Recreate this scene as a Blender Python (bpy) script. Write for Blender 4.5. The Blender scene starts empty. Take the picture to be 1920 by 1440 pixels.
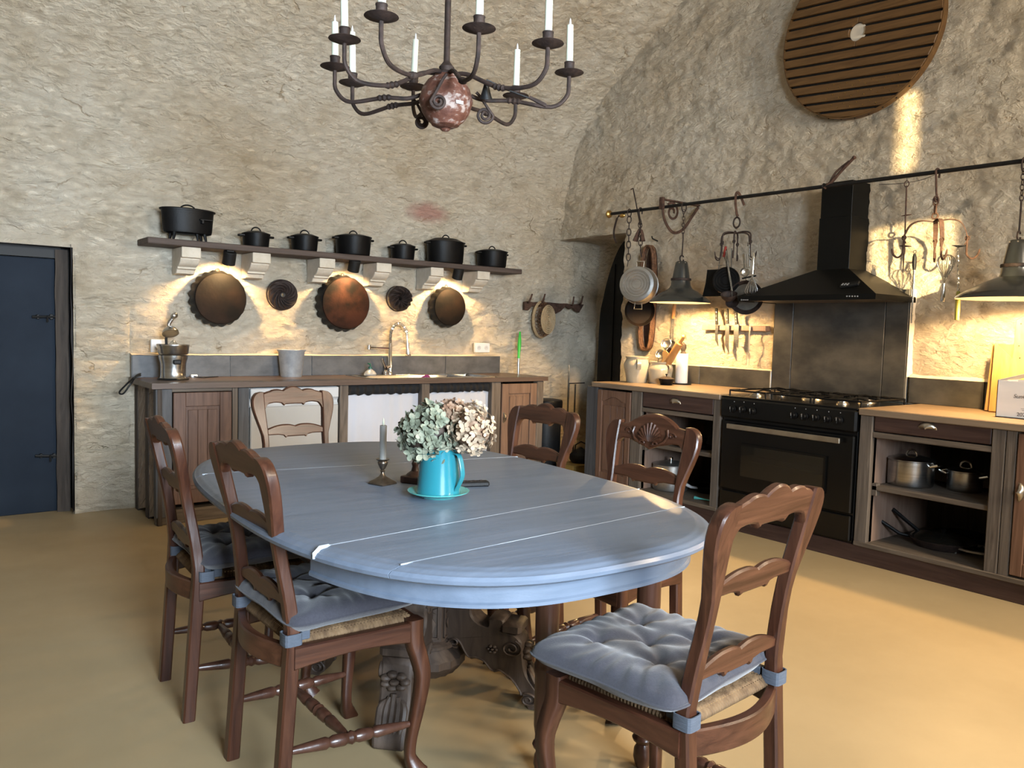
import bpy, bmesh, math, random
from mathutils import Vector, Matrix, noise
sc = bpy.context.scene
COL = sc.collection
PI = math.pi
random.seed(7)
V = Vector

# ------------------------------------------------------------------ camera
F_PX, EYE = 1500.0, V((0, 0, 1.29))
_y, _p, _r = math.radians(37.79), math.radians(3.848), math.radians(-1.614)
_fw = V((math.sin(_y) * math.cos(_p), math.cos(_y) * math.cos(_p), -math.sin(_p)))
_rt = V((math.cos(_y), -math.sin(_y), 0))
_dn = _fw.cross(_rt)
_R = math.cos(_r) * _rt + math.sin(_r) * _dn
_D = -math.sin(_r) * _rt + math.cos(_r) * _dn
cam_data = bpy.data.cameras.new('camera')
cam = bpy.data.objects.new('camera', cam_data)
COL.objects.link(cam)
cam_data.sensor_width = 36
cam_data.lens = F_PX * 36 / 1920
cam_data.clip_start = 0.02
M3 = Matrix((( _R.x, -_D.x, -_fw.x), (_R.y, -_D.y, -_fw.y), (_R.z, -_D.z, -_fw.z)))
cam.matrix_world = Matrix.Translation(EYE) @ M3.to_4x4()
sc.camera = cam

def at(u, v, ax, val):
    """survey helper: the point where the sight line through a photo pixel meets the plane ax = val"""
    d = _R * ((u - 960) / F_PX) + _D * ((v - 720) / F_PX) + _fw
    i = 'xyz'.index(ax)
    return EYE + d * ((val - EYE[i]) / d[i])

# ------------------------------------------------------------------ light
sc.view_settings.view_transform = 'Standard'
sc.view_settings.look = 'None'
sc.view_settings.exposure = 0.95
sc.view_settings.gamma = 1.0
sc.view_settings.use_curve_mapping = False
w = bpy.data.worlds.new('world')
sc.world = w
w.use_nodes = True
w.node_tree.nodes['Background'].inputs[0].default_value = (0.62, 0.78, 1.0, 1)
w.node_tree.nodes['Background'].inputs[1].default_value = 0.6

def area(name, loc, target, sx, sy, power, color):
    l = bpy.data.lights.new(name, 'AREA')
    l.shape = 'RECTANGLE'; l.size = sx; l.size_y = sy; l.energy = power; l.color = color
    o = bpy.data.objects.new(name, l); COL.objects.link(o)
    o.location = loc
    o.rotation_euler = (V(target) - V(loc)).to_track_quat('-Z', 'Y').to_euler()
    return o

def spot(name, loc, target, power, color, angle, blend=.4, size=.02):
    l = bpy.data.lights.new(name, 'SPOT')
    l.energy = power; l.color = color; l.spot_size = math.radians(angle); l.spot_blend = blend; l.shadow_soft_size = size
    o = bpy.data.objects.new(name, l); COL.objects.link(o)
    o.location = loc
    o.rotation_euler = (V(target) - V(loc)).to_track_quat('-Z', 'Y').to_euler()
    return o

def point(name, loc, power, color, size=.03):
    l = bpy.data.lights.new(name, 'POINT')
    l.energy = power; l.color = color; l.shadow_soft_size = size
    o = bpy.data.objects.new(name, l); COL.objects.link(o); o.location = loc
    return o

COOL = (0.73, 0.865, 1.0)
WARM = (1.0, 0.64, 0.28)
area('window_daylight', (0.5, -2.1, 1.9), (1.1, 5.8, 1.75), 1.4, 1.5, 150, COOL).data.spread = math.radians(100)
area('evening_window', (3.7, -2.1, 2.5), (4.7, 4.0, 2.2), .7, .9, 130, (1.0, 0.86, 0.66))
spot('added_floor_fill', (3.9, -.3, 2.7), (2.9, 1.5, 0), 170, (1.0, .78, .52), 80, .9, .12)  # added warm fill without a fitting, brightens the floor at the right
sun = bpy.data.lights.new('low_sun', 'SUN')
sun.energy = 13.0; sun.color = (1.0, 0.74, 0.38); sun.angle = math.radians(0.6)
sun_o = bpy.data.objects.new('low_sun', sun); COL.objects.link(sun_o)
sun_o.rotation_euler = V((.4, .455, -.036)).to_track_quat('-Z', 'Y').to_euler()

# ------------------------------------------------------------------ materials
def new_mat(name):
    m = bpy.data.materials.new(name); m.use_nodes = True
    nt = m.node_tree
    return m, nt, nt.nodes['Principled BSDF']

def N(nt, typ, **kw):
    n = nt.nodes.new(typ)
    for k, v in kw.items():
        if k.startswith('_'): setattr(n, k[1:], v)
        else: n.inputs[k.replace('__', ' ')].default_value = v
    return n

KEEP = {'lit_bulb': 1, 'cut_stone': .85, 'smooth_plaster': 1, 'ochre_concrete': .88, 'blue_grey_table_paint': .80, 'brushed_steel': .85, 'chrome': 1, 'dull_aluminium': .85, 'aged_nickel': .8, 'brass': .8,
        'white_enamel_inside': 1, 'white_cotton': .82, 'ivory_wax': .8, 'white_plastic': .85, 'salt_glazed_stoneware': .75, 'grey_cotton': .40, 'cast_iron': .45, 'black_iron': .55, 'black_hood_paint': .4, 'burnt_baking_tin': .42, 'rusty_baking_tin': .40, 'brown_cabinet_wood': .5, 'brown_worktop': .5, 'turquoise_enamel': .46, 'oak_chair_upright': .92, 'blue_grey_webbing': .5, 'oak_chair_upright': .92, 'oak_chair_rail': .92, 'oak_chair_side': .92,  'pale_turquoise_glaze': .75, 'bright_green_plastic': .8, 'dark_oven_glass': 1, 'clear_soap': 1, 'galvanised_metal': .85, 'white_cardboard': .85, 'white_paper': .85, 'pale_grey_enamel': .85, 'white_enamel': .85}
def mat(name, c1, c2=None, scale=(6, 6, 6), rough=.5, metal=0., bump=0., bscale=None, detail=5, lo=.35, hi=.65,
        spec=.35, dist=0., coat=0., c3=None, mid=.5, coord='Object', rand=True, sheen=0., bdist=.01, rough2=None, sss=0, trans=0, emit=None):
    m, nt, b = new_mat(name)
    L = nt.links.new
    kf = KEEP.get(name, .62)
    c1, c2, c3 = [None if c is None else tuple(q * kf for q in c) for c in (c1, c2, c3)]
    b.inputs['Roughness'].default_value = rough
    b.inputs['Metallic'].default_value = metal
    b.inputs['Specular IOR Level'].default_value = spec
    b.inputs['Coat Weight'].default_value = coat
    b.inputs['Coat Roughness'].default_value = .15
    if sheen: b.inputs['Sheen Weight'].default_value = sheen
    if trans: b.inputs['Transmission Weight'].default_value = trans
    if sss:
        b.inputs['Subsurface Weight'].default_value = sss; b.inputs['Subsurface Radius'].default_value = (.02, .012, .008)
    if emit:
        b.inputs['Emission Color'].default_value = (*emit[0], 1); b.inputs['Emission Strength'].default_value = emit[1]
    b.inputs['Base Color'].default_value = (*c1, 1)
    if c2 is None and not bump: return m
    tc = N(nt, 'ShaderNodeTexCoord')
    src = tc.outputs[coord]
    if rand:
        oi = N(nt, 'ShaderNodeObjectInfo')
        mul = N(nt, 'ShaderNodeMath', _operation='MULTIPLY'); mul.inputs[1].default_value = 17.0
        L(oi.outputs['Random'], mul.inputs[0])
        add = N(nt, 'ShaderNodeVectorMath', _operation='ADD')
        L(src, add.inputs[0]); L(mul.outputs[0], add.inputs[1]); src = add.outputs[0]
    def nz(s, det, dst):
        mp = N(nt, 'ShaderNodeMapping'); mp.inputs['Scale'].default_value = s
        L(src, mp.inputs[0])
        n = N(nt, 'ShaderNodeTexNoise', Scale=1., Detail=det, Roughness=.6, Distortion=dst)
        L(mp.outputs[0], n.inputs['Vector'])
        return n.outputs['Fac']
    if c2 is not None:
        fac = nz(scale, detail, dist)
        cr = N(nt, 'ShaderNodeValToRGB')
        cr.color_ramp.elements[0].position = lo; cr.color_ramp.elements[0].color = (*c1, 1)
        cr.color_ramp.elements[1].position = hi; cr.color_ramp.elements[1].color = (*c2, 1)
        if c3 is not None:
            e = cr.color_ramp.elements.new(mid); e.color = (*c3, 1)
        L(fac, cr.inputs[0]); L(cr.outputs[0], b.inputs['Base Color'])
        if rough2 is not None:
            mr = N(nt, 'ShaderNodeMapRange'); mr.inputs[1].default_value = lo; mr.inputs[2].default_value = hi
            mr.inputs[3].default_value = rough; mr.inputs[4].default_value = rough2
            L(fac, mr.inputs[0]); L(mr.outputs[0], b.inputs['Roughness'])
    if bump:
        f2 = nz(bscale or scale, 6, 0)
        bp = N(nt, 'ShaderNodeBump', Strength=bump, Distance=bdist)
        L(f2, bp.inputs['Height']); L(bp.outputs[0], b.inputs['Normal'])
    return m

def wood(name, c1, c2, axis, rough=.5, fine=45, coarse=3., coat=0., bump=.25):
    s = [fine, fine, fine]; s['xyz'.index(axis)] = coarse
    return mat(name, c1, c2, tuple(s), rough, bump=bump, bscale=tuple(q * 1.7 for q in s), dist=1.2, lo=.32, hi=.68, coat=coat, bdist=.004)

def wall_mat(name, base, dark, warm):
    m, nt, b = new_mat(name)
    L = nt.links.new
    b.inputs['Roughness'].default_value = .95; b.inputs['Specular IOR Level'].default_value = .15
    g = N(nt, 'ShaderNodeNewGeometry'); src = g.outputs['Position']
    n1 = N(nt, 'ShaderNodeTexNoise', Scale=.9, Detail=6., Roughness=.6); L(src, n1.inputs['Vector'])
    n2 = N(nt, 'ShaderNodeTexNoise', Scale=5.5, Detail=8., Roughness=.65); L(src, n2.inputs['Vector'])
    r1 = N(nt, 'ShaderNodeValToRGB'); r1.color_ramp.elements[0].position = .35; r1.color_ramp.elements[1].position = .65
    r1.color_ramp.elements[0].color = (*base, 1); r1.color_ramp.elements[1].color = (*warm, 1)
    L(n1.outputs['Fac'], r1.inputs[0])
    r2 = N(nt, 'ShaderNodeValToRGB'); r2.color_ramp.elements[0].position = .30; r2.color_ramp.elements[1].position = .52
    r2.color_ramp.elements[0].color = (*dark, 1); r2.color_ramp.elements[1].color = (1, 1, 1, 1)
    L(n2.outputs['Fac'], r2.inputs[0])
    mx = N(nt, 'ShaderNodeMix', _data_type='RGBA', _blend_type='MULTIPLY'); mx.inputs[0].default_value = 1.
    L(r1.outputs[0], mx.inputs[6]); L(r2.outputs[0], mx.inputs[7])
    # pinkish burnt patch high on the stones
    sb = N(nt, 'ShaderNodeVectorMath', _operation='SUBTRACT'); L(src, sb.inputs[0]); sb.inputs[1].default_value = at(803, 398, 'y', 5.83)
    sm = N(nt, 'ShaderNodeVectorMath', _operation='MULTIPLY'); L(sb.outputs[0], sm.inputs[0]); sm.inputs[1].default_value = (1, 1, 2)
    ln = N(nt, 'ShaderNodeVectorMath', _operation='LENGTH'); L(sm.outputs[0], ln.inputs[0])
    ad = N(nt, 'ShaderNodeMath', _operation='MULTIPLY_ADD'); L(n2.outputs['Fac'], ad.inputs[0]); ad.inputs[1].default_value = .22; L(ln.outputs['Value'], ad.inputs[2])
    mr = N(nt, 'ShaderNodeMapRange'); L(ad.outputs[0], mr.inputs[0]); mr.inputs[1].default_value = .22; mr.inputs[2].default_value = .34; mr.inputs[3].default_value = .8; mr.inputs[4].default_value = 0
    pk = N(nt, 'ShaderNodeMix', _data_type='RGBA'); L(mr.outputs[0], pk.inputs[0]); L(mx.outputs[2], pk.inputs[6]); pk.inputs[7].default_value = (.52, .26, .21, 1)
    # chiselled relief
    mp = N(nt, 'ShaderNodeMapping'); mp.inputs['Scale'].default_value = (1, 1, 1.8); L(src, mp.inputs[0])
    n3 = N(nt, 'ShaderNodeTexNoise', Scale=13., Detail=9., Roughness=.72, Distortion=.5); L(mp.outputs[0], n3.inputs['Vector'])
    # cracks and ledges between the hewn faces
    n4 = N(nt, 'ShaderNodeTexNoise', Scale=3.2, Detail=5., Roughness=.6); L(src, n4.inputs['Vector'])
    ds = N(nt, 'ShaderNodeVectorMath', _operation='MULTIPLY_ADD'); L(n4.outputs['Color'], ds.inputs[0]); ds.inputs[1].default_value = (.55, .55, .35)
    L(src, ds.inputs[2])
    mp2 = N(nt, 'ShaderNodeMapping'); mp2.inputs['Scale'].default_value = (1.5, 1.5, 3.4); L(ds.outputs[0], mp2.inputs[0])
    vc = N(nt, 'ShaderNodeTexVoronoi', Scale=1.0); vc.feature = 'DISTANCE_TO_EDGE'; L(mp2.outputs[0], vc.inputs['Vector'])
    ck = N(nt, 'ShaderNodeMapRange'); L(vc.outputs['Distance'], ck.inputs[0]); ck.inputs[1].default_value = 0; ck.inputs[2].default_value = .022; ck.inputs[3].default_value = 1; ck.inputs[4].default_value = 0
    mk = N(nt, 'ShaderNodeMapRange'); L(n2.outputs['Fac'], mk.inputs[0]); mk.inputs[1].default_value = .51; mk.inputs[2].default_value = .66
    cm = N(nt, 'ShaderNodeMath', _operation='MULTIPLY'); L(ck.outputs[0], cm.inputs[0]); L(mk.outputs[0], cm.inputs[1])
    v = N(nt, 'ShaderNodeTexVoronoi', Scale=16.); v.feature = 'F1'; L(mp.outputs[0], v.inputs['Vector'])
    sm2 = N(nt, 'ShaderNodeMath', _operation='MULTIPLY_ADD'); L(v.outputs['Distance'], sm2.inputs[0]); sm2.inputs[1].default_value = .35
    n5 = N(nt, 'ShaderNodeTexNoise', Scale=42., Detail=4., Roughness=.6); L(mp.outputs[0], n5.inputs['Vector'])
    n35 = N(nt, 'ShaderNodeMath', _operation='MULTIPLY_ADD'); L(n5.outputs['Fac'], n35.inputs[0]); n35.inputs[1].default_value = .22; L(n3.outputs['Fac'], n35.inputs[2]); L(n35.outputs[0], sm2.inputs[2])
    cs = N(nt, 'ShaderNodeMath', _operation='MULTIPLY_ADD'); L(cm.outputs[0], cs.inputs[0]); cs.inputs[1].default_value = -.30; L(sm2.outputs[0], cs.inputs[2])
    bp = N(nt, 'ShaderNodeBump', Strength=1., Distance=.085); L(cs.outputs[0], bp.inputs['Height'])
    dk = N(nt, 'ShaderNodeMix', _data_type='RGBA', _blend_type='MULTIPLY'); L(cm.outputs[0], dk.inputs[0]); L(pk.outputs[2], dk.inputs[6]); dk.inputs[7].default_value = (.66, .57, .46, 1)  # crack lines darkened in the colour too, imitating the shadow under the ledges
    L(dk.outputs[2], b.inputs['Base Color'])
    L(bp.outputs[0], b.inputs['Normal'])
    return m

M = {}
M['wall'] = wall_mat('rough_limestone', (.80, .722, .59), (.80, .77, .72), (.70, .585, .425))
M['ledge'] = mat('smooth_plaster', (.60, .53, .42), (.52, .45, .35), (5, 5, 5), .9, bump=.2, bscale=(30, 30, 30))
M['corbel'] = mat('cut_stone', (.56, .50, .41), (.48, .42, .33), (14, 14, 14), .9, bump=.25, bscale=(60, 60, 60))
M['floor'] = mat('ochre_concrete', (.37, .278, .155), (.30, .222, .118), (1.1, 1.1, 1.1), .42, bump=.06, bscale=(5, 5, 5), detail=8, rand=False, lo=.3, hi=.7, rough2=.55, spec=.4)
M['navy'] = mat('navy_paint', (.008, .014, .025), (.018, .028, .044), (2, 2, 2), .7, bump=.1, bscale=(8, 8, 8), hi=.8, spec=.15)
M['oldbeam'] = wood('old_dark_beam', (.030, .021, .015), (.085, .062, .046), 'z', .8, 22, 2, bump=.6)
M['iron'] = mat('black_iron', (.007, .007, .0075), (.015, .0145, .014), (12, 12, 12), .5, bump=.12, bscale=(80, 80, 80), spec=.25)
M['castiron'] = mat('cast_iron', (.005, .005, .0055), (.009, .0085, .0085), (9, 9, 9), .45, bump=.1, bscale=(120, 120, 120), spec=.14)
M['rust'] = mat('rusted_iron', (.050, .024, .015), (.125, .064, .042), (35, 35, 35), .8, .1, bump=.3, bscale=(70, 70, 70))
M['rustdark'] = mat('dark_rusted_iron', (.024, .015, .0125), (.060, .036, .028), (30, 30, 30), .7, .2, bump=.3, bscale=(70, 70, 70))
M['globe'] = mat('flaking_rust_paint', (.10, .034, .02), (.40, .32, .28), (34, 34, 44), .6, bump=.4, bscale=(50, 50, 50), c3=(.15, .058, .036), mid=.53, lo=.36, hi=.66, dist=.4)
M['panrust'] = mat('burnt_baking_tin', (.006, .0045, .0035), (.026, .014, .009), (7, 7, 7), .7, 0, spec=.1, bump=.25, bscale=(30, 30, 30), lo=.42, hi=.72)
M['pancopper'] = mat('rusty_baking_tin', (.007, .005, .004), (.056, .021, .013), (4.5, 4.5, 4.5), .75, 0, spec=.08, bump=.25, bscale=(30, 30, 30), lo=.40, hi=.58)
M['steel'] = mat('brushed_steel', (.40, .395, .385), (.52, .515, .50), (2, 2, 60), .26, 1., bump=.05, bscale=(3, 3, 90))
M['chrome'] = mat('chrome', (.72, .72, .72), rough=.12, metal=1.)
M['alu'] = mat('dull_aluminium', (.36, .35, .33), (.46, .45, .43), (6, 6, 20), .34, .9, bump=.12, bscale=(40, 40, 40))
M['zinc'] = mat('galvanised_metal', (.34, .36, .375), (.46, .475, .49), (18, 18, 18), .42, .5, bump=.15, bscale=(40, 40, 40))
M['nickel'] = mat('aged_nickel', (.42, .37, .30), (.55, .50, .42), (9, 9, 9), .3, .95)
M['tarnish'] = mat('tarnished_silver', (.13, .10, .075), (.24, .20, .16), (30, 30, 30), .32, .9)
M['brass'] = mat('brass', (.55, .36, .12), rough=.3, metal=1.)
M['woodL'] = wood('brown_cabinet_wood', (.095, .046, .030), (.20, .110, .075), 'z', .55, 30, 2.2)
M['woodLp'] = wood('lighter_cabinet_panel', (.15, .085, .055), (.25, .155, .105), 'z', .55, 24, 1.8)
M['woodR'] = wood('warm_cabinet_wood', (.13, .062, .036), (.23, .125, .078), 'z', .5, 26, 2)
M['driftz'] = wood('weathered_upright', (.085, .065, .050), (.20, .16, .125), 'z', .75, 34, 2, bump=.5)
M['driftx'] = wood('weathered_board_x', (.085, .065, .050), (.19, .15, .115), 'x', .75, 34, 2, bump=.5)
M['drifty'] = wood('weathered_board_y', (.095, .070, .050), (.20, .155, .115), 'y', .7, 34, 2, bump=.4)
M['greyz'] = wood('grey_painted_board', (.050, .050, .054), (.105, .105, .108), 'z', .7, 24, 2, bump=.4)
M['drawer'] = wood('dark_drawer_wood', (.048, .022, .017), (.095, .050, .038), 'y', .5, 30, 2)
M['inside'] = wood('pale_cabinet_lining', (.26, .165, .12), (.36, .25, .19), 'z', .7, 20, 2)
M['black'] = mat('deep_black', (.004, .004, .004), rough=.6)
M['topX'] = wood('brown_worktop', (.11, .072, .054), (.17, .115, .09), 'x', .38, 22, 1.5, coat=.1)
M['topY'] = wood('light_worktop', (.21, .145, .092), (.31, .225, .15), 'y', .42, 18, 1.3)
M['shelf'] = wood('dark_shelf_plank', (.055, .036, .028), (.12, .085, .068), 'x', .7, 30, 1.5, bump=.5)
M['chairz'] = wood('oak_chair_upright', (.024, .0075, .004), (.066, .024, .012), 'z', .36, 32, 2.2, coat=.05)
M['chairx'] = wood('oak_chair_rail', (.026, .0085, .004), (.072, .027, .0135), 'x', .36, 32, 2.2, coat=.05)
M['chairy'] = wood('oak_chair_side', (.024, .0075, .004), (.066, .024, .012), 'y', .36, 32, 2.2, coat=.05)
M['carved'] = wood('carved_dark_oak', (.050, .033, .025), (.125, .088, .066), 'z', .55, 22, 4, bump=.4)
M['leg'] = wood('dark_turned_leg', (.050, .018, .010), (.10, .042, .026), 'z', .35, 26, 2, coat=.2)
M['table'] = mat('blue_grey_table_paint', (.118, .150, .202), (.145, .180, .240), (3, 26, 26), .42, bump=.12, bscale=(4, 60, 60), rand=False, coat=.06)
M['seam'] = mat('pale_seam', (.50, .57, .65), rough=.6)
M['rush'] = mat('rush', (.105, .056, .024), (.24, .145, .070), (40, 40, 8), .8, bump=.4, bscale=(80, 80, 10))
M['cushion'] = mat('grey_cotton', (.082, .080, .100), (.100, .098, .120), (160, 160, 160), .92, bump=.15, bscale=(300, 300, 300), sheen=.25, spec=.15)
M['strap'] = mat('blue_grey_webbing', (.105, .125, .16), (.13, .15, .19), (60, 60, 160), .9, bump=.3, bscale=(30, 30, 300))
M['tile'] = mat('grey_stone_tile', (.062, .067, .076), (.125, .130, .138), (6, 6, 9), .38, bump=.08, bscale=(30, 30, 30), detail=8)
M['slab'] = mat('oxidised_dark_tile', (.040, .041, .042), (.115, .108, .095), (3, 3, 5), .33, .15, bump=.08, bscale=(20, 20, 30), detail=9, lo=.38, hi=.68)
M['grout'] = mat('tile_joint', (.30, .30, .29), rough=.8)
M['white'] = mat('white_plastic', (.58, .59, .60), rough=.35)
M['appl'] = mat('white_enamel', (.46, .47, .48), rough=.3)
M['applbeige'] = mat('pale_grey_enamel', (.33, .325, .31), (.36, .35, .33), (2, 2, 2), .4)
M['curtain'] = mat('white_cotton', (.46, .48, .54), (.42, .445, .50), (6, 6, 2), .9, spec=.1)
M['ruffle'] = mat('black_cloth', (.008, .008, .009), rough=.85)
M['stove'] = mat('black_enamel', (.004, .004, .004), rough=.24, spec=.28)
M['hood'] = mat('black_hood_paint', (.006, .006, .006), (.009, .009, .008), (3, 3, 3), .42, spec=.14)
M['hoodunder'] = mat('hood_filter', (.24, .22, .19), rough=.4, metal=.6)
M['glass'] = mat('dark_oven_glass', (.10, .09, .07), rough=.03, spec=.5, trans=.9)
M['greypan'] = mat('worn_grey_pan', (.075, .068, .056), (.14, .125, .10), (9, 9, 9), .5, .3)
M['shade'] = mat('dark_enamel_shade', (.020, .022, .021), (.032, .034, .031), (8, 8, 8), .26, spec=.6, coat=.3)
M['shadein'] = mat('white_enamel_inside', (.80, .76, .62), rough=.4)
M['bulb'] = mat('lit_bulb', (1, .8, .5), emit=((1.0, .72, .38), 18.))
M['turq'] = mat('turquoise_enamel', (.030, .300, .380), (.035, .325, .40), (3, 3, 3), .22, coat=.5)
M['turqp'] = mat('pale_turquoise_glaze', (.10, .48, .46), rough=.25, coat=.5)
M['mint'] = mat('pale_mint_enamel', (.38, .58, .46), rough=.35, coat=.3)
M['jar'] = mat('salt_glazed_stoneware', (.40, .335, .235), (.46, .40, .29), (5, 5, 8), .24, coat=.4, bump=.04, bscale=(6, 6, 40))
M['cream'] = mat('cream_glaze', (.60, .54, .42), rough=.3, coat=.3)
M['beech'] = wood('beech_wood', (.50, .25, .07), (.62, .36, .13), 'z', .5, 16, 2)
M['orangewood'] = wood('orange_varnished_wood', (.46, .20, .06), (.58, .30, .11), 'z', .4, 20, 2, coat=.2)
M['board'] = wood('cutting_board_wood', (.42, .22, .07), (.55, .33, .13), 'z', .5, 18, 1.6)
M['slat'] = wood('amber_slat_wood', (.105, .050, .015), (.19, .098, .032), 'y', .5, 28, 2)
M['wicker'] = mat('wicker', (.085, .036, .016), (.22, .105, .050), (30, 30, 60), .7, bump=.5, bscale=(60, 60, 120))
M['straw'] = mat('pale_straw', (.42, .29, .15), (.56, .42, .25), (50, 50, 50), .75, bump=.4, bscale=(90, 90, 90))
M['candle'] = mat('ivory_wax', (.70, .74, .62), (.62, .66, .54), (8, 8, 8), .5, sss=.15)
M['candleg'] = mat('grey_wax', (.42, .42, .40), rough=.55)
M['petalg'] = mat('dried_green_petal', (.13, .145, .095), (.42, .40, .29), (35, 35, 35), .85, c3=(.25, .28, .20), mid=.5, coord='Object')
M['petalb'] = mat('dried_brown_petal', (.20, .105, .06), (.50, .34, .23), (30, 30, 30), .85)
M['petalc'] = mat('dried_cream_petal', (.44, .30, .185), (.64, .52, .38), (30, 30, 30), .85)
M['green'] = mat('bright_green_plastic', (.035, .42, .055), rough=.35)
M['purple'] = mat('purple_cloth', (.20, .02, .14), rough=.9)
M['yellowh'] = mat('yellow_green_handle', (.48, .44, .06), (.56, .50, .10), (9, 9, 9), .45)
M['yellowbox'] = mat('ochre_card', (.34, .20, .04), (.40, .25, .06), (6, 6, 6), .7)
M['paper'] = mat('white_paper', (.80, .76, .72), (.80, .62, .60), (9, 9, 5), .9, lo=.55, hi=.72, bump=.1, bscale=(60, 60, 60))
M['carton'] = mat('white_cardboard', (.74, .73, .72), (.68, .68, .68), (3, 3, 12), .7)
M['ink'] = mat('grey_ink', (.18, .17, .16), rough=.8)
M['greymark'] = mat('pale_grey_mark', (.45, .45, .45), rough=.6)
M['red'] = mat('red_cloth', (.30, .03, .02), rough=.7)
M['teal'] = mat('dark_green_pump', (.02, .12, .08), rough=.4)
M['soap'] = mat('clear_soap', (.75, .78, .80), rough=.08, trans=.85, spec=.5)
M['herring'] = wood('reclaimed_lath', (.17, .125, .09), (.38, .30, .23), 'z', .8, 28, 6, bump=.5)

# ------------------------------------------------------------------ geometry builder
INV = {}
class G:
    """collects shapes, then becomes one mesh object; G(t) takes world coordinates and stores them local to t"""
    def __init__(s, t=None, m=None):
        s.v = []; s.f = []
        s.base = INV[t.name].copy() if t is not None else Matrix()
        s.m = m.copy() if m is not None else Matrix()
    def add(s, vs, fs):
        o = len(s.v); X = s.base @ s.m
        s.v += [X @ V(p) for p in vs]
        s.f += [tuple(i + o for i in f) for f in fs]
        return s
    def box(s, c, d, b=0., r=None):
        h = [max(q, 1e-5) / 2 for q in d]; b = min(b, min(h) * .6)
        if b <= 0:
            vs = [(x * h[0], y * h[1], z * h[2]) for x in (-1, 1) for y in (-1, 1) for z in (-1, 1)]
            fs = [(0, 1, 3, 2), (4, 6, 7, 5), (0, 4, 5, 1), (2, 3, 7, 6), (0, 2, 6, 4), (1, 5, 7, 3)]
        else:
            vs = []; ix = {}
            for x in (-1, 1):
                for y in (-1, 1):
                    for z in (-1, 1):
                        for a in range(3):
                            p = [x * h[0], y * h[1], z * h[2]]
                            for k in range(3):
                                if k != a: p[k] -= (x, y, z)[k] * b
                            ix[(x, y, z, a)] = len(vs); vs.append(tuple(p))
            fs = []
            S = (-1, 1)
            for a in range(3):
                p, q = [k for k in range(3) if k != a]
                for sa in S:
                    def key(sp, sq):
                        t = [0, 0, 0]; t[a] = sa; t[p] = sp; t[q] = sq
                        return ix[(t[0], t[1], t[2], a)]
                    fs.append((key(-1, -1), key(1, -1), key(1, 1), key(-1, 1)))
            for c_ in range(3):
                a, q = [k for k in range(3) if k != c_]
                for sa in S:
                    for sq in S:
                        def key(sc_, ax):
                            t = [0, 0, 0]; t[a] = sa; t[q] = sq; t[c_] = sc_
                            return ix[(t[0], t[1], t[2], ax)]
                        fs.append((key(-1, a), key(1, a), key(1, q), key(-1, q)))
            for x in S:
                for y in S:
                    for z in S: fs.append(tuple(ix[(x, y, z, a)] for a in range(3)))
        T = Matrix.Translation(c)
        if r is not None: T = T @ r.to_4x4()
        return s.add([T @ V(p) for p in vs], fs)
    def span(s, a, b_, bev=0.):
        a = V(a); b_ = V(b_)
        d = b_ - a
        return s.box((a + b_) / 2, (abs(d.x), abs(d.y), abs(d.z)), bev)
    def prism(s, pts, h0, h1, mt=None, bev=0.):
        """2D outline in local xy extruded along local z between h0 and h1"""
        n = len(pts); mt = mt or Matrix()
        rings = [(pts, h0), (pts, h1)]
        if bev:
            cx = sum(p[0] for p in pts) / n; cy = sum(p[1] for p in pts) / n
            def inset(P):
                out = []
                for i in range(n):
                    a, b, c = V(P[i - 1]), V(P[i]), V(P[(i + 1) % n])
                    e1 = (b - a); e2 = (c - b)
                    if e1.length < 1e-9 or e2.length < 1e-9: out.append(tuple(b)); continue
                    e1.normalize(); e2.normalize()
                    nn = V((-(e1.y + e2.y), e1.x + e2.x))
                    if nn.length < 1e-6: out.append(tuple(b)); continue
                    nn.normalize(); out.append(tuple(b + nn * bev * sg))
                return out
            ar = sum(pts[i - 1][0] * pts[i][1] - pts[i][0] * pts[i - 1][1] for i in range(n))
            sg = 1 if ar > 0 else -1
            q = inset(pts)
            s_ = 1 if h1 > h0 else -1
            rings = [(q, h0), (pts, h0 + s_ * bev), (pts, h1 - s_ * bev), (q, h1)]
        vs = []; fs = []
        for P, h in rings: vs += [mt @ V((p[0], p[1], h)) for p in P]
        for k in range(len(rings) - 1):
            for i in range(n):
                j = (i + 1) % n
                fs.append((k * n + i, k * n + j, (k + 1) * n + j, (k + 1) * n + i))
        fs.append(tuple(range(n))[::-1]); fs.append(tuple(range((len(rings) - 1) * n, len(rings) * n)))
        return s.add(vs, fs)
    def lathe(s, prof, seg=24, mt=None, fn=None, cap=True):
        """profile of (radius, height) turned about local z; fn(angle, k) may scale the radius"""
        mt = mt or Matrix(); vs = []; fs = []; n = len(prof)
        for k, (r, z) in enumerate(prof):
            for i in range(seg):
                a = 2 * PI * i / seg
                q = r * (fn(a, k) if fn else 1)
                vs.append(mt @ V((q * math.cos(a), q * math.sin(a), z)))
        for k in range(n - 1):
            for i in range(seg):
                j = (i + 1) % seg
                fs.append((k * seg + i, k * seg + j, (k + 1) * seg + j, (k + 1) * seg + i))
        if cap:
            if prof[0][0] > 1e-6: fs.append(tuple(range(seg))[::-1])
            if prof[-1][0] > 1e-6: fs.append(tuple(range((n - 1) * seg, n * seg)))
        return s.add(vs, fs)
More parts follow.
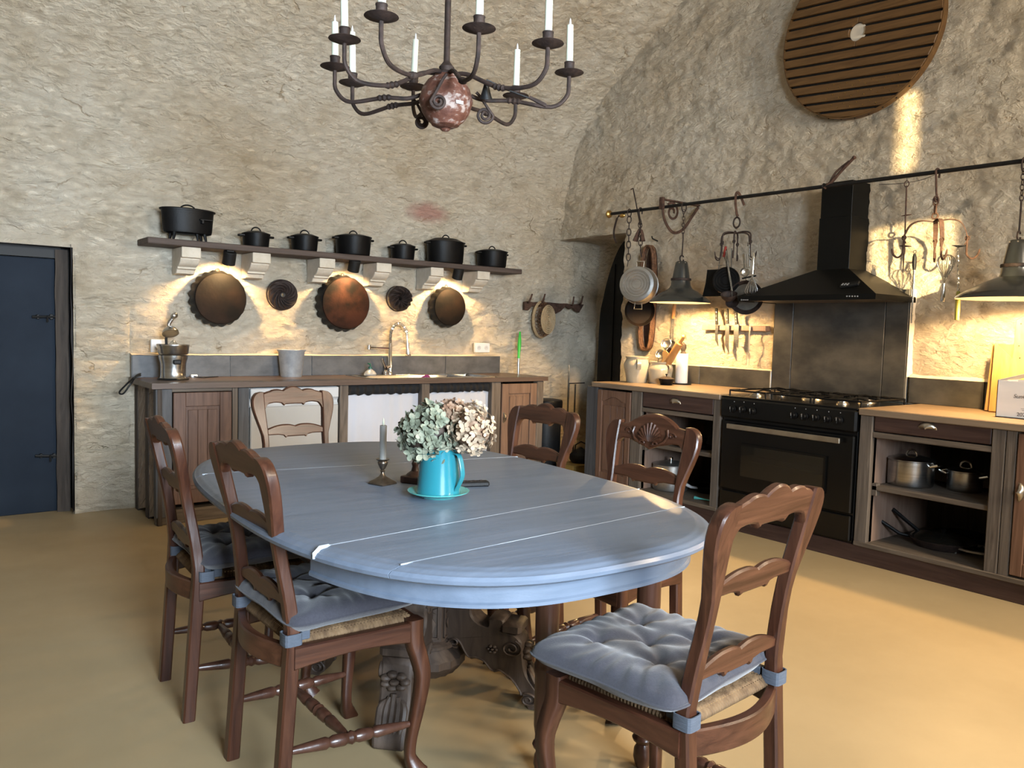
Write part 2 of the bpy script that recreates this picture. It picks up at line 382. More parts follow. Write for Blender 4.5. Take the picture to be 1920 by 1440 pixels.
    def tube(s, path, r, seg=8, closed=False, w=None, up=None):
        """round tube along a path; r may be a list; with w a rectangular bar r thick and w wide"""
        P = [V(p) for p in path]; n = len(P); vs = []; fs = []
        T = []
        for i in range(n):
            if closed: t = P[(i + 1) % n] - P[i - 1]
            else: t = P[min(i + 1, n - 1)] - P[max(i - 1, 0)]
            T.append(t.normalized() if t.length > 1e-9 else V((0, 0, 1)))
        u = V(up) if up is not None else (V((0, 0, 1)) if abs(T[0].z) < .9 else V((1, 0, 0)))
        u = (u - T[0] * u.dot(T[0])).normalized()
        for i in range(n):
            if up is not None:
                u = V(up)
            u = (u - T[i] * u.dot(T[i]))
            u = u.normalized() if u.length > 1e-6 else V((1, 0, 0))
            b = T[i].cross(u)
            rr = r[i] if isinstance(r, (list, tuple)) else r
            if w is None:
                for k in range(seg):
                    a = 2 * PI * k / seg
                    vs.append(P[i] + (u * math.cos(a) + b * math.sin(a)) * rr)
            else:
                ww = (w[i] if isinstance(w, (list, tuple)) else w) / 2; h = rr / 2; c = min(ww, h) * .25
                for (x, y) in ((h, ww - c), (h - c, ww), (-h + c, ww), (-h, ww - c), (-h, -ww + c), (-h + c, -ww), (h - c, -ww), (h, -ww + c)):
                    vs.append(P[i] + u * x + b * y)
        if w is not None: seg = 8
        m = n if closed else n - 1
        for i in range(m):
            j = (i + 1) % n
            for k in range(seg):
                l = (k + 1) % seg
                fs.append((i * seg + k, i * seg + l, j * seg + l, j * seg + k))
        if not closed:
            fs.append(tuple(range(seg))[::-1]); fs.append(tuple(range((n - 1) * seg, n * seg)))
        return s.add(vs, fs)
    def ball(s, c, r, seg=12, rings=8):
        r = (r, r, r) if not isinstance(r, (tuple, list)) else r
        pr = [(max(math.sin(PI * k / rings), 0), -math.cos(PI * k / rings)) for k in range(rings + 1)]
        pr[0] = (1e-4, -1); pr[-1] = (1e-4, 1)
        return s.lathe(pr, seg, Matrix.Translation(c) @ Matrix.Diagonal((*r, 1)))
    def grid(s, nx, ny, fn):
        vs = [fn(i / nx, j / ny) for j in range(ny + 1) for i in range(nx + 1)]
        fs = [(j * (nx + 1) + i, j * (nx + 1) + i + 1, (j + 1) * (nx + 1) + i + 1, (j + 1) * (nx + 1) + i) for j in range(ny) for i in range(nx)]
        return s.add(vs, fs)
    def obj(s, name, material, parent=None, angle=35, recalc=True):
        me = bpy.data.meshes.new(name)
        me.from_pydata([tuple(p) for p in s.v], [], s.f)
        if recalc:
            bm = bmesh.new(); bm.from_mesh(me)
            bmesh.ops.recalc_face_normals(bm, faces=bm.faces[:])
            bm.to_mesh(me); bm.free()
        me.polygons.foreach_set('use_smooth', [True] * len(me.polygons))
        me.set_sharp_from_angle(angle=math.radians(angle))
        me.materials.append(M[material] if isinstance(material, str) else material)
        o = bpy.data.objects.new(name, me); COL.objects.link(o)
        if parent is not None: o.parent = parent
        return o

def tag(o, label=None, cat=None, group=None, kind=None):
    if label: o['label'] = label
    if cat: o['category'] = cat
    if group: o['group'] = group
    if kind: o['kind'] = kind
    return o

def thing(name, label, cat, loc=(0, 0, 0), rotz=0., group=None):
    o = bpy.data.objects.new(name, None); COL.objects.link(o)
    o.empty_display_size = .05
    o.location = loc; o.rotation_euler = (0, 0, rotz)
    INV[o.name] = (Matrix.Translation(loc) @ Matrix.Rotation(rotz, 4, 'Z')).inverted()
    return tag(o, label, cat, group)

def copy_tree(o, parent=None):
    c = o.copy(); COL.objects.link(c)
    if parent is not None: c.parent = parent
    for ch in list(o.children): copy_tree(ch, c)
    return c

def basis(ex, ey, ez, o=(0, 0, 0)):
    ex, ey, ez = V(ex), V(ey), V(ez)
    return Matrix(((ex.x, ey.x, ez.x, o[0]), (ex.y, ey.y, ez.y, o[1]), (ex.z, ey.z, ez.z, o[2]), (0, 0, 0, 1)))

def axis_mat(o, d):
    """matrix whose local z runs along d, placed at o"""
    return Matrix.Translation(o) @ V(d).to_track_quat('Z', 'Y').to_matrix().to_4x4()

def smooth_path(pts, n=6):
    P = [V(p) for p in pts]; out = []
    for i in range(len(P) - 1):
        a = P[max(i - 1, 0)]; b = P[i]; c = P[i + 1]; d = P[min(i + 2, len(P) - 1)]
        for k in range(n):
            t = k / n
            out.append(.5 * ((2 * b) + (c - a) * t + (2 * a - 5 * b + 4 * c - d) * t * t + (3 * b - a - 3 * c + d) * t ** 3))
    out.append(P[-1])
    return out

def spiral(c, ax, ay, r0, r1, a0, a1, n=24):
    out = []
    for i in range(n + 1):
        t = i / n; a = a0 + (a1 - a0) * t; r = r0 + (r1 - r0) * t
        out.append(V(c) + V(ax) * (r * math.cos(a)) + V(ay) * (r * math.sin(a)))
    return out

def chain(g, p0, p1, link=.03, wd=.009, r=.002):
    p0, p1 = V(p0), V(p1); d = p1 - p0; n = max(1, round(d.length / (link * .78))); d.normalize()
    s1 = d.orthogonal().normalized(); s2 = d.cross(s1)
    for i in range(n):
        c = p0.lerp(p1, (i + .5) / n); sd = s1 if i % 2 else s2
        g.tube([c + d * (link / 2 * math.cos(a)) + sd * (wd * math.sin(a)) for a in [2 * PI * k / 10 for k in range(10)]], r, 5, closed=True)
# ------------------------------------------------------------------ the room
YB, XR = 5.85, 5.15
PROF = [(5.86, 0), (5.86, 1.2), (5.86, 2.3), (5.83, 2.72), (5.69, 3.10), (5.40, 3.42), (5.06, 3.65), (4.54, 3.97), (3.9, 4.25)]
PSM = smooth_path([(0, a, b) for a, b in PROF], 10)
def resample(P, step):
    out = [P[0]]; acc = 0
    for i in range(len(P) - 1):
        a, b = P[i], P[i + 1]; L = (b - a).length
        k = max(1, round(L / step))
        for j in range(1, k + 1): out.append(a.lerp(b, j / k))
    return out
PW = resample(PSM, .022)
def vault_z(y):
    for i in range(len(PSM) - 1):
        if PSM[i].y >= y >= PSM[i + 1].y and PSM[i].y > PSM[i + 1].y:
            t = (PSM[i].y - y) / (PSM[i].y - PSM[i + 1].y); return PSM[i].z + t * (PSM[i + 1].z - PSM[i].z)
    return 4.3 if y < 4 else 2.5

def relief(p, calm):
    """height of the hewn stone at a wall point (metres); calm 0..1 flattens the tooled blocks"""
    q = V((p.x * 1.0, p.y, p.z * 1.6))
    h = .030 * noise.fractal(q * 1.6, 1.0, 2.0, 4)
    vd = noise.voronoi(V((p.x * 1.9 + .25 * noise.noise(q * 3), p.y * 1.9, p.z * 4.0 + .4 * noise.noise(q * 2.2))))[0]
    e = vd[1] - vd[0]
    h -= .018 * max(0, 1 - e / .10) * (1 - calm * .5)
    t = p.z * 3.4 + 1.1 * noise.noise(q * 1.1) + .35 * noise.noise(q * 4)
    fr = t - math.floor(t)
    h += .026 * (fr ** 1.5 - .4) * (1 - calm)
    h += .014 * noise.fractal(q * 7.0, .8, 2.1, 5) * (1 - .55 * calm)
    return h

door_r = at(138, 600, 'y', YB).x; door_top = at(137, 464, 'y', YB).z; door_l = door_r - .92
def wall_back_build():
    xs = [-2.25 + .03 * i for i in range(75)] + [.0 + .022 * i for i in range(int(5.62 / .022) + 1)]
    for tgt in (door_l, door_r):
        k = min(range(len(xs)), key=lambda i: abs(xs[i] - tgt)); xs[k] = tgt
    P = list(PW)
    k = min(range(40, 100), key=lambda i: abs(P[i].z - door_top)); P[k] = V((0, 5.86, door_top))
    vs = []; n = len(xs)
    joints = [at(200, v, 'y', YB).z for v in (568, 673, 742, 845)]
    for j, p in enumerate(P):
        tg = (P[min(j + 1, len(P) - 1)] - P[max(j - 1, 0)]).normalized()
        nr = V((0, -tg.z, tg.y))
        for x in xs:
            q = V((x, p.y, p.z))
            calm = max(0, min(1, (2.3 - x) / .8)) * max(0, min(1, (1.75 - p.z) / .3))
            h = relief(q, calm)
            if calm > .5:
                for zj in joints:
                    d = abs(p.z - zj - .004 * noise.noise(V((x * 9, 0, zj))))
                    if d < .02: h -= .012 * (1 - d / .02)
            if door_r + .02 < x < door_r + .33 and p.z < 1.70: h -= .018
            if abs(x - door_r) < .05 or abs(p.z - door_top) < .04: h *= .4
            if p.z < 1.06 and x > 1.2: h *= .4
            vs.append(q + nr * h)
    fs = []
    for j in range(len(P) - 1):
        for i in range(n - 1):
            cx = (xs[i] + xs[i + 1]) / 2; cz = (P[j].z + P[j + 1].z) / 2
            if door_l < cx < door_r and cz < door_top and P[j].y > 5: continue
            fs.append((j * n + i, j * n + i + 1, (j + 1) * n + i + 1, (j + 1) * n + i))
    g = G(); g.add(vs, fs)
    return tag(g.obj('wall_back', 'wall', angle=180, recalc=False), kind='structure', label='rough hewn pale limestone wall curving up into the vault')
wall_back = wall_back_build()

ALC_Y, ALC_Z = 5.00, at(1100, 445, 'x', 5.08).z
def wall_right_build():
    ys = [-2.25 + .08 * i for i in range(28)] + [.0 + .024 * i for i in range(int(5.95 / .024) + 1)]
    k = min(range(len(ys)), key=lambda i: abs(ys[i] - ALC_Y)); ys[k] = ALC_Y
    zs = [.024 * i for i in range(int(4.5 / .024) + 1)]
    k = min(range(len(zs)), key=lambda i: abs(zs[i] - ALC_Z)); zs[k] = ALC_Z
    n = len(ys); vs = []
    for z in zs:
        for y in ys:
            q = V((XR, y, z))
            h = relief(V((XR, y * 1.0, z)), .1) * .55 + .012 * noise.fractal(V((3, y * 9, z * 13)), .8, 2.1, 4)
            x = XR - h
            if z < 1.08: x = XR - h * .35
            s = max(0, min(1, (y - 4.7) / .25)) * max(0, min(1, (2.75 - z) / .55))
            x -= .07 * s
            if abs(y - ALC_Y) < .1 and z < ALC_Z: y = y + .03 * noise.noise(V((0, 3, z * 5)))
            vs.append((x, y, z))
    fs = []
    for j in range(len(zs) - 1):
        for i in range(n - 1):
            cy = (ys[i] + ys[i + 1]) / 2; cz = (zs[j] + zs[j + 1]) / 2
            if cy > ALC_Y and cz < ALC_Z: continue
            if cy > 3.95 and cz > vault_z(min(cy, 5.85)) + .12: continue
            if .0 > cy and cz > 4.3: continue
            fs.append((j * n + i, j * n + i + 1, (j + 1) * n + i + 1, (j + 1) * n + i))
    g = G(); g.add(vs, fs)
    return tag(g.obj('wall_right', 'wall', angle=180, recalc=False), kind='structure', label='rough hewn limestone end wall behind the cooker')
wall_right_build()

g = G()   # the niche at the end of the right wall
g.grid(8, 20, lambda a, b: (5.06 + a * .6, ALC_Y - .02 + b * .95, ALC_Z + .02 * noise.noise(V((a * 3, b * 6, 1)))))
g.grid(8, 40, lambda a, b: (5.10 + a * .5, ALC_Y + .015 * noise.noise(V((a * 3, 2, b * 9))), b * (ALC_Z + .02)))
g.grid(10, 40, lambda a, b: (5.60 + .012 * noise.noise(V((a * 5, 7, b * 9))), ALC_Y - .02 + a * .95, b * (ALC_Z + .05)))
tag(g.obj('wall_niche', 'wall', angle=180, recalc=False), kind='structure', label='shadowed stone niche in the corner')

g = G(); g.span((-2.4, -2.4, -.12), (5.8, 6.3, 0)); tag(g.obj('floor', 'floor'), kind='structure', label='smooth ochre concrete floor')
# rest of the barrel vault, towards and behind the viewer
def vault2(a, b):
    t = b; y = 3.9 + (-2.25 - 3.9) * t
    z = 4.25 + .35 * math.sin(PI * min(1, t * 1.2)) - max(0, t - .45) ** 2 * 1.8
    return (-2.25 + a * 7.9, y, max(z, 2.6))
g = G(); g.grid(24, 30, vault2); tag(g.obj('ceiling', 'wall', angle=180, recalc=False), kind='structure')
g = G(); g.grid(6, 6, lambda a, b: (-2.2, -2.25 + a * 8.2, b * 4.7)); tag(g.obj('wall_left', 'wall', angle=180), kind='structure')
# front wall behind the viewer: a tall slit window lets the low sun through two panes
g = G()
k = (5.15 - 0) / .4
xs_ = [-2.25, .68, .73, .79, .98, 1.22, 5.3]
zs_ = [0, 1.93, 2.42, 2.76, 3.26, 5]
for i in range(6):
    for j in range(5):
        if (j == 1 and i in (1, 2, 3, 4)) or (j == 3 and i in (1, 3)): continue
        g.span((xs_[i], -2.3, zs_[j]), (xs_[i + 1], -2.2, zs_[j + 1]))
tag(g.obj('wall_front', 'wall'), kind='structure')

# door in its deep reveal
d = thing('door_1', None, None, (door_l, 5.95, 0)); tag(d, kind='structure', label='navy blue plank door set deep in the stone wall')
yl = 6.02
lr = at(104, 600, 'y', yl).x; lt = at(60, 483, 'y', yl).z
G(d).span((door_l - .2, yl, .0), (lr, yl + .05, lt), .004).obj('door_leaf', 'navy', d)
g = G(d); x0, x1 = at(110, 600, 'y', 5.99).x, at(124, 600, 'y', 5.96).x
g.grid(3, 40, lambda a, b: (x0 - .02 + a * (x1 - x0 + .035) + .006 * noise.noise(V((a, 1, b * 9))), 5.98 - .01 * a, b * (lt + .06)))
g.span((x0 - .01, 5.985, 0), (x1 + .02, 6.08, lt + .05), .004); g.obj('door_post', 'oldbeam', d)
g = G(d)
g.grid(6, 50, lambda a, b: (door_r + .015 - .03 * (1 - a) + .012 * noise.noise(V((3, a, b * 8))), 5.845 + a * .14, b * (door_top + .02)))
g.span((door_r + .012, 5.95, 0), (door_r + .06, 6.08, door_top + .05)); g.obj('reveal_board', 'oldbeam', d)
g = G(d); g.grid(20, 6, lambda a, b: (door_l - .2 + a * (door_r - door_l + .2), 5.865 + b * .25, door_top + .003 + .010 * noise.noise(V((a * 12, b * 3, 2))))); g.span((door_l - .2, 5.93, door_top + .02), (door_r + .05, 6.1, door_top + .06)); g.obj('lintel', 'oldbeam', d)
g = G(d); g.span((door_l - .2, 6.0, lt + .005), (lr + .03, 6.1, door_top + .05)); g.obj('top_gap', 'black', d)
g = G(d); g.span((door_l - .2, 6.075, 0), (door_r + .1, 6.12, door_top + .05)); g.obj('backing', 'black', d)
for v, u0, u1 in ((594, 60, 116), (855, 66, 121)):
    a = at(u0, v, 'y', yl - .02); b = at(u1, v, 'y', yl - .02)
    g = G(d); g.tube([a, b], .009, 8); g.box((a * .35 + b * .65) + V((0, .008, 0)), (.02, .02, .035), .003)
    g.box((a * .8 + b * .2) + V((0, .008, 0)), (.018, .02, .03), .003); c = a.lerp(b, .5)
    g.tube([c, c + V((0, -.02, 0)), c + V((0, -.022, -.035))], .006, 6)
    g.obj('bolt', 'iron', d)
# chair-height stones beside the door: tooled blocks proud of the wall
for zz0, zz1 in zip([0] + sorted(at(200, v, 'y', YB).z for v in (568, 673, 742, 845)), sorted(at(200, v, 'y', YB).z for v in (568, 673, 742, 845)) + [1.72]):
    g = G(); sd = zz0 * 7
    def fn(a, b):
        x = door_r + .012 + a * (.34 if zz0 < 1.3 else .5); z = zz0 + .004 + b * (zz1 - zz0 - .008) + .004 * noise.noise(V((x * 7, zz0 * 5, b)))
        edge = min(1 - a, b, 1 - b) * 14
        q = V((x, 5.86, z)); return (x, 5.86 - relief(q, 1) + .03 * (1 - min(1, edge)) - .009, z)
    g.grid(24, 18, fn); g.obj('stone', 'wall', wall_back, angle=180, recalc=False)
# arched black door in the niche
t = thing('niche_cabinet', 'black arch-topped cupboard door standing in the dark corner niche', 'cupboard', (5.55, 5.4, 0))
yy = [at(1123, 690, 'x', 5.53).y, at(1126, 620, 'x', 5.53).y, at(1134, 560, 'x', 5.53).y, at(1148, 505, 'x', 5.53).y, at(1166, 462, 'x', 5.53).y]
zz = [0.02, at(1126, 620, 'x', 5.53).z, at(1134, 560, 'x', 5.53).z, at(1148, 505, 'x', 5.53).z, at(1166, 462, 'x', 5.53).z]
arch = smooth_path([(yy[i], zz[i], 0) for i in range(5)] + [(5.34, zz[4] + .1, 0)], 4)
pts = [(p.x, p.y) for p in arch] + [(5.02, zz[4] + .14), (5.02, .02)]
mt = basis((0, 1, 0), (0, 0, 1), (1, 0, 0))
G(t).prism(pts, 5.50, 5.58, mt, .008).obj('arched_leaf', 'iron', t)
ys = at(1150, 600, 'x', 5.5).y
G(t).span((5.488, ys - .006, .05), (5.502, ys + .006, 1.95), .002).obj('cover_strip', 'black', t)
# ------------------------------------------------------------------ left run: cabinet under the pot shelf
YF = 5.25
FX = lambda u, v=780: at(u, v, 'y', YF).x
ML = lambda: basis((1, 0, 0), (0, -1, 0), (0, 0, 1), (0, YF, 0))     # (along, outwards, up)

def panel_door(t, m, u0, u1, z0, z1, frame_mat, panel_mat, arch=0., handle=None, fw=.055, lab=None):
    """a framed door: the door's own mesh is its frame, the raised panel and the handle are its sub-parts"""
    inv = INV[t.name]
    g = G(t, m)
    g.span((u0, -.02, z0), (u0 + fw, .004, z1), .003); g.span((u1 - fw, -.02, z0), (u1, .004, z1), .003)
    g.span((u0 + fw, -.02, z0), (u1 - fw, .002, z0 + fw * 1.2), .003)
    if arch:
        n = 12; a0, a1 = u0 + fw, u1 - fw; top = z1 - .001
        lo = [(a0, z1 - fw - arch)] + [(a0 + (a1 - a0) * i / n, z1 - fw - arch * (1 - math.sin(PI * min(1, max(0, (i / n - .12) / .76)))) ** 1) for i in range(1, n)] + [(a1, z1 - fw - arch)]
        pts = lo + [(a1, top), (a0, top)]
        g.prism(pts, -.002, .02, basis((1, 0, 0), (0, 0, 1), (0, -1, 0)))
    else:
        g.span((u0 + fw, -.02, z1 - fw * 1.2), (u1 - fw, .002, z1), .003)
    dr = g.obj('door', frame_mat, t)
    g = G(t, m)
    g.span((u0 + fw - .004, -.018, z0 + fw), (u1 - fw + .004, -.010, z1 - fw * .7))
    pw = u1 - u0 - 2 * fw
    top = z1 - fw * 1.2 - arch - .022
    for k in range(3):
        g.span((u0 + fw + .016 + k * (pw - .032) / 3, -.012, z0 + fw * 1.2 + .022), (u0 + fw + .016 + (k + 1) * (pw - .032) / 3 - .0012, -.003, top), .002)
    p = g.obj('panel', panel_mat, dr)
    if handle:
        hu, hz, vert = handle
        cup_handle(t, m, hu, hz, vert, dr)
    return dr

def cup_handle(t, m, u, z, vert=False, parent=None, w=.10, h=.042):
    g = G(t, m)
    n, k = 10, 6; vs = []
    def fn(a, b):
        th = PI * a; ph = PI / 2 * b
        x = -w / 2 * math.cos(th) * math.cos(ph * .999); up = h * math.sin(th) * math.cos(ph) ; d = .004 + .030 * math.sin(ph) * (math.sin(th) ** .5 if th > 0 else 0)
        if vert: return (u + up * .8 - .02, d, z + x)
        return (u + x, d, z - h / 2 + up)
    g.grid(n, k, fn)
    return g.obj('handle', 'nickel', parent or t)

X0, X1 = 1.285, 4.425
t = thing('kitchen_cabinet', 'long weathered wood sink cabinet along the back wall below the row of hanging tins', 'cabinet', (X0, YF, 0))
cabL = t
m = ML()
posts = [(292, 323, 'greyz'), (436, 446, 'driftz'), (447, 467, 'greyz'), (637, 653, 'driftz'), (790, 805, 'driftz'), (921, 938, 'driftz'), (1006, 1018, 'driftz')]
for u0, u1, mm in posts:
    G(t, m).span((FX(u0), -.06, .05), (FX(u1), .0, .862), .004).obj('upright', mm, t)
G(t, m).span((X0, -.06, 0), (X1, -.012, .09), .004).obj('plinth', 'driftx', t)
G(t, m).span((FX(323), -.05, .842), (FX(447), -.012, .864), .002).obj('top_rail', 'driftx', t)
panel_door(t, m, FX(325), FX(434), .125, .838, 'woodL', 'woodL', handle=None, fw=.075)
panel_door(t, m, FX(940), FX(1005), .125, .845, 'woodLp', 'woodLp', handle=None, fw=.07)
dr = [o for o in t.children if o.name.startswith('door')][-1]
cup_handle(t, m, FX(944) + .012, at(945, 783, 'y', YF).z, True, dr, .09, .04)
# carcass
g = G(t, m)
g.span((X0 + .02, -.56, .05), (FX(447), -.54, .86)); g.span((FX(637), -.56, .05), (X1, -.54, .86)); g.span((X0 + .02, -.54, .05), (X1 - .02, -.07, .09))
for u in (441, 645, 798, 930): g.span((FX(u) - .01, -.54, .09), (FX(u) + .01, -.06, .86))
g.span((X1 - .03, -.55, .05), (X1 - .005, -.06, .862)); g.obj('carcass', 'oldbeam', t)
# left end: dark uprights with slanted laths between them
for y0, y1 in ((5.235, 5.270), (5.475, 5.545), (5.755, 5.82)):
    G(t).span((X0 + .007, y0 + .012, 0), (X0 + .035, y1 + .012, .862), .002).obj('end_upright', 'oldbeam', t)
for (ya, yb, sgn) in ((5.284, 5.485, 1), (5.559, 5.765, 1)):
    nl = 13; hh = .862 / nl
    for i in range(-3, nl + 1):
        za = i * hh + .02; rise = .24
        pts = []
        # slanted lath clipped to the bay
        q = [(ya, za + rise), (yb, za), (yb, za + hh - .004), (ya, za + rise + hh - .004)]
        q = [(a, min(max(b, .01), .86)) for a, b in q]
        if max(b for a, b in q) - min(b for a, b in q) < .02: continue
        if abs(q[0][1] - q[3][1]) < .004: q = [q[0], q[1], q[2]] if abs(q[1][1] - q[2][1]) > .004 else None
        elif abs(q[1][1] - q[2][1]) < .004: q = [q[0], q[1], q[3]]
        if not q: continue
        off = .004 * random.random()
        G(t).prism(q, 0, .010 + off, basis((0, 1, 0), (0, 0, 1), (-1, 0, 0), (X0 + .024, 0, 0))).obj('lath', 'herring', t)

# worktop with an opening for the sink
SX = (at(668, 706, 'z', .9).x, at(884, 702, 'z', .9).x)
w_ = thing('worktop', 'dark brown wood worktop running along the back wall under the sink tap', 'worktop', (X0, YF, .865))
g = G(w_)
xa, xb = X0 - .03, X1 + .02; y0, y1 = 5.228, 5.83; sy0, sy1 = 5.31, 5.72
for a, b in (((xa, y0), (SX[0], y1)), ((SX[1], y0), (xb, y1)), ((SX[0], y0), (SX[1], sy0)), ((SX[0], sy1), (SX[1], y1))):
    g.span((a[0], a[1], .865), (b[0], b[1], .9))
g.obj('plank_top', 'topX', w_)
s = thing('kitchen_sink', 'steel inset sink with drainer below the spring tap', 'sink', (SX[0], 5.5, .9))
g = G(s)
g.span((SX[0] - .02, sy0 - .02, .9), (SX[0] + .02, sy1 + .02, .904), .001); g.span((SX[1] - .02, sy0 - .02, .9), (SX[1] + .02, sy1 + .02, .904), .001)
g.span((SX[0], sy0 - .02, .9), (SX[1], sy0 + .02, .904), .001); g.span((SX[0], sy1 - .03, .9), (SX[1], sy1 + .02, .904), .001)
g.obj('rim', 'steel', s)
mx = at(847, 703, 'z', .9).x
g = G(s)
for xa_, xb_ in ((SX[0] + .02, mx - .01), (mx + .01, SX[1] - .02)):
    def fn(a, b, xa_=xa_, xb_=xb_):
        dz = -.15 * min(1, min(a, 1 - a) * 14) * min(1, min(b, 1 - b) * 12)
        return (xa_ + a * (xb_ - xa_), sy0 + .015 + b * (sy1 - sy0 - .035), .900 + dz)
    g.grid(16, 14, fn)
g.span((mx - .011, sy0, .895), (mx + .011, sy1 - .02, .9035), .001)
g.obj('basin', 'steel', s, recalc=False)

# backsplash tiles
bx = [at(u, 690, 'y', 5.80).x for u in (247, 431, 584, 719, 834.5, 937)]
b = thing('tile_backsplash', 'row of five grey stone tiles standing behind the brown worktop', 'backsplash', (bx[0], 5.8, .9))
zt = at(590, 667, 'y', 5.80).z
for i in range(5):
    G(b).span((bx[i] + .002, 5.795, .9005), (bx[i + 1] - .002, 5.812, zt), .0015).obj('tile', 'tile', b)
G(b).span((bx[0], 5.803, .9), (bx[-1], 5.83, zt - .002)).obj('mortar', 'grout', b)
g = G(); g.grid(60, 4, lambda a, b_: (bx[0] + .0 + a * (bx[-1] - bx[0]), 5.795 + b_ * .08, zt + .012 - .01 * (1 - b_) ** 2 + .003 * noise.noise(V((a * 30, b_ * 2, 0)))))
tag(g.obj('trim_1', 'ledge', angle=180), kind='structure', label='smooth plaster ledge on top of the tiles')

# dishwasher
DX0, DX1 = FX(469), FX(636)
t = thing('dishwasher', 'pale grey dishwasher fitted in the cabinet behind the far end chair', 'dishwasher', ((DX0 + DX1) / 2, 5.5, 0))
zb = at(560, 748, 'y', 5.265).z
G(t).span((DX0, 5.285, .03), (DX1, 5.78, .855), .004).obj('body', 'appl', t)
G(t).span((DX0 + .004, 5.255, .10), (DX1 - .004, 5.285, zb - .045), .006).obj('door', 'applbeige', t)
g = G(t); g.span((DX0 + .004, 5.252, zb + .004), (DX1 - .004, 5.285, .853), .005); cp = g.obj('control_panel', 'appl', t)
hx = at(563, 760, 'y', 5.26).x
g = G(t)
def lipf(a, b):
    x = DX0 + .004 + a * (DX1 - DX0 - .008); dd = math.exp(-((x - hx) / .075) ** 4)
    return (x, 5.262 + .014 * math.sin(PI * b) + .03 * dd * math.sin(PI * b), zb + .002 - .047 * b)
g.grid(60, 8, lipf); g.obj('handle', 'appl', t, angle=60)
a = at(507, 744, 'y', 5.25); a2 = at(533, 750, 'y', 5.25)
G(t).span((a.x, 5.2495, a2.z), (a2.x, 5.2525, a.z), .001).obj('display', 'stove', cp)

# curtains
for lab, u0, u1, vt0, vt1, nm in (('white cotton curtain under the sink, left of the pair', 653, 790, 733, 727, 1), ('white cotton curtain under the sink, right of the pair', 805, 921, 727, 722, 2)):
    x0, x1 = FX(u0) + .004, FX(u1) - .004
    t = thing('sink_curtain', lab, 'curtain', ((x0 + x1) / 2, 5.29, .05), 0, 'curtains under the sink')
    zt0 = at(u0, vt0 + 3, 'y', 5.29).z; zt1 = at(u1, vt1 + 2, 'y', 5.29).z
    sd = nm * 5
    def fn(a, b):
        x = x0 + a * (x1 - x0); wv = math.sin(a * 34 + sd + 1.5 * math.sin(a * 9)) * .0045 + .004 * noise.noise(V((a * 14, b * 1.5, sd)))
        zt_ = zt0 + (zt1 - zt0) * a + .006 * noise.noise(V((a * 22, 0, sd)))
        return (x, 5.295 + wv * (.4 + .6 * (1 - b)), .045 + (zt_ - .045) * b)
    G(t).grid(90, 16, fn).obj('cloth', 'curtain', t, angle=180)
    def fn2(a, b):
        return (x0 + a * (x1 - x0), 5.278 + .010 * math.sin(a * 60 + sd) * (1 - b * .5) - .014 * math.sin(PI * b), .800 + .06 * b - (1 - b) * .012 * (1 + noise.noise(V((a * 16, 2, sd)))))
    G(t).grid(90, 8, fn2).obj('ruffle_header', 'ruffle', t, angle=180)
    G(t).tube([(x0, 5.292, .845), (x1, 5.292, .845)], .008, 8).obj('rod', 'iron', t)

# ------------------------------------------------------------------ shelf, corbels, pots, spotlights
ZS = at(979, 505, 'y', 5.58).z
SHX0, SHX1 = 1.316, at(979, 507, 'y', 5.585).x
g = G()
def shf(a, b): return 0
pl = thing('wall_shelf', 'long dark wood plank shelf holding seven black cast iron pots', 'shelf', (SHX0, YB, ZS))
G(pl).box(((SHX0 + SHX1) / 2, 5.725, ZS - .021), (SHX1 - SHX0, .285, .042), .005).obj('plank', 'shelf', pl)
YC = 5.625
cor = [(341, 377), (474, 508), (600, 629), (707, 735), (809, 833), (897, 920)]
names = ['leftmost stone corbel under the shelf, left of the first spotlight', 'second stone corbel from the left, right of the first spotlight', 'third stone corbel from the left, left of the middle spotlight',
         'fourth stone corbel from the left, right of the middle spotlight', 'fifth stone corbel from the left, left of the last spotlight', 'rightmost stone corbel under the shelf']
prof = [(.235, 0), (.235, .068), (.205, .072), (.205, .08), (.19, .10), (.165, .118), (.135, .128), (.135, .14), (.11, .146), (.095, .170), (.07, .176), (.0, .178), (0, 0)]
for (u0, u1), lab in zip(cor, names):
    x0 = at(u0, 475, 'y', YC - .01).x; x1 = at(u1, 475, 'y', YC - .01).x
    t = thing('stone_corbel', 'pale carved ' + lab, 'corbel', (x0, YB, ZS - .042), 0, 'stone corbels carrying the pot shelf')
    pts = [(d_, -h) for d_, h in prof]
    mt = basis((0, -1, 0), (0, 0, 1), (1, 0, 0), (x0, YB + .0, ZS - .043))
    G(t).prism(pts, 0, x1 - x0, mt, .004).obj('bracket_block', 'corbel', t)

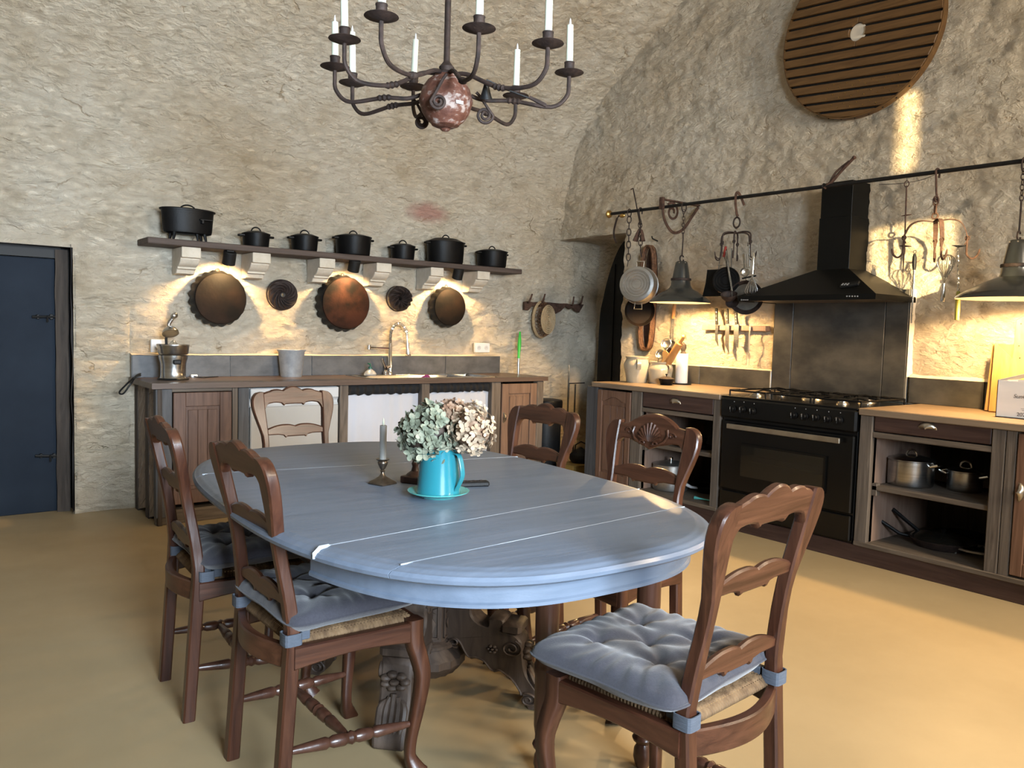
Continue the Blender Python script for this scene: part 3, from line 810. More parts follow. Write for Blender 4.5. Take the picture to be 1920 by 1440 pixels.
def iron_pot(u, vb, wpx, hpx, lab, oval=1., feet=False, lid_h=.022, handles=True, Y=5.71, knob=True):
    p0 = at(u, vb - 3, 'y', Y); depth = (V((p0.x, Y, ZS)) - EYE).dot(_fw)
    px = depth / 1500
    r = wpx * px / 2; h = hpx * px
    t = thing('cast_iron_pot', lab, 'pot', (p0.x, Y, ZS), 0, 'black cast iron pots on the shelf')
    z0 = .05 if feet else 0.0
    S = Matrix.Diagonal((1, oval, 1, 1))
    prof = [(.0001, z0), (r * .80, z0), (r * .90, z0 + .006), (r * .93, z0 + .02), (r * .99, h - .01), (r * 1.0, h), (r * .95, h), (r * .90, h - .02), (.001, h - .03)]
    G(m=S).lathe(prof, 36).obj('body', 'castiron', t)
    g = G(m=S)
    if feet: g.lathe([(r * 1.06, h - .002), (r * 1.07, h + .008), (r * .98, h + .014), (r * .90, h + .012), (.001, h + .014)], 36)
    else: g.lathe([(r * 1.03, h - .001), (r * 1.04, h + .006), (r * .94, h + .010), (r * .6, h + lid_h), (.001, h + lid_h + .004)], 36)
    ld = g.obj('lid', 'castiron', t)
    zk = h + (.012 if feet else lid_h)
    q = .035 if not feet else .05
    k = G(); k.tube([(-q * math.cos(a), 0, zk - .004 + .034 * math.sin(a)) for a in [PI * i / 10 for i in range(11)]], .005, 8); k.obj('lid_handle', 'castiron', ld)
    if handles and not feet:
        for sg in (-1, 1):
            k = G(); k.prism([(sg * r * .95, -.028), (sg * (r + .030), -.022), (sg * (r + .036), 0), (sg * (r + .030), .022), (sg * r * .95, .028)], h - .018, h - .004, None, .003)
            k.obj('handle', 'castiron', t)
    if feet:
        k = G(); k.box((r * .55, -r * oval * .98, h * .72), (.085, .02, .012), .004); k.box((r * .42, -r * oval * .93, h * .66), (.02, .03, .03), .004); k.obj('handle', 'castiron', t)
        for ax, ay in ((-.62, -.75), (.62, -.75), (.3, -.85), (-.62, .75), (.62, .75)):
            k = G(); k.tube([(r * ax * .9, r * oval * ay * .7, .058), (r * ax * 1.0, r * oval * ay * .76, 0)], [.014, .007], 8); k.obj('foot', 'castiron', t)
    return t
iron_pot(352, 452, 95, 56, 'large oval black cast iron roaster on short legs at the left end of the shelf', .52, True, Y=5.70)
iron_pot(480, 461, 50, 24, 'small low black cast iron pot, second from the left on the shelf')
iron_pot(571, 469, 50, 27, 'small black cast iron pot, third from the left, right next to the wide round pot')
iron_pot(662, 476, 67, 34, 'wide black cast iron pot in the middle of the shelf above the middle spotlight')
iron_pot(755, 484, 46, 25, 'smallest black cast iron pot, between the two wide pots on the shelf')
iron_pot(835, 493, 76, 39, 'largest round black cast iron pot, second from the right end of the shelf', .78, lid_h=.034, Y=5.70)
iron_pot(922, 500, 58, 29, 'black cast iron pot at the right end of the shelf')

for u, vt, vb, lab in ((430, 472, 495, 'left'), (664, 486, 510, 'middle'), (859, 502, 524, 'right')):
    c = at(u, (vt + vb) / 2, 'y', 5.63); r = .044
    t = thing('shelf_spotlight', 'black cylinder spotlight under the shelf above the %s baking tin' % {'left': 'brown', 'middle': 'rust red', 'right': 'smallest'}[lab], 'spotlight', (c.x, 5.63, ZS - .042), 0, 'spotlights under the shelf')
    tip = c; dv = (V((c.x, 5.80, 1.32)) - c).normalized()
    mt = axis_mat(c - dv * .045, dv)
    g = G(t); g.lathe([(.0001, 0), (r * .9, 0), (r, .006), (r, .09), (r * .9, .092), (r * .86, .07), (.0001, .06)], 24, mt); g.obj('housing', 'iron', t)
    g = G(t); g.tube([(c.x, 5.63, ZS - .042), (c.x, 5.63, c.z + .03)], .008, 8); g.box((c.x, 5.63, ZS - .048), (.05, .05, .01), .002); g.obj('stem', 'iron', t)
    G(t).lathe([(.0001, .073), (r * .8, .073), (.0001, .0735)], 20, mt).obj('lamp', 'bulb', t)
    spot('spot_' + lab, c + dv * .055, V((c.x, 5.88, 1.35)), 24, WARM, 128, .45, .02)

# ------------------------------------------------------------------ tins hung on the wall
def hung_tin(u, v, wpx, hpx, lab, mt_, depth=.07, crimp=20):
    p = at(u, v, 'y', 5.80); px = (p - EYE).dot(_fw) / 1500
    r = hpx * px / 2
    t = thing('baking_tin', lab, 'baking tin', (p.x, 5.835, p.z), 0, 'round crimped tins hanging on the back wall')
    F = basis((1, 0, 0), (0, 0, 1), (0, -1, 0))
    fn = lambda a, k: 1 + (.085 * (1 - k / 3.2) * abs(math.sin(a * crimp / 2)) if k < 4 else 0)
    G(m=F).lathe([(r * 1.0, 0), (r * 1.0, depth * .35), (r * .985, depth * .7), (r * .97, depth), (r * .955, depth + .004)], 120, fn=fn, cap=False).obj('crimped_side', 'iron', t, angle=50)
    G(m=F).lathe([(r * .965, depth + .002), (r * .94, depth + .008), (r * .6, depth + .013), (.001, depth + .015)], 60).obj('bottom', mt_, t)
    k = G(); k.tube([(0, -.006 + .012 * math.cos(a) * 0, r + .012 + .012 * math.sin(a)) for a in ()] or [V((.012 * math.cos(a), 0, r + .014 + .012 * math.sin(a))) for a in [2 * PI * i / 12 for i in range(12)]], .003, 6, closed=True)
    k.obj('hanging_ring', 'rust', t)
    return t
hung_tin(411, 560, 104, 99, 'large brown crimped baking tin hanging below the left spotlight', 'panrust')
hung_tin(645, 569, 96, 100, 'largest crimped baking tin with a rust red bottom hanging below the middle spotlight', 'pancopper')
hung_tin(840, 576, 64, 72, 'smallest crimped baking tin hanging below the right spotlight', 'panrust', .065, 16)

def bundt(u, v, hpx, lab, swirl, deep, flutes):
    p = at(u, v, 'y', 5.80); px = (p - EYE).dot(_fw) / 1500; r = hpx * px / 2
    t = thing('cake_mould', lab, 'cake mould', (p.x, 5.83, p.z), 0, 'fluted ring moulds on the back wall')
    def fn(a, b):
        s = b; rad = r * (1 - .86 * s)
        hgt = deep * math.sin(PI * min(1, .12 + s * .80)) ** .7
        th = 2 * PI * a + swirl * s
        fl = math.sin(flutes * th)
        amp = .12 * math.sin(PI * s) ** .6 if s > 0 else 0
        rad *= 1 + amp * .6 * fl; hgt *= 1 + .30 * fl * math.sin(PI * min(1, s * 1.02 + .0))
        ph = 2 * PI * a
        return (rad * math.cos(ph), -hgt, rad * math.sin(ph))
    G().grid(144, 22, fn).obj('fluted_body', 'rustdark', t, angle=180)
    G(m=basis((1, 0, 0), (0, 0, 1), (0, -1, 0))).lathe([(r * .98, 0), (r * 1.03, .004), (r * 1.02, .012), (r * .96, .012)], 48, cap=False).obj('rim', 'rustdark', t)
    G(m=basis((1, 0, 0), (0, 0, 1), (0, -1, 0))).lathe([(r * .15, .0), (r * .145, deep * .55)], 20, cap=False).obj('centre_tube', 'zinc' if swirl > 2 else 'iron', t)
bundt(530, 553, 57, 'shallow swirled cake mould between the brown and the rust red tins', 2.2, .075, 12)
bundt(748, 560, 47, 'deep fluted cake mould between the rust red and the smallest tins', 1.0, .10, 12)

# ------------------------------------------------------------------ things on the left worktop
c = at(325, 700, 'y', 5.56); c = V((c.x, 5.56, .9))
t = thing('citrus_press', 'stainless steel electric citrus press with raised lever lid on the left worktop', 'juicer', c)
px = (c - EYE).dot(_fw) / 1500
r = 25 * px; S = lambda n_: n_ * px
G().lathe([(.0001, 0), (r * .98, 0), (r, .008), (r * .90, .02), (r * .88, S(14)), (r * .90, S(30)), (r * 1.0, S(40)), (r * 1.03, S(46)), (r * .97, S(46.5)), (.0001, S(46))], 36).obj('body', 'steel', t)
g = G(); g.lathe([(r * 1.0, S(47.5)), (r * 1.06, S(50)), (r * 1.13, S(62)), (r * 1.17, S(64)), (r * 1.16, S(66)), (r * 1.08, S(65)), (r * .9, S(54)), (.0001, S(52))], 36); g.obj('bowl', 'steel', t)
g = G()
def cone(a, b):
    th = 2 * PI * a; rr = r * .62 * (1 - b) ** .8 * (1 + .13 * math.cos(10 * th)); return (rr * math.cos(th), rr * math.sin(th), S(53) + S(22) * b)
g.grid(80, 10, cone); g.obj('reamer', 'chrome', t, angle=60)
G().lathe([(.0001, 0), (r * 1.08, 0), (r * 1.12, .006), (r * 1.05, .012), (.0001, .012)], 36).obj('base_plate', 'iron', t)
g = G(); g.box((.0, -r * 1.0, S(34)), (.05, .02, .03), .006); g.obj('spout', 'black', t)
g = G(); g.lathe([(r * .60, 0), (r * .58, .012), (r * .42, .035), (r * .2, .05), (.0001, .055)], 28, Matrix.Translation((-.012, 0.02, S(86))) @ Matrix.Rotation(math.radians(-32), 4, 'X')); lid_o = g.obj('press_lid', 'steel', t); g = G(); g.lathe([(r * .58, .001), (r * .4, .025), (.0001, .035)], 24, Matrix.Translation((-.012, 0.02, S(86))) @ Matrix.Rotation(math.radians(-32), 4, 'X'), cap=False); g.obj('lid_inside', 'iron', lid_o); lid = lid_o
g = G(); g.tube(smooth_path([(-.015, .05, S(92)), (-.012, .06, S(104)), (.0, .05, S(112)), (.012, .03, S(119)), (.022, .01, S(121))], 5), [.012] * 5 + [.014] * 8 + [.019] * 6 + [.014, .008], 10); g.obj('lever', 'steel', lid)
g = G(); g.tube([(-.02, r * .95, S(48)), (-.02, r * 1.1, S(75)), (-.016, .06, S(95))], .009, 8); g.obj('lever_arm', 'iron', t)
cb = thing('power_cable', 'black cable looping off the left end of the worktop beside the citrus press', 'cable', (1.3, 5.6, .9))
pp = [at(300, 704, 'z', .905), at(283, 703, 'z', .906), at(268, 704, 'z', .906), at(255, 706, 'y', 5.55), at(240, 718, 'y', 5.58), at(224, 735, 'y', 5.62), at(231, 738, 'y', 5.64), at(245, 720, 'y', 5.66), at(258, 703, 'y', 5.66), at(278, 699, 'z', .906), at(296, 699, 'z', .906)]
pp[0].z = pp[1].z = .906
G(cb).tube(smooth_path(pp, 6), .0055, 6).obj('lead', 'iron', cb)
cb = thing('charger_lead', 'thin black lead with a white plug lying right of the citrus press', 'cable', at(365, 704, 'z', .9))
pp = [at(350, 700, 'z', .904), at(361, 705, 'z', .908), at(378, 708, 'z', .904), at(395, 707, 'z', .904), at(409, 706, 'z', .904)]
G(cb).tube(smooth_path(pp, 5), .0035, 6).obj('lead', 'iron', cb)
G(cb).box(at(364, 705, 'z', .91), (.045, .022, .02), .004).obj('plug', 'white', cb)
def socket(u0, v0, u1, v1, lab, n):
    a = at(u0, v0, 'y', 5.80); b = at(u1, v1, 'y', 5.80)
    t = thing('wall_socket', lab, 'socket', ((a.x + b.x) / 2, 5.81, (a.z + b.z) / 2))
    G(t).span((a.x, 5.797, b.z), (b.x, 5.825, a.z), .004).obj('plate', 'white', t)
    for i in range(n):
        cx = a.x + (b.x - a.x) * (i + .5) / n; cz = (a.z + b.z) / 2; r_ = min(.02, (b.x - a.x) / n * .42)
        mt = basis((1, 0, 0), (0, 0, 1), (0, -1, 0), (cx, 5.797, cz))
        g = G(t); g.lathe([(r_, 0), (r_ * 1.02, .002), (r_ * .88, .0025), (r_ * .84, .0005), (.0001, .0005)], 24, mt); w2 = g.obj('well', 'appl', t)
        g = G(t)
        for dx, dz in ((-.008, 0), (.008, 0), (0, .009)): g.lathe([(.0022, .0006), (.0001, .0011)], 8, basis((1, 0, 0), (0, 0, 1), (0, -1, 0), (cx + dx * .7, 5.797, cz + dz * .8)))
        g.obj('pin_hole', 'iron', w2)
socket(891, 643, 918, 661, 'white double wall socket above the right end of the grey tiles', 2)
socket(283, 636, 310, 661, 'white single wall socket behind the citrus press', 1)
c = at(546, 706, 'z', .9); px = (c - EYE).dot(_fw) / 1500
t = thing('ice_bucket', 'plain galvanised metal bucket on the brown worktop', 'bucket', c)
G().lathe([(.0001, 0), (19 * px, 0), (19.6 * px, .004), (24 * px, 46 * px), (26.5 * px, 49 * px), (26.8 * px, 50.5 * px), (25.5 * px, 50 * px), (23 * px, 46 * px), (18 * px, .01), (.0001, .01)], 40).obj('pail', 'zinc', t)
# spring tap
c = at(731, 690, 'y', 5.755); c = V((c.x, 5.755, .9)); px = (c - EYE).dot(_fw) / 1500
t = thing('spring_tap', 'tall chrome kitchen tap with a coiled spring hose over the sink', 'tap', c)
g = G(); g.lathe([(.0001, 0), (.026, 0), (.027, .012), (.021, .02), (.018, .03), (.018, .16), (.015, .165), (.015, .25), (.012, .26), (.0001, .26)], 20); g.obj('column', 'chrome', t)
arcp = [(0, 0, .25), (0, 0, .30), (.005, 0, .345), (.022, 0, .385), (.05, 0, .412), (.082, 0, .417), (.115, 0, .400), (.140, 0, .368), (.153, 0, .33)]
ap = smooth_path(arcp, 14)
g = G(); g.tube(ap, .006, 8); g.obj('hose', 'iron', t)
g = G(); co = []
for i in range(len(ap) * 6 - 6):
    k, f_ = divmod(i, 6); p = ap[k].lerp(ap[k + 1], f_ / 6); tg = (ap[k + 1] - ap[k]).normalized(); n1 = V((0, 1, 0)); n2 = tg.cross(n1)
    a = i * 2 * PI / 14 * 2.2
    co.append(p + (n1 * math.cos(a) + n2 * math.sin(a)) * .0105)
g.tube(co, .0026, 5); g.obj('spring', 'chrome', t)
g = G(); g.tube([(.153, 0, .33), (.157, 0, .285), (.160, 0, .25), (.164, 0, .20), (.168, 0, .165)], [.007, .008, .014, .015, .022], 14); g.box((.168, 0, .16), (.04, .04, .012), .004); g.obj('spray_head', 'chrome', t)
g = G(); g.tube([(0, 0, .215), (-.20, .0, .222)], .006, 8); g.tube([(-.192, 0, .205), (-.192, 0, .24)], .016, 12); g.obj('holder_arm', 'chrome', t)
g = G(); g.tube([(-.01, -.01, .07), (-.045, -.02, .055)], .017, 12); g.tube([(-.05, -.02, .06), (-.085, -.03, .13)], [.009, .006], 8); g.obj('lever', 'chrome', t)
g = G(); g.lathe([(.0001, 0), (.018, 0), (.018, .03), (.008, .04), (.0001, .04)], 14, Matrix.Translation((-.055, -.03, 0))); g.obj('side_valve', 'chrome', t)
c = at(694, 704, 'z', .904)
t = thing('soap_dispenser', 'small clear soap dispenser with a green pump beside the tap', 'dispenser', c)
G().lathe([(.0001, 0), (.045, 0), (.05, .01), (.04, .03), (.014, .048), (.012, .054), (.0001, .054)], 20).obj('bottle', 'zinc', t)
g = G(); g.lathe([(.016, .054), (.016, .068), (.006, .072), (.006, .092), (.0001, .092)], 14); g.tube([(0, 0, .09), (-.025, -.01, .094)], .006, 8); g.obj('pump', 'teal', t)
c = at(775, 706, 'z', .89)
t = thing('dish_cloth', 'crumpled purple dish cloth lying in the sink', 'cloth', (c.x, 5.45, .79))
def fn(a, b):
    th = 2 * PI * a; rr = .075 * math.sin(PI / 2 * min(1, 1.2 * (1 - b))) ; return (rr * 1.2 * math.cos(th), rr * .8 * math.sin(th), .118 * (b ** .6) * (1 + .2 * noise.noise(V((math.cos(th) * 2, math.sin(th) * 2, b * 3)))))
G().grid(30, 12, fn).obj('cloth', 'purple', t, angle=180)

# broom, rack and basket on the back wall
a = at(975, 622, 'y', 5.77); b_ = at(972.5, 672, 'y', 5.73); c_ = at(972, 790, 'y', 5.66)
c_ = b_ + (b_ - a).normalized() * 1.0
t = thing('broom', 'broom with a bright green grip leaning on the back wall behind the worktop end', 'broom', (b_.x, b_.y, 0))
G(t).tube([a, a.lerp(b_, .15), a.lerp(b_, .3), a.lerp(b_, .5), a.lerp(b_, .8), b_], [.008, .011, .016, .018, .013, .012], 12).obj('grip', 'green', t)
G(t).tube([b_, V((b_.x, b_.y, .22))], .010, 10).obj('stick', 'alu', t)
G(t).box((b_.x, b_.y + .0, .12), (.10, .035, .2), .01).obj('brush', 'iron', t)
P = lambda u, v, y=5.80: at(u, v, 'y', y)
t = thing('coat_rack', 'rust brown wooden rack with upturned hooks on the back wall near the niche', 'rack', P(1040, 576, 5.83))
m = basis((1, 0, 0), (0, 0, 1), (0, -1, 0), (0, 5.835, 0))
pts = [(983, 566), (990, 565), (1000, 567), (1012, 566), (1030, 567), (1050, 569), (1062, 569), (1070, 571), (1082, 570), (1094, 571), (1090, 578), (1085, 586), (1078, 583), (1074, 577), (1067, 580), (1060, 575), (1050, 584), (1040, 589), (1032, 580), (1010, 573), (996, 575), (990, 582), (983, 581)]
pts = [(P(u, v, 5.815).x, P(u, v, 5.815).z) for u, v in pts]
G(t).prism(pts, .0, .03, basis((1, 0, 0), (0, 0, 1), (0, -1, 0), (0, 5.835, 0)), .004).obj('board', 'rust', t)
for ub, vb, du in ((990, 567, 8), (1016, 567, 6), (1073, 572, 3), (1087, 571, 6)):
    a = P(ub, vb, 5.80); b2 = P(ub + du * .7, vb - 9, 5.74); c2 = P(ub + du, vb - 16, 5.74)
    G(t).tube(smooth_path([a, P(ub + du * .3, vb - 2, 5.75), b2, c2], 4), [.010] * 8 + [.008] * 4 + [.006], 8).obj('hook', 'rust', t)
c = P(1015, 599, 5.80); px = (c - EYE).dot(_fw) / 1500
t = thing('bread_basket', 'oval open-work straw basket hanging from the rust brown rack', 'basket', (c.x, 5.80, c.z), 0)
RX, RZ, DP = .105, 33 * px, .10
g = G(); 
for q in range(3): g.tube([(RX * (1.03 - .02 * q) * math.cos(a), -.004 - .008 * q, RZ * (1.03 - .02 * q) * math.sin(a)) for a in [2 * PI * i / 40 for i in range(40)]], .007, 6, closed=True)
g.obj('rim', 'straw', t)
g = G()
for i in range(28):
    for sg in (-1, 1):
        a0 = 2 * PI * i / 28; a1 = a0 + sg * .45
        g.tube([(RX * math.cos(a0), -.02, RZ * math.sin(a0)), (RX * .93 * math.cos((a0 + a1) / 2), -DP * .6, RZ * .93 * math.sin((a0 + a1) / 2)), (RX * .78 * math.cos(a1), -DP, RZ * .78 * math.sin(a1))], .0028, 4)
tag(g.obj('lattice_side', 'wicker', t), kind='stuff')
g = G()
for q in range(8):
    f_ = .78 - q * .1
    if f_ > .02: g.tube([(RX * f_ * math.cos(a), -DP - .004 * (1 - f_), RZ * f_ * math.sin(a)) for a in [2 * PI * i / 30 for i in range(30)]], .0075, 5, closed=True)
g.obj('woven_bottom', 'straw', t)

# bin, fire irons and box in the corner
c = at(1037, 742, 'z', .68); c = V((4.66, 5.50, 0)); 
t = thing('pedal_bin', 'black cylindrical pedal bin beside the right end of the sink cabinet', 'bin', c)
G().lathe([(.0001, .01), (.135, .01), (.14, .02), (.14, .60), (.136, .61), (.0001, .61)], 32).obj('drum', 'iron', t)
G().lathe([(.148, .60), (.150, .615), (.150, .66), (.145, .672), (.10, .68), (.0001, .682)], 32).obj('lid', 'castiron', t)
G().lathe([(.142, 0), (.145, .01), (.142, .025)], 32, cap=False).obj('base_ring', 'steel', t)
t = thing('fire_iron_stand', 'thin steel fire iron stand in front of the niche', 'fire irons', (5.0, 5.55, 0))
a = at(1067, 684, 'y', 5.55); a2 = at(1076, 720, 'y', 5.55); b1 = at(1066, 719, 'y', 5.55); b2 = at(1096, 718, 'y', 5.55)
G(t).tube([(a.x, 5.55, 0), (a.x, 5.55, a.z)], .007, 8).obj('upright', 'steel', t)
G(t).tube([(a2.x, 5.53, .02), (a2.x, 5.53, a2.z)], .008, 8).obj('poker', 'steel', t)
G(t).tube([(a.x, 5.55, .03), (a.x + .015, 5.56, b1.z)], .006, 8).obj('tongs', 'iron', t)
G(t).tube([b1, b2], .005, 8).obj('crossbar', 'iron', t)
G(t).lathe([(.0001, 0), (.11, 0), (.10, .012), (.0001, .012)], 20, Matrix.Translation((a.x + .02, 5.55, 0))).obj('foot', 'iron', t)
c = at(1080, 885, 'z', 0)
t = thing('ochre_box', 'low ochre cardboard box on the floor between the two cabinets', 'box', (4.72, 5.12, 0))
g = G(); g.box((0, 0, .07), (.30, .22, .14), .004); g.obj('box_body', 'yellowbox', t)
g = G(); g.box((0, 0, .143), (.305, .225, .008), .003); g.obj('lid', 'yellowbox', t)
t = thing('black_kettle', 'dark round kettle standing on the low ochre box', 'kettle', (4.76, 5.13, .147))
G().lathe([(.0001, 0), (.075, 0), (.095, .03), (.095, .07), (.06, .11), (.03, .12), (.012, .135), (.0001, .14)], 24).obj('body', 'iron', t)
G().tube([(-.07, 0, .10), (-.06, 0, .16), (0, 0, .185), (.06, 0, .16), (.07, 0, .10)], .006, 8).obj('handle', 'iron', t)
# ------------------------------------------------------------------ right run: cooker between two open cabinets
XF = 4.40
U = lambda u, v=800: -at(u, v, 'x', XF).y
ZR = lambda u, v: at(u, v, 'x', XF).z
MR = basis((0, -1, 0), (-1, 0, 0), (0, 0, 1), (XF, 0, 0))
YA, YE = 4.60, .75      # far left end, and an end beyond the right edge of the photo
ST0, ST1 = U(1351), U(1611)
DEP = .735
def open_cabinet(name, lab, uprights, u0, u1, door=None, rails=(), drawer=None, shelf_z=None, inner=None, lining_left=True):
    t = thing(name, lab, 'cabinet', (XF, -(u0 + u1) / 2, 0))
    for a, b, mm in uprights: G(t, MR).span((a, -.06, .125), (b, .0, .862), .004).obj('upright', mm, t)
    i0, i1 = inner
    G(t, MR).span((i0 - .02, -DEP, .125), (i0, -.03, .862)).obj('side_lining', 'inside', t)
    G(t, MR).span((i1, -DEP, .125), (i1 + .02, -.03, .862)).obj('side_panel', 'woodL', t)
    G(t, MR).span((u0, -DEP, .10), (u1, .006, .128), .004).obj('bottom_board', 'drifty', t)
    G(t, MR).span((u0, -DEP - .01, .1), (u1, -DEP + .002, .862)).obj('back_panel', 'oldbeam', t)
    G(t, MR).span((i0, -.55, shelf_z - .028), (i1, -.03, shelf_z), .003).obj('shelf', 'drifty', t)
    zd0, zd1 = drawer
    G(t, MR).span((i0, -.06, zd0 - .035), (i1, -.004, zd0 - .004), .003).obj('rail', 'drifty', t)
    g = G(t, MR); g.span((i0 + .006, -.40, zd0 + .003), (i1 - .006, -.006, zd1 - .003), .004); d_ = g.obj('drawer', 'drawer', t)
    cup_handle(t, MR @ Matrix.Translation((0, -.008, 0)), (i0 + i1) / 2 - .01, (zd0 + zd1) / 2 + .012, False, d_)
    for zz in (shelf_z,):
        G(t, MR).span((i0 - .001, -.07, zz - .06), (i0 + .03, -.03, zz + .012), .003).obj('shelf_bracket', 'driftz', t)
    return t
i0, i1 = U(1201), U(1336)
sz = ZR(1240, 836)
tL = open_cabinet('base_cabinet', 'weathered wood cabinet left of the black cooker, with one panelled door', [(U(1098), U(1118), 'greyz'), (U(1182), i0, 'driftz'), (i1, ST0 - .004, 'driftz')], U(1097), ST0 - .004,
    inner=(i0, i1), drawer=(ZR(1268, 771) + .0, ZR(1268, 738)), shelf_z=sz)
panel_door(tL, MR, U(1119), U(1181), .135, .845, 'woodR', 'woodR', arch=.035, handle=(U(1171), ZR(1171, 815), True), fw=.05)
G(tL, MR).span((U(1097), -DEP, .1), (U(1097) + .03, -.03, .862), .003).obj('end_panel', 'greyz', tL)
i0b, i1b = U(1633, 850), U(1858, 850)
szb = ZR(1740, 930)
tR = open_cabinet('base_cabinet', 'weathered wood cabinet right of the black cooker with a drawer above two open bays', [(ST1 + .004, i0b, 'driftz'), (i1b, U(1884, 850), 'driftz'), (U(1885, 850), U(1905, 850), 'driftz')], ST1 + .004, -YE,
    inner=(i0b, i1b), drawer=(ZR(1745, 822), ZR(1745, 783)), shelf_z=szb)
panel_door(tR, MR, U(1908, 850), U(1908, 850) + .42, .14, .85, 'woodR', 'woodR', arch=.0, handle=(U(1908, 850) + .035, ZR(1912, 923), True), fw=.055)
G(tR, MR).span((U(1908, 850) + .425, -.06, .125), (-YE, .0, .862), .004).obj('upright', 'driftz', tR)
t = thing('kickboard', 'dark brown kickboard along the floor under the cooker and its cabinets', 'plinth', (4.41, 3, 0))
G(t).span((4.412, YE, 0), (4.44, YA - .02, .10), .003).obj('board', 'drawer', t)

t = thing('worktop', 'pale wood worktop left of the cooker carrying the stoneware jars', 'worktop', (XF, 4, .87))
zt = .9
G(t).span((XF - .02, -ST0 + .002, .862), (XR - .02, YA + .02, zt), .004).obj('plank_top', 'topY', t)
t = thing('worktop', 'pale wood worktop right of the cooker carrying the cutting boards', 'worktop', (XF, 1.6, .87))
G(t).span((XF - .02, YE, .862), (XR - .02, -ST1 - .002, zt), .004).obj('plank_top', 'topY', t)

# backsplash: low tiles and the tall panel behind the cooker
t = thing('tile_backsplash', 'dark oxidised tile panel behind the cooker with low tiles on both sides', 'backsplash', (XR - .02, 3, .9))
xt = XR - .035
Yt = lambda u, v=640: at(u, v, 'x', xt).y
zlo = at(1390, 692, 'x', xt).z; zro = at(1780, 712, 'x', xt).z; zhi = 1.62
ey = [YA + .3, Yt(1311, 710), Yt(1449, 700)]
for a, b in zip(ey[:-1], ey[1:]): G(t).span((xt, b + .002, .9005), (xt + .02, a - .002, zlo), .0015).obj('tile', 'slab', t)
py = [Yt(1451), Yt(1487), Yt(1659), Yt(1703)]
for a, b in zip(py[:-1], py[1:]): G(t).span((xt - .012, b + .0025, .9005), (xt + .02, a - .0025, zhi), .0015).obj('panel_tile', 'slab', t)
ry = [Yt(1704, 720), Yt(1845, 740), Yt(1845, 740) - .6]
for a, b in zip(ry[:-1], ry[1:]): G(t).span((xt, b + .002, .9005), (xt + .02, a - .002, zro), .0015).obj('tile', 'slab', t)
G(t).span((xt + .003, py[-1], .9), (xt + .03, py[0], zhi - .002)).obj('mortar', 'grout', t)
G(t).span((xt - .012, py[0] + .0, .9), (xt + .02, py[0] + .012, zlo), .002).obj('edge_strip', 'zinc', t)
g = G()
g.grid(60, 4, lambda a, b: (xt + b * .06, ey[0] + a * (ey[2] - ey[0]), zlo + .010 - .008 * (1 - b) ** 2 + .003 * noise.noise(V((a * 20, b, 0)))))
g.grid(60, 4, lambda a, b: (xt + b * .06, ry[0] + a * (ry[2] - ry[0]), zro + .030 * b + .003 * noise.noise(V((a * 20, b, 3)))))
g.grid(4, 40, lambda a, b: (xt - .005 + a * .06, py[0] + .004 + .02 * a, zlo + b * (zhi - zlo)))
g.grid(4, 40, lambda a, b: (xt - .005 + a * .06, py[-1] - .004 - .018 * a, zro + b * (zhi - zro)))
tag(g.obj('trim_2', 'ledge', angle=180), kind='structure', label='smooth plaster edges round the tiles beside the cooker')

# ------------------------------------------------------------------ cooker
c0, c1 = ST0 + .008, ST1 - .008
t = thing('range_cooker', 'wide black gas range cooker with eight knobs and a glass oven door', 'cooker', (XF, -(c0 + c1) / 2, .1))
G(t, MR).span((c0, -.62, .1), (c1, -.012, .885), .005).obj('body', 'stove', t)
zc0, zc1 = ZR(1480, 800), ZR(1480, 752)
g = G(t, MR); g.span((c0, -.03, .752), (c1, .022, .886), .012); cp = g.obj('control_panel', 'stove', t)
kn = [(1373, 767), (1391, 768), (1410, 771), (1487, 779), (1507, 781), (1528, 783), (1550, 786), (1572, 788)]
for u, v in kn:
    p = at(u, v, 'x', XF - .03); F = axis_mat((XF - .021, p.y, p.z), (-1, 0, 0))
    g = G(t); g.lathe([(.024, 0), (.0245, .004), (.021, .006), (.0185, .024), (.016, .027), (.0001, .027)], 20, F)
    g.box((XF - .021 - .029, p.y, p.z), (.010, .007, .036), .002); k = g.obj('knob', 'castiron', t)
    G(t).box((XF - .0555, p.y, p.z + .008), (.001, .0022, .017)).obj('pointer', 'greymark', k)
    q = at(u + 4, v - 14, 'x', XF - .022)
    G(t).lathe([(.0035, 0), (.0001, .0006)], 10, axis_mat((XF - .0222, q.y, q.z), (-1, 0, 0))).obj('mark', 'greymark', cp)
zo1, zo0 = .735, ZR(1440, 935)
g = G(t, MR); g.span((c0 + .012, -.012, zo0 + .01), (c1 - .012, .012, zo1), .008); od = g.obj('oven_door', 'stove', t)
w0 = -at(1392, 850, 'x', XF - .01).y; w1 = -at(1548, 850, 'x', XF - .01).y; wz1 = ZR(1400, 835); wz0 = ZR(1400, 893)
G(t, MR).span((w0, .0255, wz0), (w1, .0285, wz1), .001).obj('window', 'glass', od)
G(t, MR).span((w0 - .01, .012, wz0 - .01), (w1 + .01, .014, wz1 + .01)).obj('oven_cavity', 'rustdark', od)
g = G(t, MR)
for a_, b_ in ((w0 - .012, w0), (w1, w1 + .012)): g.span((a_, .012, wz0 - .012), (b_, .029, wz1 + .012))
g.span((w0, .012, wz1), (w1, .029, wz1 + .012)); g.span((w0, .012, wz0 - .012), (w1, .029, wz0)); g.obj('window_frame', 'stove', od)
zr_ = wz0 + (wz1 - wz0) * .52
G(t, MR).tube([(w0 + .06, .019, zr_), (w1 - .01, .019, zr_)], .005, 6).obj('reflection_bar', 'nickel', od)  # bars added behind the pane to imitate a bright reflection in the glass
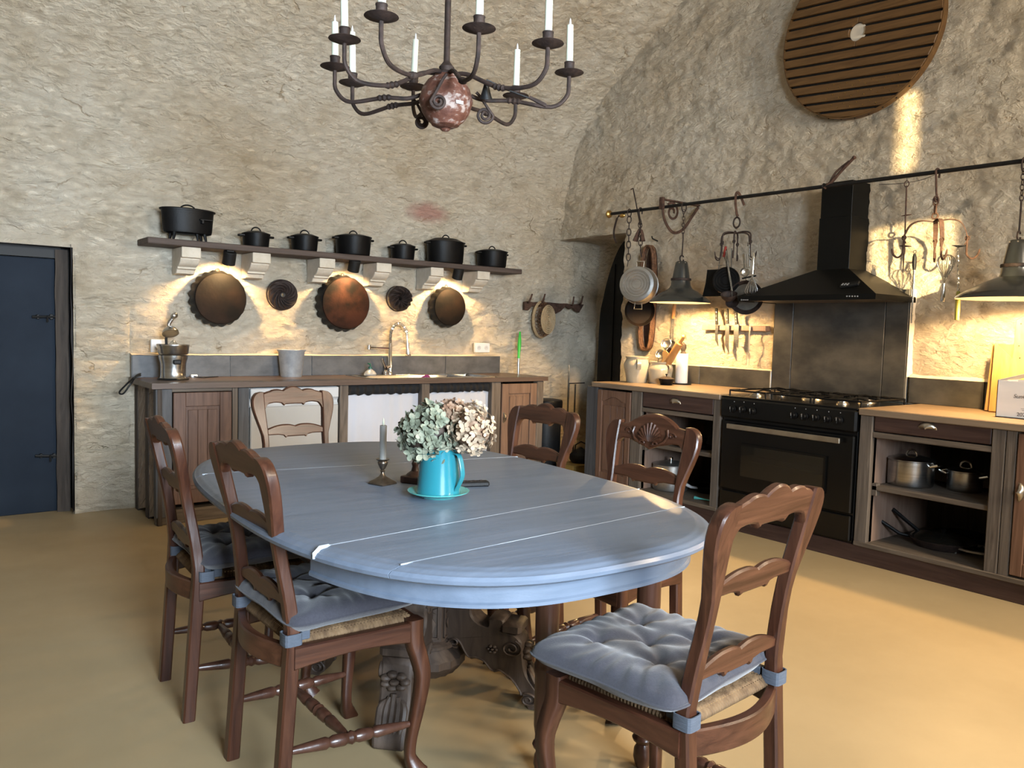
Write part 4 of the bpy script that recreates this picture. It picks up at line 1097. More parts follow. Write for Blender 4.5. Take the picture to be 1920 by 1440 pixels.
G(t, MR).tube([(w0 + .12, .017, zr_ + .035), (w1 - .03, .017, zr_ + .035)], .003, 6).obj('reflection_bar', 'iron', od)
h0, h1 = -at(1362, 805, 'x', XF - .055).y, -at(1574, 825, 'x', XF - .055).y; hz = at(1470, 813, 'x', XF - .055).z
g = G(t, MR); g.span((h0, .045, hz - .016), (h1, .058, hz + .016), .003); g.span((h0 + .02, .01, hz - .01), (h0 + .04, .05, hz + .01)); g.span((h1 - .04, .01, hz - .01), (h1 - .02, .05, hz + .01)); g.obj('door_handle', 'nickel', od)
g = G(t, MR); g.span((c0 + .012, -.012, .112), (c1 - .012, .008, zo0), .006); g.obj('bottom_drawer', 'stove', t)
g = G(t, MR)
for zz in (.42, .52, .60): g.span((c0 + .10, -.012 + .0, zz - .002), (c0 + .101, .0, zz))
g.span((c0, -.64, .885), (c1, .012, .897), .004); hob = g.obj('hob', 'stove', t)
Wc = c1 - c0
burn = [(.16, -.16, .038), (.16, -.44, .03), (.50, -.30, .055), (.80, -.16, .03), (.80, -.44, .045)]
for fx, dy, r in burn:
    u_ = c0 + Wc * fx; F = MR @ Matrix.Translation((u_, dy, .897))
    g = G(t); g.lathe([(r * 1.25, 0), (r * 1.2, .008), (r, .010), (r, .016), (.0001, .016)], 24, F); bb = g.obj('burner', 'nickel', t)
    G(t).lathe([(r * .8, .016), (r * .8, .021), (r * .7, .023), (.0001, .023)], 24, F).obj('burner_cap', 'chrome', bb)
for fx0, fx1 in ((.02, .31), (.36, .645), (.67, .985)):
    a, b = c0 + Wc * fx0, c0 + Wc * fx1; g = G(t, MR); z = .93; y0, y1 = -.56, -.05
    g.tube([(a, y0, z), (b, y0, z), (b, y1, z), (a, y1, z)], .006, 6, closed=True)
    for uu in (a + (b - a) * .3, a + (b - a) * .7):
        for (ya, yb) in ((y0, y0 + .17), (y1, y1 - .17)): g.tube([(uu, ya, z), (uu, (ya + yb) / 2, z + .012), (uu, yb, z + .008)], .005, 6)
    for yy in (-.16, -.30, -.44):
        for (ua, ub) in ((a, a + (b - a) * .3), (b, b - (b - a) * .3)): g.tube([(ua, yy, z), (ub, yy, z + .010)], .005, 6)
    for uu in (a, b):
        for yy in (y0, y1): g.tube([(uu, yy, z), (uu, yy, .897)], .006, 6)
    g.obj('pan_support', 'castiron', t)

# ------------------------------------------------------------------ hood
XH = 4.65
hA, hB = at(1383, 560, 'x', XH).y, at(1642, 552, 'x', XH).y
zb = at(1500, 563, 'x', XH).z + .0; zl = zb + .035
t = thing('cooker_hood', 'black pyramid cooker hood with a square chimney above the cooker', 'hood', (4.9, (hA + hB) / 2, zb))
xc = 4.93; xw = XR + .01
ca, cb_ = at(1530, 500, 'x', xc).y, at(1592, 500, 'x', xc).y; zt_ = at(1560, 505, 'x', xc).z
vs = [(XH, hA, zb), (XH, hB, zb), (xw, hB, zb), (xw, hA, zb), (XH, hA, zl), (XH, hB, zl), (xw, hB, zl), (xw, hA, zl), (xc, ca, zt_), (xc, cb_, zt_), (xw, cb_, zt_), (xw, ca, zt_)]
fs = [(0, 1, 5, 4), (1, 2, 6, 5), (2, 3, 7, 6), (3, 0, 4, 7), (4, 5, 9, 8), (5, 6, 10, 9), (6, 7, 11, 10), (7, 4, 8, 11), (8, 9, 10, 11)]
G(t).add(vs, fs).obj('canopy', 'hood', t, angle=10)
G(t).span((XH + .012, hB + .012, zb + .004), (xw, hA - .012, zb + .014)).obj('underside', 'hoodunder', t)
ztop = at(1565, 341, 'x', xc).z
G(t).span((xc + .004, cb_ + .004, zt_ - .01), (xw, ca - .004, zt_ + (ztop - zt_) * .6), .002).obj('lower_chimney', 'hood', t)
G(t).span((xc + .008, cb_ + .008, zt_ + (ztop - zt_) * .55), (xw, ca - .008, ztop), .002).obj('upper_chimney', 'hood', t)
for u in (1588, 1593, 1598, 1603, 1608):
    p = at(u, 555.5, 'x', XH); G(t).lathe([(.0045, 0), (.004, .003), (.0001, .003)], 10, axis_mat((XH, p.y, p.z), (-1, 0, 0))).obj('push_button', 'greymark', t)
for k_, u in enumerate((1390, 1392.6, 1395, 1397.4, 1399.8, 1402.2)):
    p = at(u, 562.3, 'x', XH); G(t).box((XH - .0005, p.y, p.z), (.001, .005, .010 - .003 * (k_ > 0)), 0).obj('brand_letter_stroke', 'greymark', t)
c = at(1594, 535, 'x', 4.72)
tf = ((at(1594, 535, 'x', XH).z), )
# remote lying on the sloping canopy
sl = V((xc - XH, 0, zt_ - zl)).normalized(); nn = V((-sl.z, 0, sl.x))
kk = None
for i in range(200):
    x_ = XH + (xc - XH) * i / 200; z_ = zl + (zt_ - zl) * i / 200
    q = at(1594, 536, 'x', x_)
    if q.z <= z_: kk = V((x_, q.y, z_)); break
kk = kk or V((4.72, 2.68, 1.62))
mt = basis((0, -1, 0), sl, nn, kk + nn * .0095)
r_ = thing('remote_control', 'small dark remote control lying on the slope of the black hood', 'remote', kk)
G(r_, mt).box((0, 0, 0), (.115, .042, .017), .004, Matrix.Rotation(.25, 3, 'Z')).obj('case', 'iron', r_)
g = G(r_, mt)
for i in range(6): g.box((-.04 + (i % 3) * .018, -.018 + (i // 3) * .014 + .0, .009), (.010, .007, .003), 0, Matrix.Rotation(.25, 3, 'Z'))
g.obj('button_pad', 'greymark', r_)

# ------------------------------------------------------------------ things on the right worktops
def on_top(u, v, z=.9): return at(u, v, 'z', z)
def pxm(p): return (p - EYE).dot(_fw) / 1500
def stone_jar(u, v, hpx, wb, wm, wn, lab, hang):
    c = on_top(u, v); p = pxm(c); h = hpx * p
    t = thing('stoneware_jar', lab, 'jar', c, 0)
    R = lambda w_: w_ * p / 2
    G().lathe([(.0001, 0), (R(wb) * .96, 0), (R(wb), .006), (R(wb) * 1.04, h * .2), (R(wm), h * .62), (R(wm) * .985, h * .72), (R(wn) * 1.02, h * .85), (R(wn) * .97, h * .90), (R(wn) * 1.05, h * .95), (R(wn) * 1.06, h), (R(wn) * .95, h * .995), (R(wn) * .88, h * .9), (R(wm) * .9, h * .6), (.0001, .02)], 44).obj('body', 'jar', t)
    for a in hang:
        d = V((math.cos(a), math.sin(a), 0)); k = V((-d.y, d.x, 0))
        g = G(); g.tube(smooth_path([d * (R(wn) * 1.0) + V((0, 0, h * .88)), d * (R(wm) * 1.12) + V((0, 0, h * .84)), d * (R(wm) * 1.17) + V((0, 0, h * .70)), d * (R(wm) * 1.0) + V((0, 0, h * .52))], 5), .009, 10, w=.032, up=None)
        g.obj('handle', 'jar', t)
    return t, c, h
j1, c1_, hj1 = stone_jar(1193, 717, 49, 38, 49, 41, 'larger plain cream stoneware jar at the left end of the pale worktop', [math.radians(232), math.radians(40)])
j2, c2_, hj2 = stone_jar(1237, 719, 41, 40, 47, 40, 'smaller beige stoneware jar filled with kitchen utensils', [math.radians(265), math.radians(85)])
zt2 = .9 + hj2
def utensil(name, lab, cat, ub, vb, ut, vt, build, dx=0.):
    a = at(ub, vb, 'x', c2_.x + dx); b = at(ut, vt, 'x', c2_.x + dx)
    a2 = a + (a - b).normalized() * .05
    if a2.z < .93: a2 = a + (a - b) * ((a.z - .93) / max(1e-3, (b.z - a.z)))
    t = thing(name, lab, cat, a2); build(t, a2, a, b); return t
def strainer(r):
    def f(t, a2, a, b):
        d = (b - a2).normalized()
        G(t).tube([a2, b - d * r], .003, 6).obj('handle', 'steel', t)
        n = V((-.85, -.35, .35)).normalized(); x = d; y = n.cross(x).normalized(); x = y.cross(n)
        mt = basis(x, y, n, b)
        G(t).tube([mt @ V((r * math.cos(q), r * math.sin(q), 0)) for q in [2 * PI * i / 28 for i in range(28)]], .0035, 6, closed=True).obj('ring', 'steel', t)
        G(t, mt).lathe([(r, 0), (r * .8, -r * .45), (r * .4, -r * .65), (.001, -r * .7)], 28, cap=False).obj('mesh_bowl', 'nickel', t)
    return f
utensil('strainer', 'upper round wire strainer standing in the utensil jar', 'strainer', 1240, 680, 1249, 644, strainer(.040), .03)
utensil('strainer', 'lower round wire strainer tilted over the rim of the utensil jar', 'strainer', 1234, 676, 1238, 664, strainer(.036), -.02)
def rolling(t, a2, a, b):
    d = (b - a2); L = d.length; mt = axis_mat(a2, d)
    G(t, mt).lathe([(.0001, 0), (.026, .0), (.030, .01), (.030, L * .74), (.026, L * .755), (.0001, L * .756)], 20).obj('roller', 'orangewood', t)
    G(t, mt).lathe([(.012, L * .75), (.014, L * .78), (.017, L * .88), (.016, L * .97), (.008, L), (.0001, L)], 16).obj('handle', 'yellowh' if False else 'beech', t)
utensil('rolling_pin', 'orange wooden rolling pin leaning out of the utensil jar', 'rolling pin', 1255, 676, 1283, 629, rolling, .0)
def spat(t, a2, a, b):
    d = (b - a2).normalized(); n = V((-.9, -.3, .2)); y = n.cross(d).normalized()
    n = d.cross(y)
    L = (b - a2).length
    mt = basis(y, d, n, a2)
    G(t, mt).prism([(-.008, 0), (.008, 0), (.010, L * .55), (.028, L * .75), (.026, L * .97), (.0, L), (-.024, L * .93), (-.02, L * .7), (-.010, L * .55)], -.003, .003, None, .001).obj('blade', 'beech', t)
utensil('wooden_spatula', 'flat pale wooden spatula leaning left in the utensil jar', 'spatula', 1242, 679, 1250, 658, spat, -.04)
def spoon(t, a2, a, b):
    d = (b - a2).normalized(); n = V((-.9, -.3, .2)); y = n.cross(d).normalized(); n = y.cross(d); L = (b - a2).length
    mt = basis(y, d, -n, a2)
    G(t, mt).tube([(0, 0, 0), (0, L * .7, 0)], .006, 8).obj('handle', 'beech', t)
    def fn(p, q):
        th = 2 * PI * p; return (.024 * q * math.cos(th), L * .82 + .042 * q * math.sin(th), -.016 * (1 - q * q))
    G(t, mt).grid(24, 6, fn).obj('bowl', 'drawer', t, angle=180)
utensil('wooden_spoon', 'dark bowled wooden spoon between the spatula and the rolling pin', 'spoon', 1248, 677, 1256, 655, spoon, -.02)

c = on_top(1249, 722); p = pxm(c)
t = thing('mini_pot', 'tiny black cast iron pot with a brown lid in front of the utensil jar', 'pot', c)
G().lathe([(.0001, 0), (10 * p, 0), (11 * p, .004), (14.0 * p, .045), (13 * p, .047), (.0001, .04)], 28).obj('body', 'castiron', t)
g = G(); g.lathe([(15 * p, .046), (15.2 * p, .050), (12 * p, .055), (6 * p, .066), (.0001, .068)], 28); ld = g.obj('lid', 'rustdark', t)
G().lathe([(.004, .066), (.004, .075), (.009, .080), (.008, .086), (.0001, .088)], 14).obj('knob', 'castiron', ld)
for sg in (-1, 1): G().prism([(-.01, 14 * p), (.01, 14 * p), (.012, 17 * p), (0, 17.5 * p), (-.012, 17 * p)], .038, .046, Matrix.Rotation(PI / 2 * (1 - sg) + .5, 4, 'Z') if False else Matrix.Rotation(sg * PI / 2, 4, 'Z')).obj('handle', 'castiron', t)
c = on_top(1277, 720.5); p = pxm(c)
t = thing('paper_towel_roll', 'white paper towel roll with a faint pink print on a dark holder', 'paper roll', c)
G().lathe([(.0001, 0), (.078, 0), (.080, .006), (.076, .010), (.0001, .010)], 32).obj('holder_base', 'iron', t)
G().lathe([(.018, .011), (11.3 * p, .011), (11.5 * p, .014), (11.4 * p, 57 * p), (11.2 * p, 57.5 * p), (.018, 57.5 * p), (.018, 50 * p)], 36, cap=False).obj('roll', 'paper', t)
G().tube([(0, 0, .01), (0, 0, 60 * p)], .006, 8).obj('holder_rod', 'iron', t)
c = on_top(1288, 708)
c = at(1281, 660, 'x', 4.95)
t = thing('pepper_mill', 'dark turned pepper mill partly hidden behind the paper towel roll', 'pepper mill', (4.95, c.y, .9))
zt3 = at(1281, 641, 'x', 4.95).z - .9
G().lathe([(.0001, 0), (.03, 0), (.031, .01), (.024, .03), (.022, zt3 * .35), (.028, zt3 * .4), (.028, zt3 * .45), (.020, zt3 * .52), (.02, zt3 * .62), (.027, zt3 * .66), (.027, zt3 * .72), (.016, zt3 * .78), (.024, zt3 * .86), (.022, zt3 * .94), (.008, zt3 * .97), (.0001, zt3)], 20).obj('turned_body', 'oldbeam', t)
# right side: mint trivet, cutting boards, carton
c = on_top(1758, 757)
t = thing('mint_trivet', 'pale mint green oval enamel trivet on little feet', 'trivet', c)
S_ = Matrix.Rotation(math.radians(-8), 4, 'Z') @ Matrix.Diagonal((.62, 1, 1, 1)); p = pxm(c); rr = 46 * p
g = G(m=S_); g.lathe([(.0001, .034), (rr * .95, .034), (rr, .038), (rr * 1.0, .048), (rr * .96, .050), (.0001, .046)], 48); g.obj('plate', 'mint', t)
for a in (25, 95, 155, 205, 265, 335):
    q = math.radians(a); d = V((math.cos(q), math.sin(q), 0)); k = V((-d.y, d.x, 0))
    F = S_ @ basis(k, V((0, 0, 1)), d, d * (rr * .93))
    G(m=F).prism([(-.022, .040), (.022, .040), (.013, .026), (.010, .004), (.0, .0), (-.010, .004), (-.013, .026)], -.003, .004, None, .001).obj('foot', 'mint', t)
def board(lab, name, pts, x0, th, lean, mm, y_off=0):
    t = thing(name, lab, 'cutting board', (x0, pts[0][0], .9))
    mt = Matrix.Translation((x0, 0, .9)) @ Matrix.Rotation(lean, 4, 'Y') @ Matrix.Translation((0, 0, -.9)) @ basis((0, 1, 0), (0, 0, 1), (-1, 0, 0))
    G(t, mt).prism(pts, 0, th, None, .004).obj('board', mm, t); return t, mt
xb = 5.0
B = lambda u, v, x=5.03: (at(u, v, 'x', x).y, at(u, v, 'x', x).z)
q = [B(1848, 766, 5.0), B(1867, 644, 5.09), B(1935, 646, 5.09), B(1990, 690, 5.05), B(1990, 790, 5.0)]
q = [(a, max(b, .9005)) for a, b in q]
q[0] = (q[0][0], .9005); q[-1] = (q[-1][0], .9005)
board('large square edged cutting board at the back against the wall', 'cutting_board', q, 5.00, .022, .17, 'board')
q = [B(1855, 769, 4.96), B(1870, 640, 5.05), B(1905, 672, 5.05), B(1911, 600, 5.08), B(1925, 590, 5.08), B(1945, 604, 5.07), B(1950, 690, 5.05), B(2010, 700, 5.02), B(2010, 790, 4.96)]
q[0] = (q[0][0], .9005); q[-1] = (q[-1][0], .9005)
t, mt = board('front cutting board with a long upright paddle handle', 'cutting_board', q, 4.965, .020, .17, 'beech')
for u, v in ((1916, 648), (1919, 671), (1917, 606)):
    y_, z_ = B(u, v, 5.05); G(t, mt).lathe([(.004, .0205), (.0001, .021)], 10, Matrix.Translation((y_, z_, 0))).obj('rivet', 'iron', t)
a = on_top(1866, 781)
bw, bd = .36, .26; ztb = at(1868, 713, 'x', a.x).z
t = thing('wine_carton', 'white printed cardboard carton with open flaps on the right worktop', 'carton', (a.x, a.y - bw / 2, .9))
g = G(t); X0_, Y0_, Z1_ = a.x, a.y, ztb
g.span((X0_, Y0_ - bw, .9), (X0_ + .004, Y0_, Z1_)); g.span((X0_ + bd, Y0_ - bw, .9), (X0_ + bd + .004, Y0_, Z1_)); g.span((X0_, Y0_ - .004, .9), (X0_ + bd, Y0_, Z1_)); g.span((X0_, Y0_ - bw, .9), (X0_ + bd, Y0_ - bw + .004, Z1_)); g.span((X0_, Y0_ - bw, .9), (X0_ + bd, Y0_, .904))
g.obj('walls', 'carton', t)
for pts in ([(X0_ + .13, Y0_ - .0, Z1_), (X0_ + .0, Y0_, Z1_), (X0_ + .0, Y0_ - .17, Z1_ + .055), (X0_ + .13, Y0_ - .17, Z1_ + .05)], [(X0_ + .26, Y0_, Z1_ + .0), (X0_ + .14, Y0_, Z1_ + .005), (X0_ + .14, Y0_ - .20, Z1_ + .07), (X0_ + .26, Y0_ - .2, Z1_ + .065)]):
    g = G(t); g.add(pts + [tuple(V(p_) + V((0, 0, .003))) for p_ in pts], [(0, 1, 2, 3), (4, 5, 6, 7), (0, 1, 5, 4), (1, 2, 6, 5), (2, 3, 7, 6), (3, 0, 4, 7)]); g.obj('flap', 'carton', t)
def text(body, loc, size, parent, material, name='lettering', shear=0., ex=(0, -1, 0), ey=(0, 0, 1)):
    cu = bpy.data.curves.new(name, 'FONT'); cu.body = body; cu.size = size; cu.extrude = .0003
    cu.materials.append(M[material])
    o = bpy.data.objects.new(name, cu); COL.objects.link(o); o.parent = parent
    ez = V(ex).cross(V(ey)); mw = INV[parent.name] @ basis(ex, ey, ez, loc)
    cu.shear = shear; bpy.context.view_layer.update()
    me = bpy.data.meshes.new_from_object(o); bpy.data.objects.remove(o)
    me.transform(mw); o = bpy.data.objects.new(name, me); COL.objects.link(o); o.parent = parent
    return o
q = at(1899.5, 746, 'x', a.x - .001); text('SunG', q, .030, t, 'ink', 'script_lettering', .25)
q = at(1906, 780, 'x', a.x - .001); text('2021', q, .028, t, 'ink', 'year_lettering')
for vv, uu in ((766, 1910), (769, 1912)):
    q = at(uu, vv, 'x', a.x - .0008); G(t).box((q.x, q.y - .05, q.z), (.0006, .08, .0016)).obj('fine_print', 'ink', t)

# ------------------------------------------------------------------ things in the open bays
def steel_pot(u, v, z, wpx, hpx, lab, mm='steel', lidm='steel', loops=True, X=4.66):
    c = at(u, v, 'z', z); c = V((c.x, c.y, z)); p = pxm(c); r = wpx * p / 2; h = hpx * p
    t = thing('cooking_pot', lab, 'pot', c)
    G().lathe([(.0001, 0), (r * .93, 0), (r * .98, .006), (r, .02), (r, h), (r * 1.03, h + .003), (r * .97, h + .002), (r * .94, .02), (.0001, .012)], 44).obj('body', mm, t)
    g = G(); g.lathe([(r * 1.02, h + .002), (r * 1.02, h + .007), (r * .9, h + .014), (r * .5, h + .026), (.0001, h + .030)], 44); ld = g.obj('lid', lidm, t)
    if loops:
        g = G(); g.tube([(0, -.03 * math.cos(q), h + .026 + .034 * math.sin(q)) for q in [PI * i / 10 for i in range(11)]], .006, 8); g.obj('lid_handle', 'chrome', ld)
        for sg in (-1, 1):
            g = G(); g.tube([(-.03, sg * r * .98, h - .02), (-.034, sg * (r + .035), h - .008), (.034, sg * (r + .035), h - .008), (.03, sg * r * .98, h - .02)], .007, 8); g.obj('handle', 'chrome', t)
    else:
        g = G(); g.lathe([(.012, h + .028), (.014, h + .032), (.014, h + .055), (.011, h + .058), (.0001, h + .058)], 16); g.obj('lid_knob', 'chrome', ld)
        for sg in (-1, 1):
            g = G(); g.tube([(-.03, sg * r * .99, h * .8), (-.03, sg * (r + .03), h * .82), (.03, sg * (r + .03), h * .82), (.03, sg * r * .99, h * .8)], .006, 8); g.obj('handle', mm, t)
    return t
steel_pot(1706, 909, szb, 80, 47, 'large shiny steel casserole with lid on the shelf right of the cooker')
steel_pot(1808, 920, szb, 60, 36, 'smaller steel casserole with lid, right of the large one on the shelf')
steel_pot(1256, 917, .128, 66, 46, 'dull aluminium pot with lid and knob at the bottom of the left cabinet', 'alu', 'alu', False)
c = at(1275, 838, 'z', sz + .01)
t = thing('paella_pan', 'wide black shallow pan lying on the shelf left of the cooker', 'pan', (4.68, c.y, sz))
G().lathe([(.0001, 0), (.20, 0), (.215, .01), (.235, .035), (.238, .036), (.232, .036), (.20, .008), (.0001, .006)], 48).obj('body', 'castiron', t)
for a in (PI * .5, -PI * .5):
    g = G(); g.tube([(.235 * math.cos(a + q), .235 * math.sin(a + q), .034) if abs(q) > .14 else (.265 * math.cos(a + q), .265 * math.sin(a + q), .045) for q in (-.2, -.13, 0, .13, .2)], .006, 8); g.obj('handle', 'castiron', t)
t = thing('pot_lid', 'dark dome shaped lid standing at the back of the left cabinet shelf', 'lid', (4.86, c.y - .02, sz + .0))
G().lathe([(.10, .0), (.105, .004), (.09, .05), (.05, .085), (.0001, .095)], 30).obj('dome', 'castiron', t)
G().lathe([(.008, .093), (.008, .105), (.018, .112), (.0001, .12)], 14).obj('knob', 'castiron', t)
def frying(lab, c, r, hd, mm='castiron', hcol='castiron', lid=None, hl=.2, up=.06):
    t = thing('frying_pan', lab, 'pan', c)
    G().lathe([(.0001, 0), (r * .8, 0), (r * .86, .006), (r, .045), (r * .98, .047), (r * .84, .012), (.0001, .008)], 40).obj('body', mm, t)
    d = V(hd).normalized()
    G().tube([d * (r * .96) + V((0, 0, .036)), d * (r + .05) + V((0, 0, .045)), d * (r + hl) + V((0, 0, .045 + up))], [.008, .010, .012], 8).obj('handle', hcol, t)
    if lid:
        g = G(); g.lathe([(r * .97, .047), (r * .9, .056), (r * .4, .078), (.0001, .082)], 36); ld = g.obj('lid', lid, t)
        G().lathe([(.008, .08), (.014, .098), (.0001, .102)], 12).obj('lid_knob', 'castiron', ld)
    return t
c = at(1775, 1022, 'z', .128)
fp = frying('black frying pan with a glass lid in the lower right bay', (4.72, c.y, .1281), .175, (-.45, .9, 0), 'rustdark', 'castiron', 'glass', .22, .10)
a = at(1671, 968, 'x', 4.52)
frying('second black frying pan stacked behind the first in the lower right bay', (4.90, c.y - .02, .1281), .17, (-.6, .8, 0), 'castiron', 'castiron', None, .2, .12)
c = at(1815, 1045, 'z', .128)
t = thing('iron_trivet', 'pale metal trivet with a short handle standing in the lower right bay', 'trivet', (c.x + .10, c.y, .1281))
G().tube([(.09 * math.cos(q), .12 * math.sin(q), .03) for q in [2 * PI * i / 28 for i in range(28)]], .008, 6, closed=True).obj('ring', 'alu', t)
g = G()
for q in range(-3, 4): g.tube([(-.085 * math.sqrt(1 - (q / 4) ** 2), q * .03, .03), (.085 * math.sqrt(1 - (q / 4) ** 2), q * .03, .03)], .005, 6)
g.obj('bar', 'iron', t)
for a_ in (.6, 2.5, 3.8, 5.6): G().tube([(.09 * math.cos(a_), .12 * math.sin(a_), .03), (.095 * math.cos(a_), .125 * math.sin(a_), 0)], [.008, .006], 8).obj('foot', 'alu', t)
G().tube([(-.03, .115, .03), (-.06, .165, .035)], [.010, .013], 8).obj('handle', 'alu', t)
c = at(1315, 925, 'z', .128)
frying('black pan with a white rimmed handle beside the aluminium pot', (4.80, c.y + .0, .1281), .12, (-.9, .25, 0), 'castiron', 'white', None, .09, .02)
t = thing('metal_scoop', 'small pale blue metal tool lying at the front of the left lower bay', 'tool', (4.50, at(1313, 938, 'x', 4.50).y, .1285))
G().tube([(0, .05, .008), (0, 0, .010), (.02, -.07, .008)], [.012, .006, .005], 8).obj('tool_body', 'turqp', t)
# ------------------------------------------------------------------ rail over the cooker and what hangs from it
XL = 4.75
RL0, RL1 = at(1146, 401, 'x', XL), at(1917, 302, 'x', XL)
ZRAIL = (RL0.z + RL1.z) / 2
RR = lambda u, v, x=XL: at(u, v, 'x', x)
rail_z = lambda y: RL0.z + (RL1.z - RL0.z) * (RL0.y - y) / (RL0.y - RL1.y)
t = thing('hanging_rail', 'long black iron rail with a brass end knob running above the cooker', 'rail', (XL, 3.3, ZRAIL))
G(t).tube([(XL, RL0.y, rail_z(RL0.y)), (XL, 1.0, rail_z(1.0))], .0125, 12).obj('rod', 'iron', t)
F = axis_mat((XL, RL0.y - .005, rail_z(RL0.y)), (0, 1, 0))
G(t, F).lathe([(.0001, 0), (.014, 0), (.016, .012), (.030, .02), (.033, .032), (.026, .046), (.012, .054), (.0001, .055)], 20).obj('end_knob', 'brass', t)
p = RR(1167, 402); G(t).ball(p + V((.0, 0, -.01)), (.018, .03, .018)).obj('brass_collar', 'brass', t)
Yb = RR(1247, 390).y
BP = lambda u, v: at(u, v, 'y', Yb)
t2 = thing('scroll_bracket', 'rust brown wrought iron scroll bracket holding the rail to the wall', 'bracket', (XR - .05, Yb, rail_z(Yb)))
zr_ = rail_z(Yb)
G(t2).tube([(XL - .03, Yb, zr_ + .055), (XR + .02, Yb, zr_ + .055)], .012, 8, w=.03, up=(0, 0, 1)).obj('arm', 'rust', t2)
G(t2).span((XL - .05, Yb - .02, zr_ - .02), (XL - .025, Yb + .02, zr_ + .07), .003).obj('front_plate', 'rust', t2)
sc_ = [(XL - .03, Yb, zr_ + .01), (XL + .0, Yb, zr_ - .10), (XL + .10, Yb, zr_ - .185), (XL + .22, Yb, zr_ - .15), (XL + .33, Yb, zr_ - .03), (XR, Yb, zr_ + .05)]
G(t2).tube(smooth_path(sc_, 8), .008, 8, w=.022, up=(0, 1, 0)).obj('brace', 'rust', t2)
G(t2).tube(spiral((XL + .085, Yb, zr_ - .03), (1, 0, 0), (0, 0, 1), .075, .018, PI * .75, -PI * 2.1, 36), .007, 8, w=.018, up=(0, 1, 0)).obj('scroll', 'rust', t2)

def s_hook(g, x, y, z, drop, r=.005, w=.018):
    """hook over the rail at height z with its lower eye at z - drop"""
    g.tube(smooth_path([(x + w, y, z - .03), (x + w, y, z + .004), (x, y, z + .018), (x - w, y, z + .004), (x - w * .6, y, z - .04), (x, y, z - drop + .03), (x + w * .8, y, z - drop), (x, y, z - drop - .018), (x - w * .7, y, z - drop)], 4), r, 7)

# pendant lamps
def pendant(u, vr, lab, r, hook_u, power):
    c = RR(u, vr); y = c.y; zb_ = c.z
    t = thing('pendant_lamp', lab, 'lamp', (XL, y, zb_), 0, 'pendant lamps over the worktops')
    H = .318; zr2 = rail_z(y) - zb_
    k = r / .237
    pr = [(r, 0), (r * .985, .012), (.205 * k, .038), (.17 * k, .062), (.13 * k, .086), (.095 * k, .104), (.082, .118), (.074, .135), (.070, .165), (.073, .170), (.073, .184), (.066, .188), (.058, .235), (.048, .290), (.043, .306), (.036, .314), (.0001, .318)]
    G().lathe(pr, 56, cap=False).obj('shade', 'shade', t)
    pi_ = [(r * .985, .001)] + [(a * .965 if a > .09 else a - .006, b - .004) for a, b in pr[1:9]] + [(.0001, .16)]
    G().lathe(pi_, 56, cap=False).obj('inside', 'shadein', t)
    g = G(); g.lathe([(.0745, .168), (.0765, .171), (.0765, .182), (.0745, .186)], 40, cap=False); 
    g.obj('collar', 'rustdark', t)
    for i in range(6):
        a = 2 * PI * i / 6 + .3; G().ball((.044 * math.cos(a), .044 * math.sin(a), .302), .005, 8, 5).obj('rivet', 'nickel', t)
    G().ball((0, 0, .10), (.030, .030, .038)).obj('bulb', 'bulb', t)
    g = G(); g.lathe([(.018, .115), (.018, .15), (.0001, .15)], 12); g.obj('socket', 'brass', t)
    g = G(); g.tube([V((.022 * math.cos(a), 0, .335 + .024 * math.sin(a))) for a in [2 * PI * i / 14 * .86 + .6 for i in range(15)]], .005, 8); g.obj('hook', 'rustdark', t)
    g = G(); top = zr2 - .012
    if power < 0: pass
    g.tube([(0, 0, .352), (.004, 0, .352 + (top - .352) * .35), (0, 0, .352 + (top - .352) * .48)], .005, 7)
    chain(g, (0, 0, .352 + (top - .352) * .46), (0, 0, top - .03), .034, .010, .0026)
    g.tube([V((0, 0, zr2 - .02)) + V((.026 * math.cos(a), 0, .036 * math.sin(a))) for a in [2 * PI * i / 16 for i in range(16)]], .0045, 7, closed=True)
    g.obj('chain', 'rustdark', t)
    spot('lamp_light', (XL, y, zb_ + .012), (XL, y, 0), abs(power), WARM, 166, .2, .03)
    point('lamp_glow', (XL, y, zb_ + .03), 2.5, WARM, .012)
    return t
pendant(1275, 568, 'dark enamel pendant lamp hanging left of the cooker hood', .232, 1280, 52)
pendant(1902, 561, 'wider dark enamel pendant lamp hanging at the right edge above the cutting boards', .285, 1908, 58)

# sickle, chains, bells, pot and pan at the left end of the rail
y = RR(1158, 400).y
t = thing('sickle', 'curved dark iron sickle blade hanging at the left tip of the rail', 'sickle', (XL, y, rail_z(y)))
pp = [RR(u, v) for u, v in ((1164, 404), (1158, 408), (1154, 420), (1151, 435), (1152, 447), (1156, 456))]
G(t).tube(smooth_path(pp, 5), .004, w=[.010] * 6 + [.020] * 14 + [.012] * 5 + [.004], up=(1, 0, 0)).obj('blade', 'rustdark', t)
G(t).tube([RR(1168, 402), RR(1160, 405)], .008, 8).obj('tang', 'rustdark', t)
y = RR(1180, 400).y
t = thing('long_link_chain', 'rusty chain of long links hanging from the rail above the steel pot', 'chain', (XL, y, rail_z(y)))
g = G(t); z0_ = rail_z(y); g.tube([V((XL, y, z0_ - .012)) + V((.022 * math.cos(a), 0, .032 * math.sin(a))) for a in [2 * PI * i / 14 for i in range(14)]], .004, 6, closed=True)
e = RR(1178, 488); chain(g, (XL, y, z0_ - .04), (XL, e.y, e.z), .062, .017, .0042); e2 = RR(1176, 500); g.tube([e, e2], .003, 6); g.obj('links', 'rustdark', t)
y = RR(1201, 395).y
t = thing('long_iron_rod', 'long thin iron rod poking up through the cowbell hook', 'rod', (XL, y, rail_z(y)))
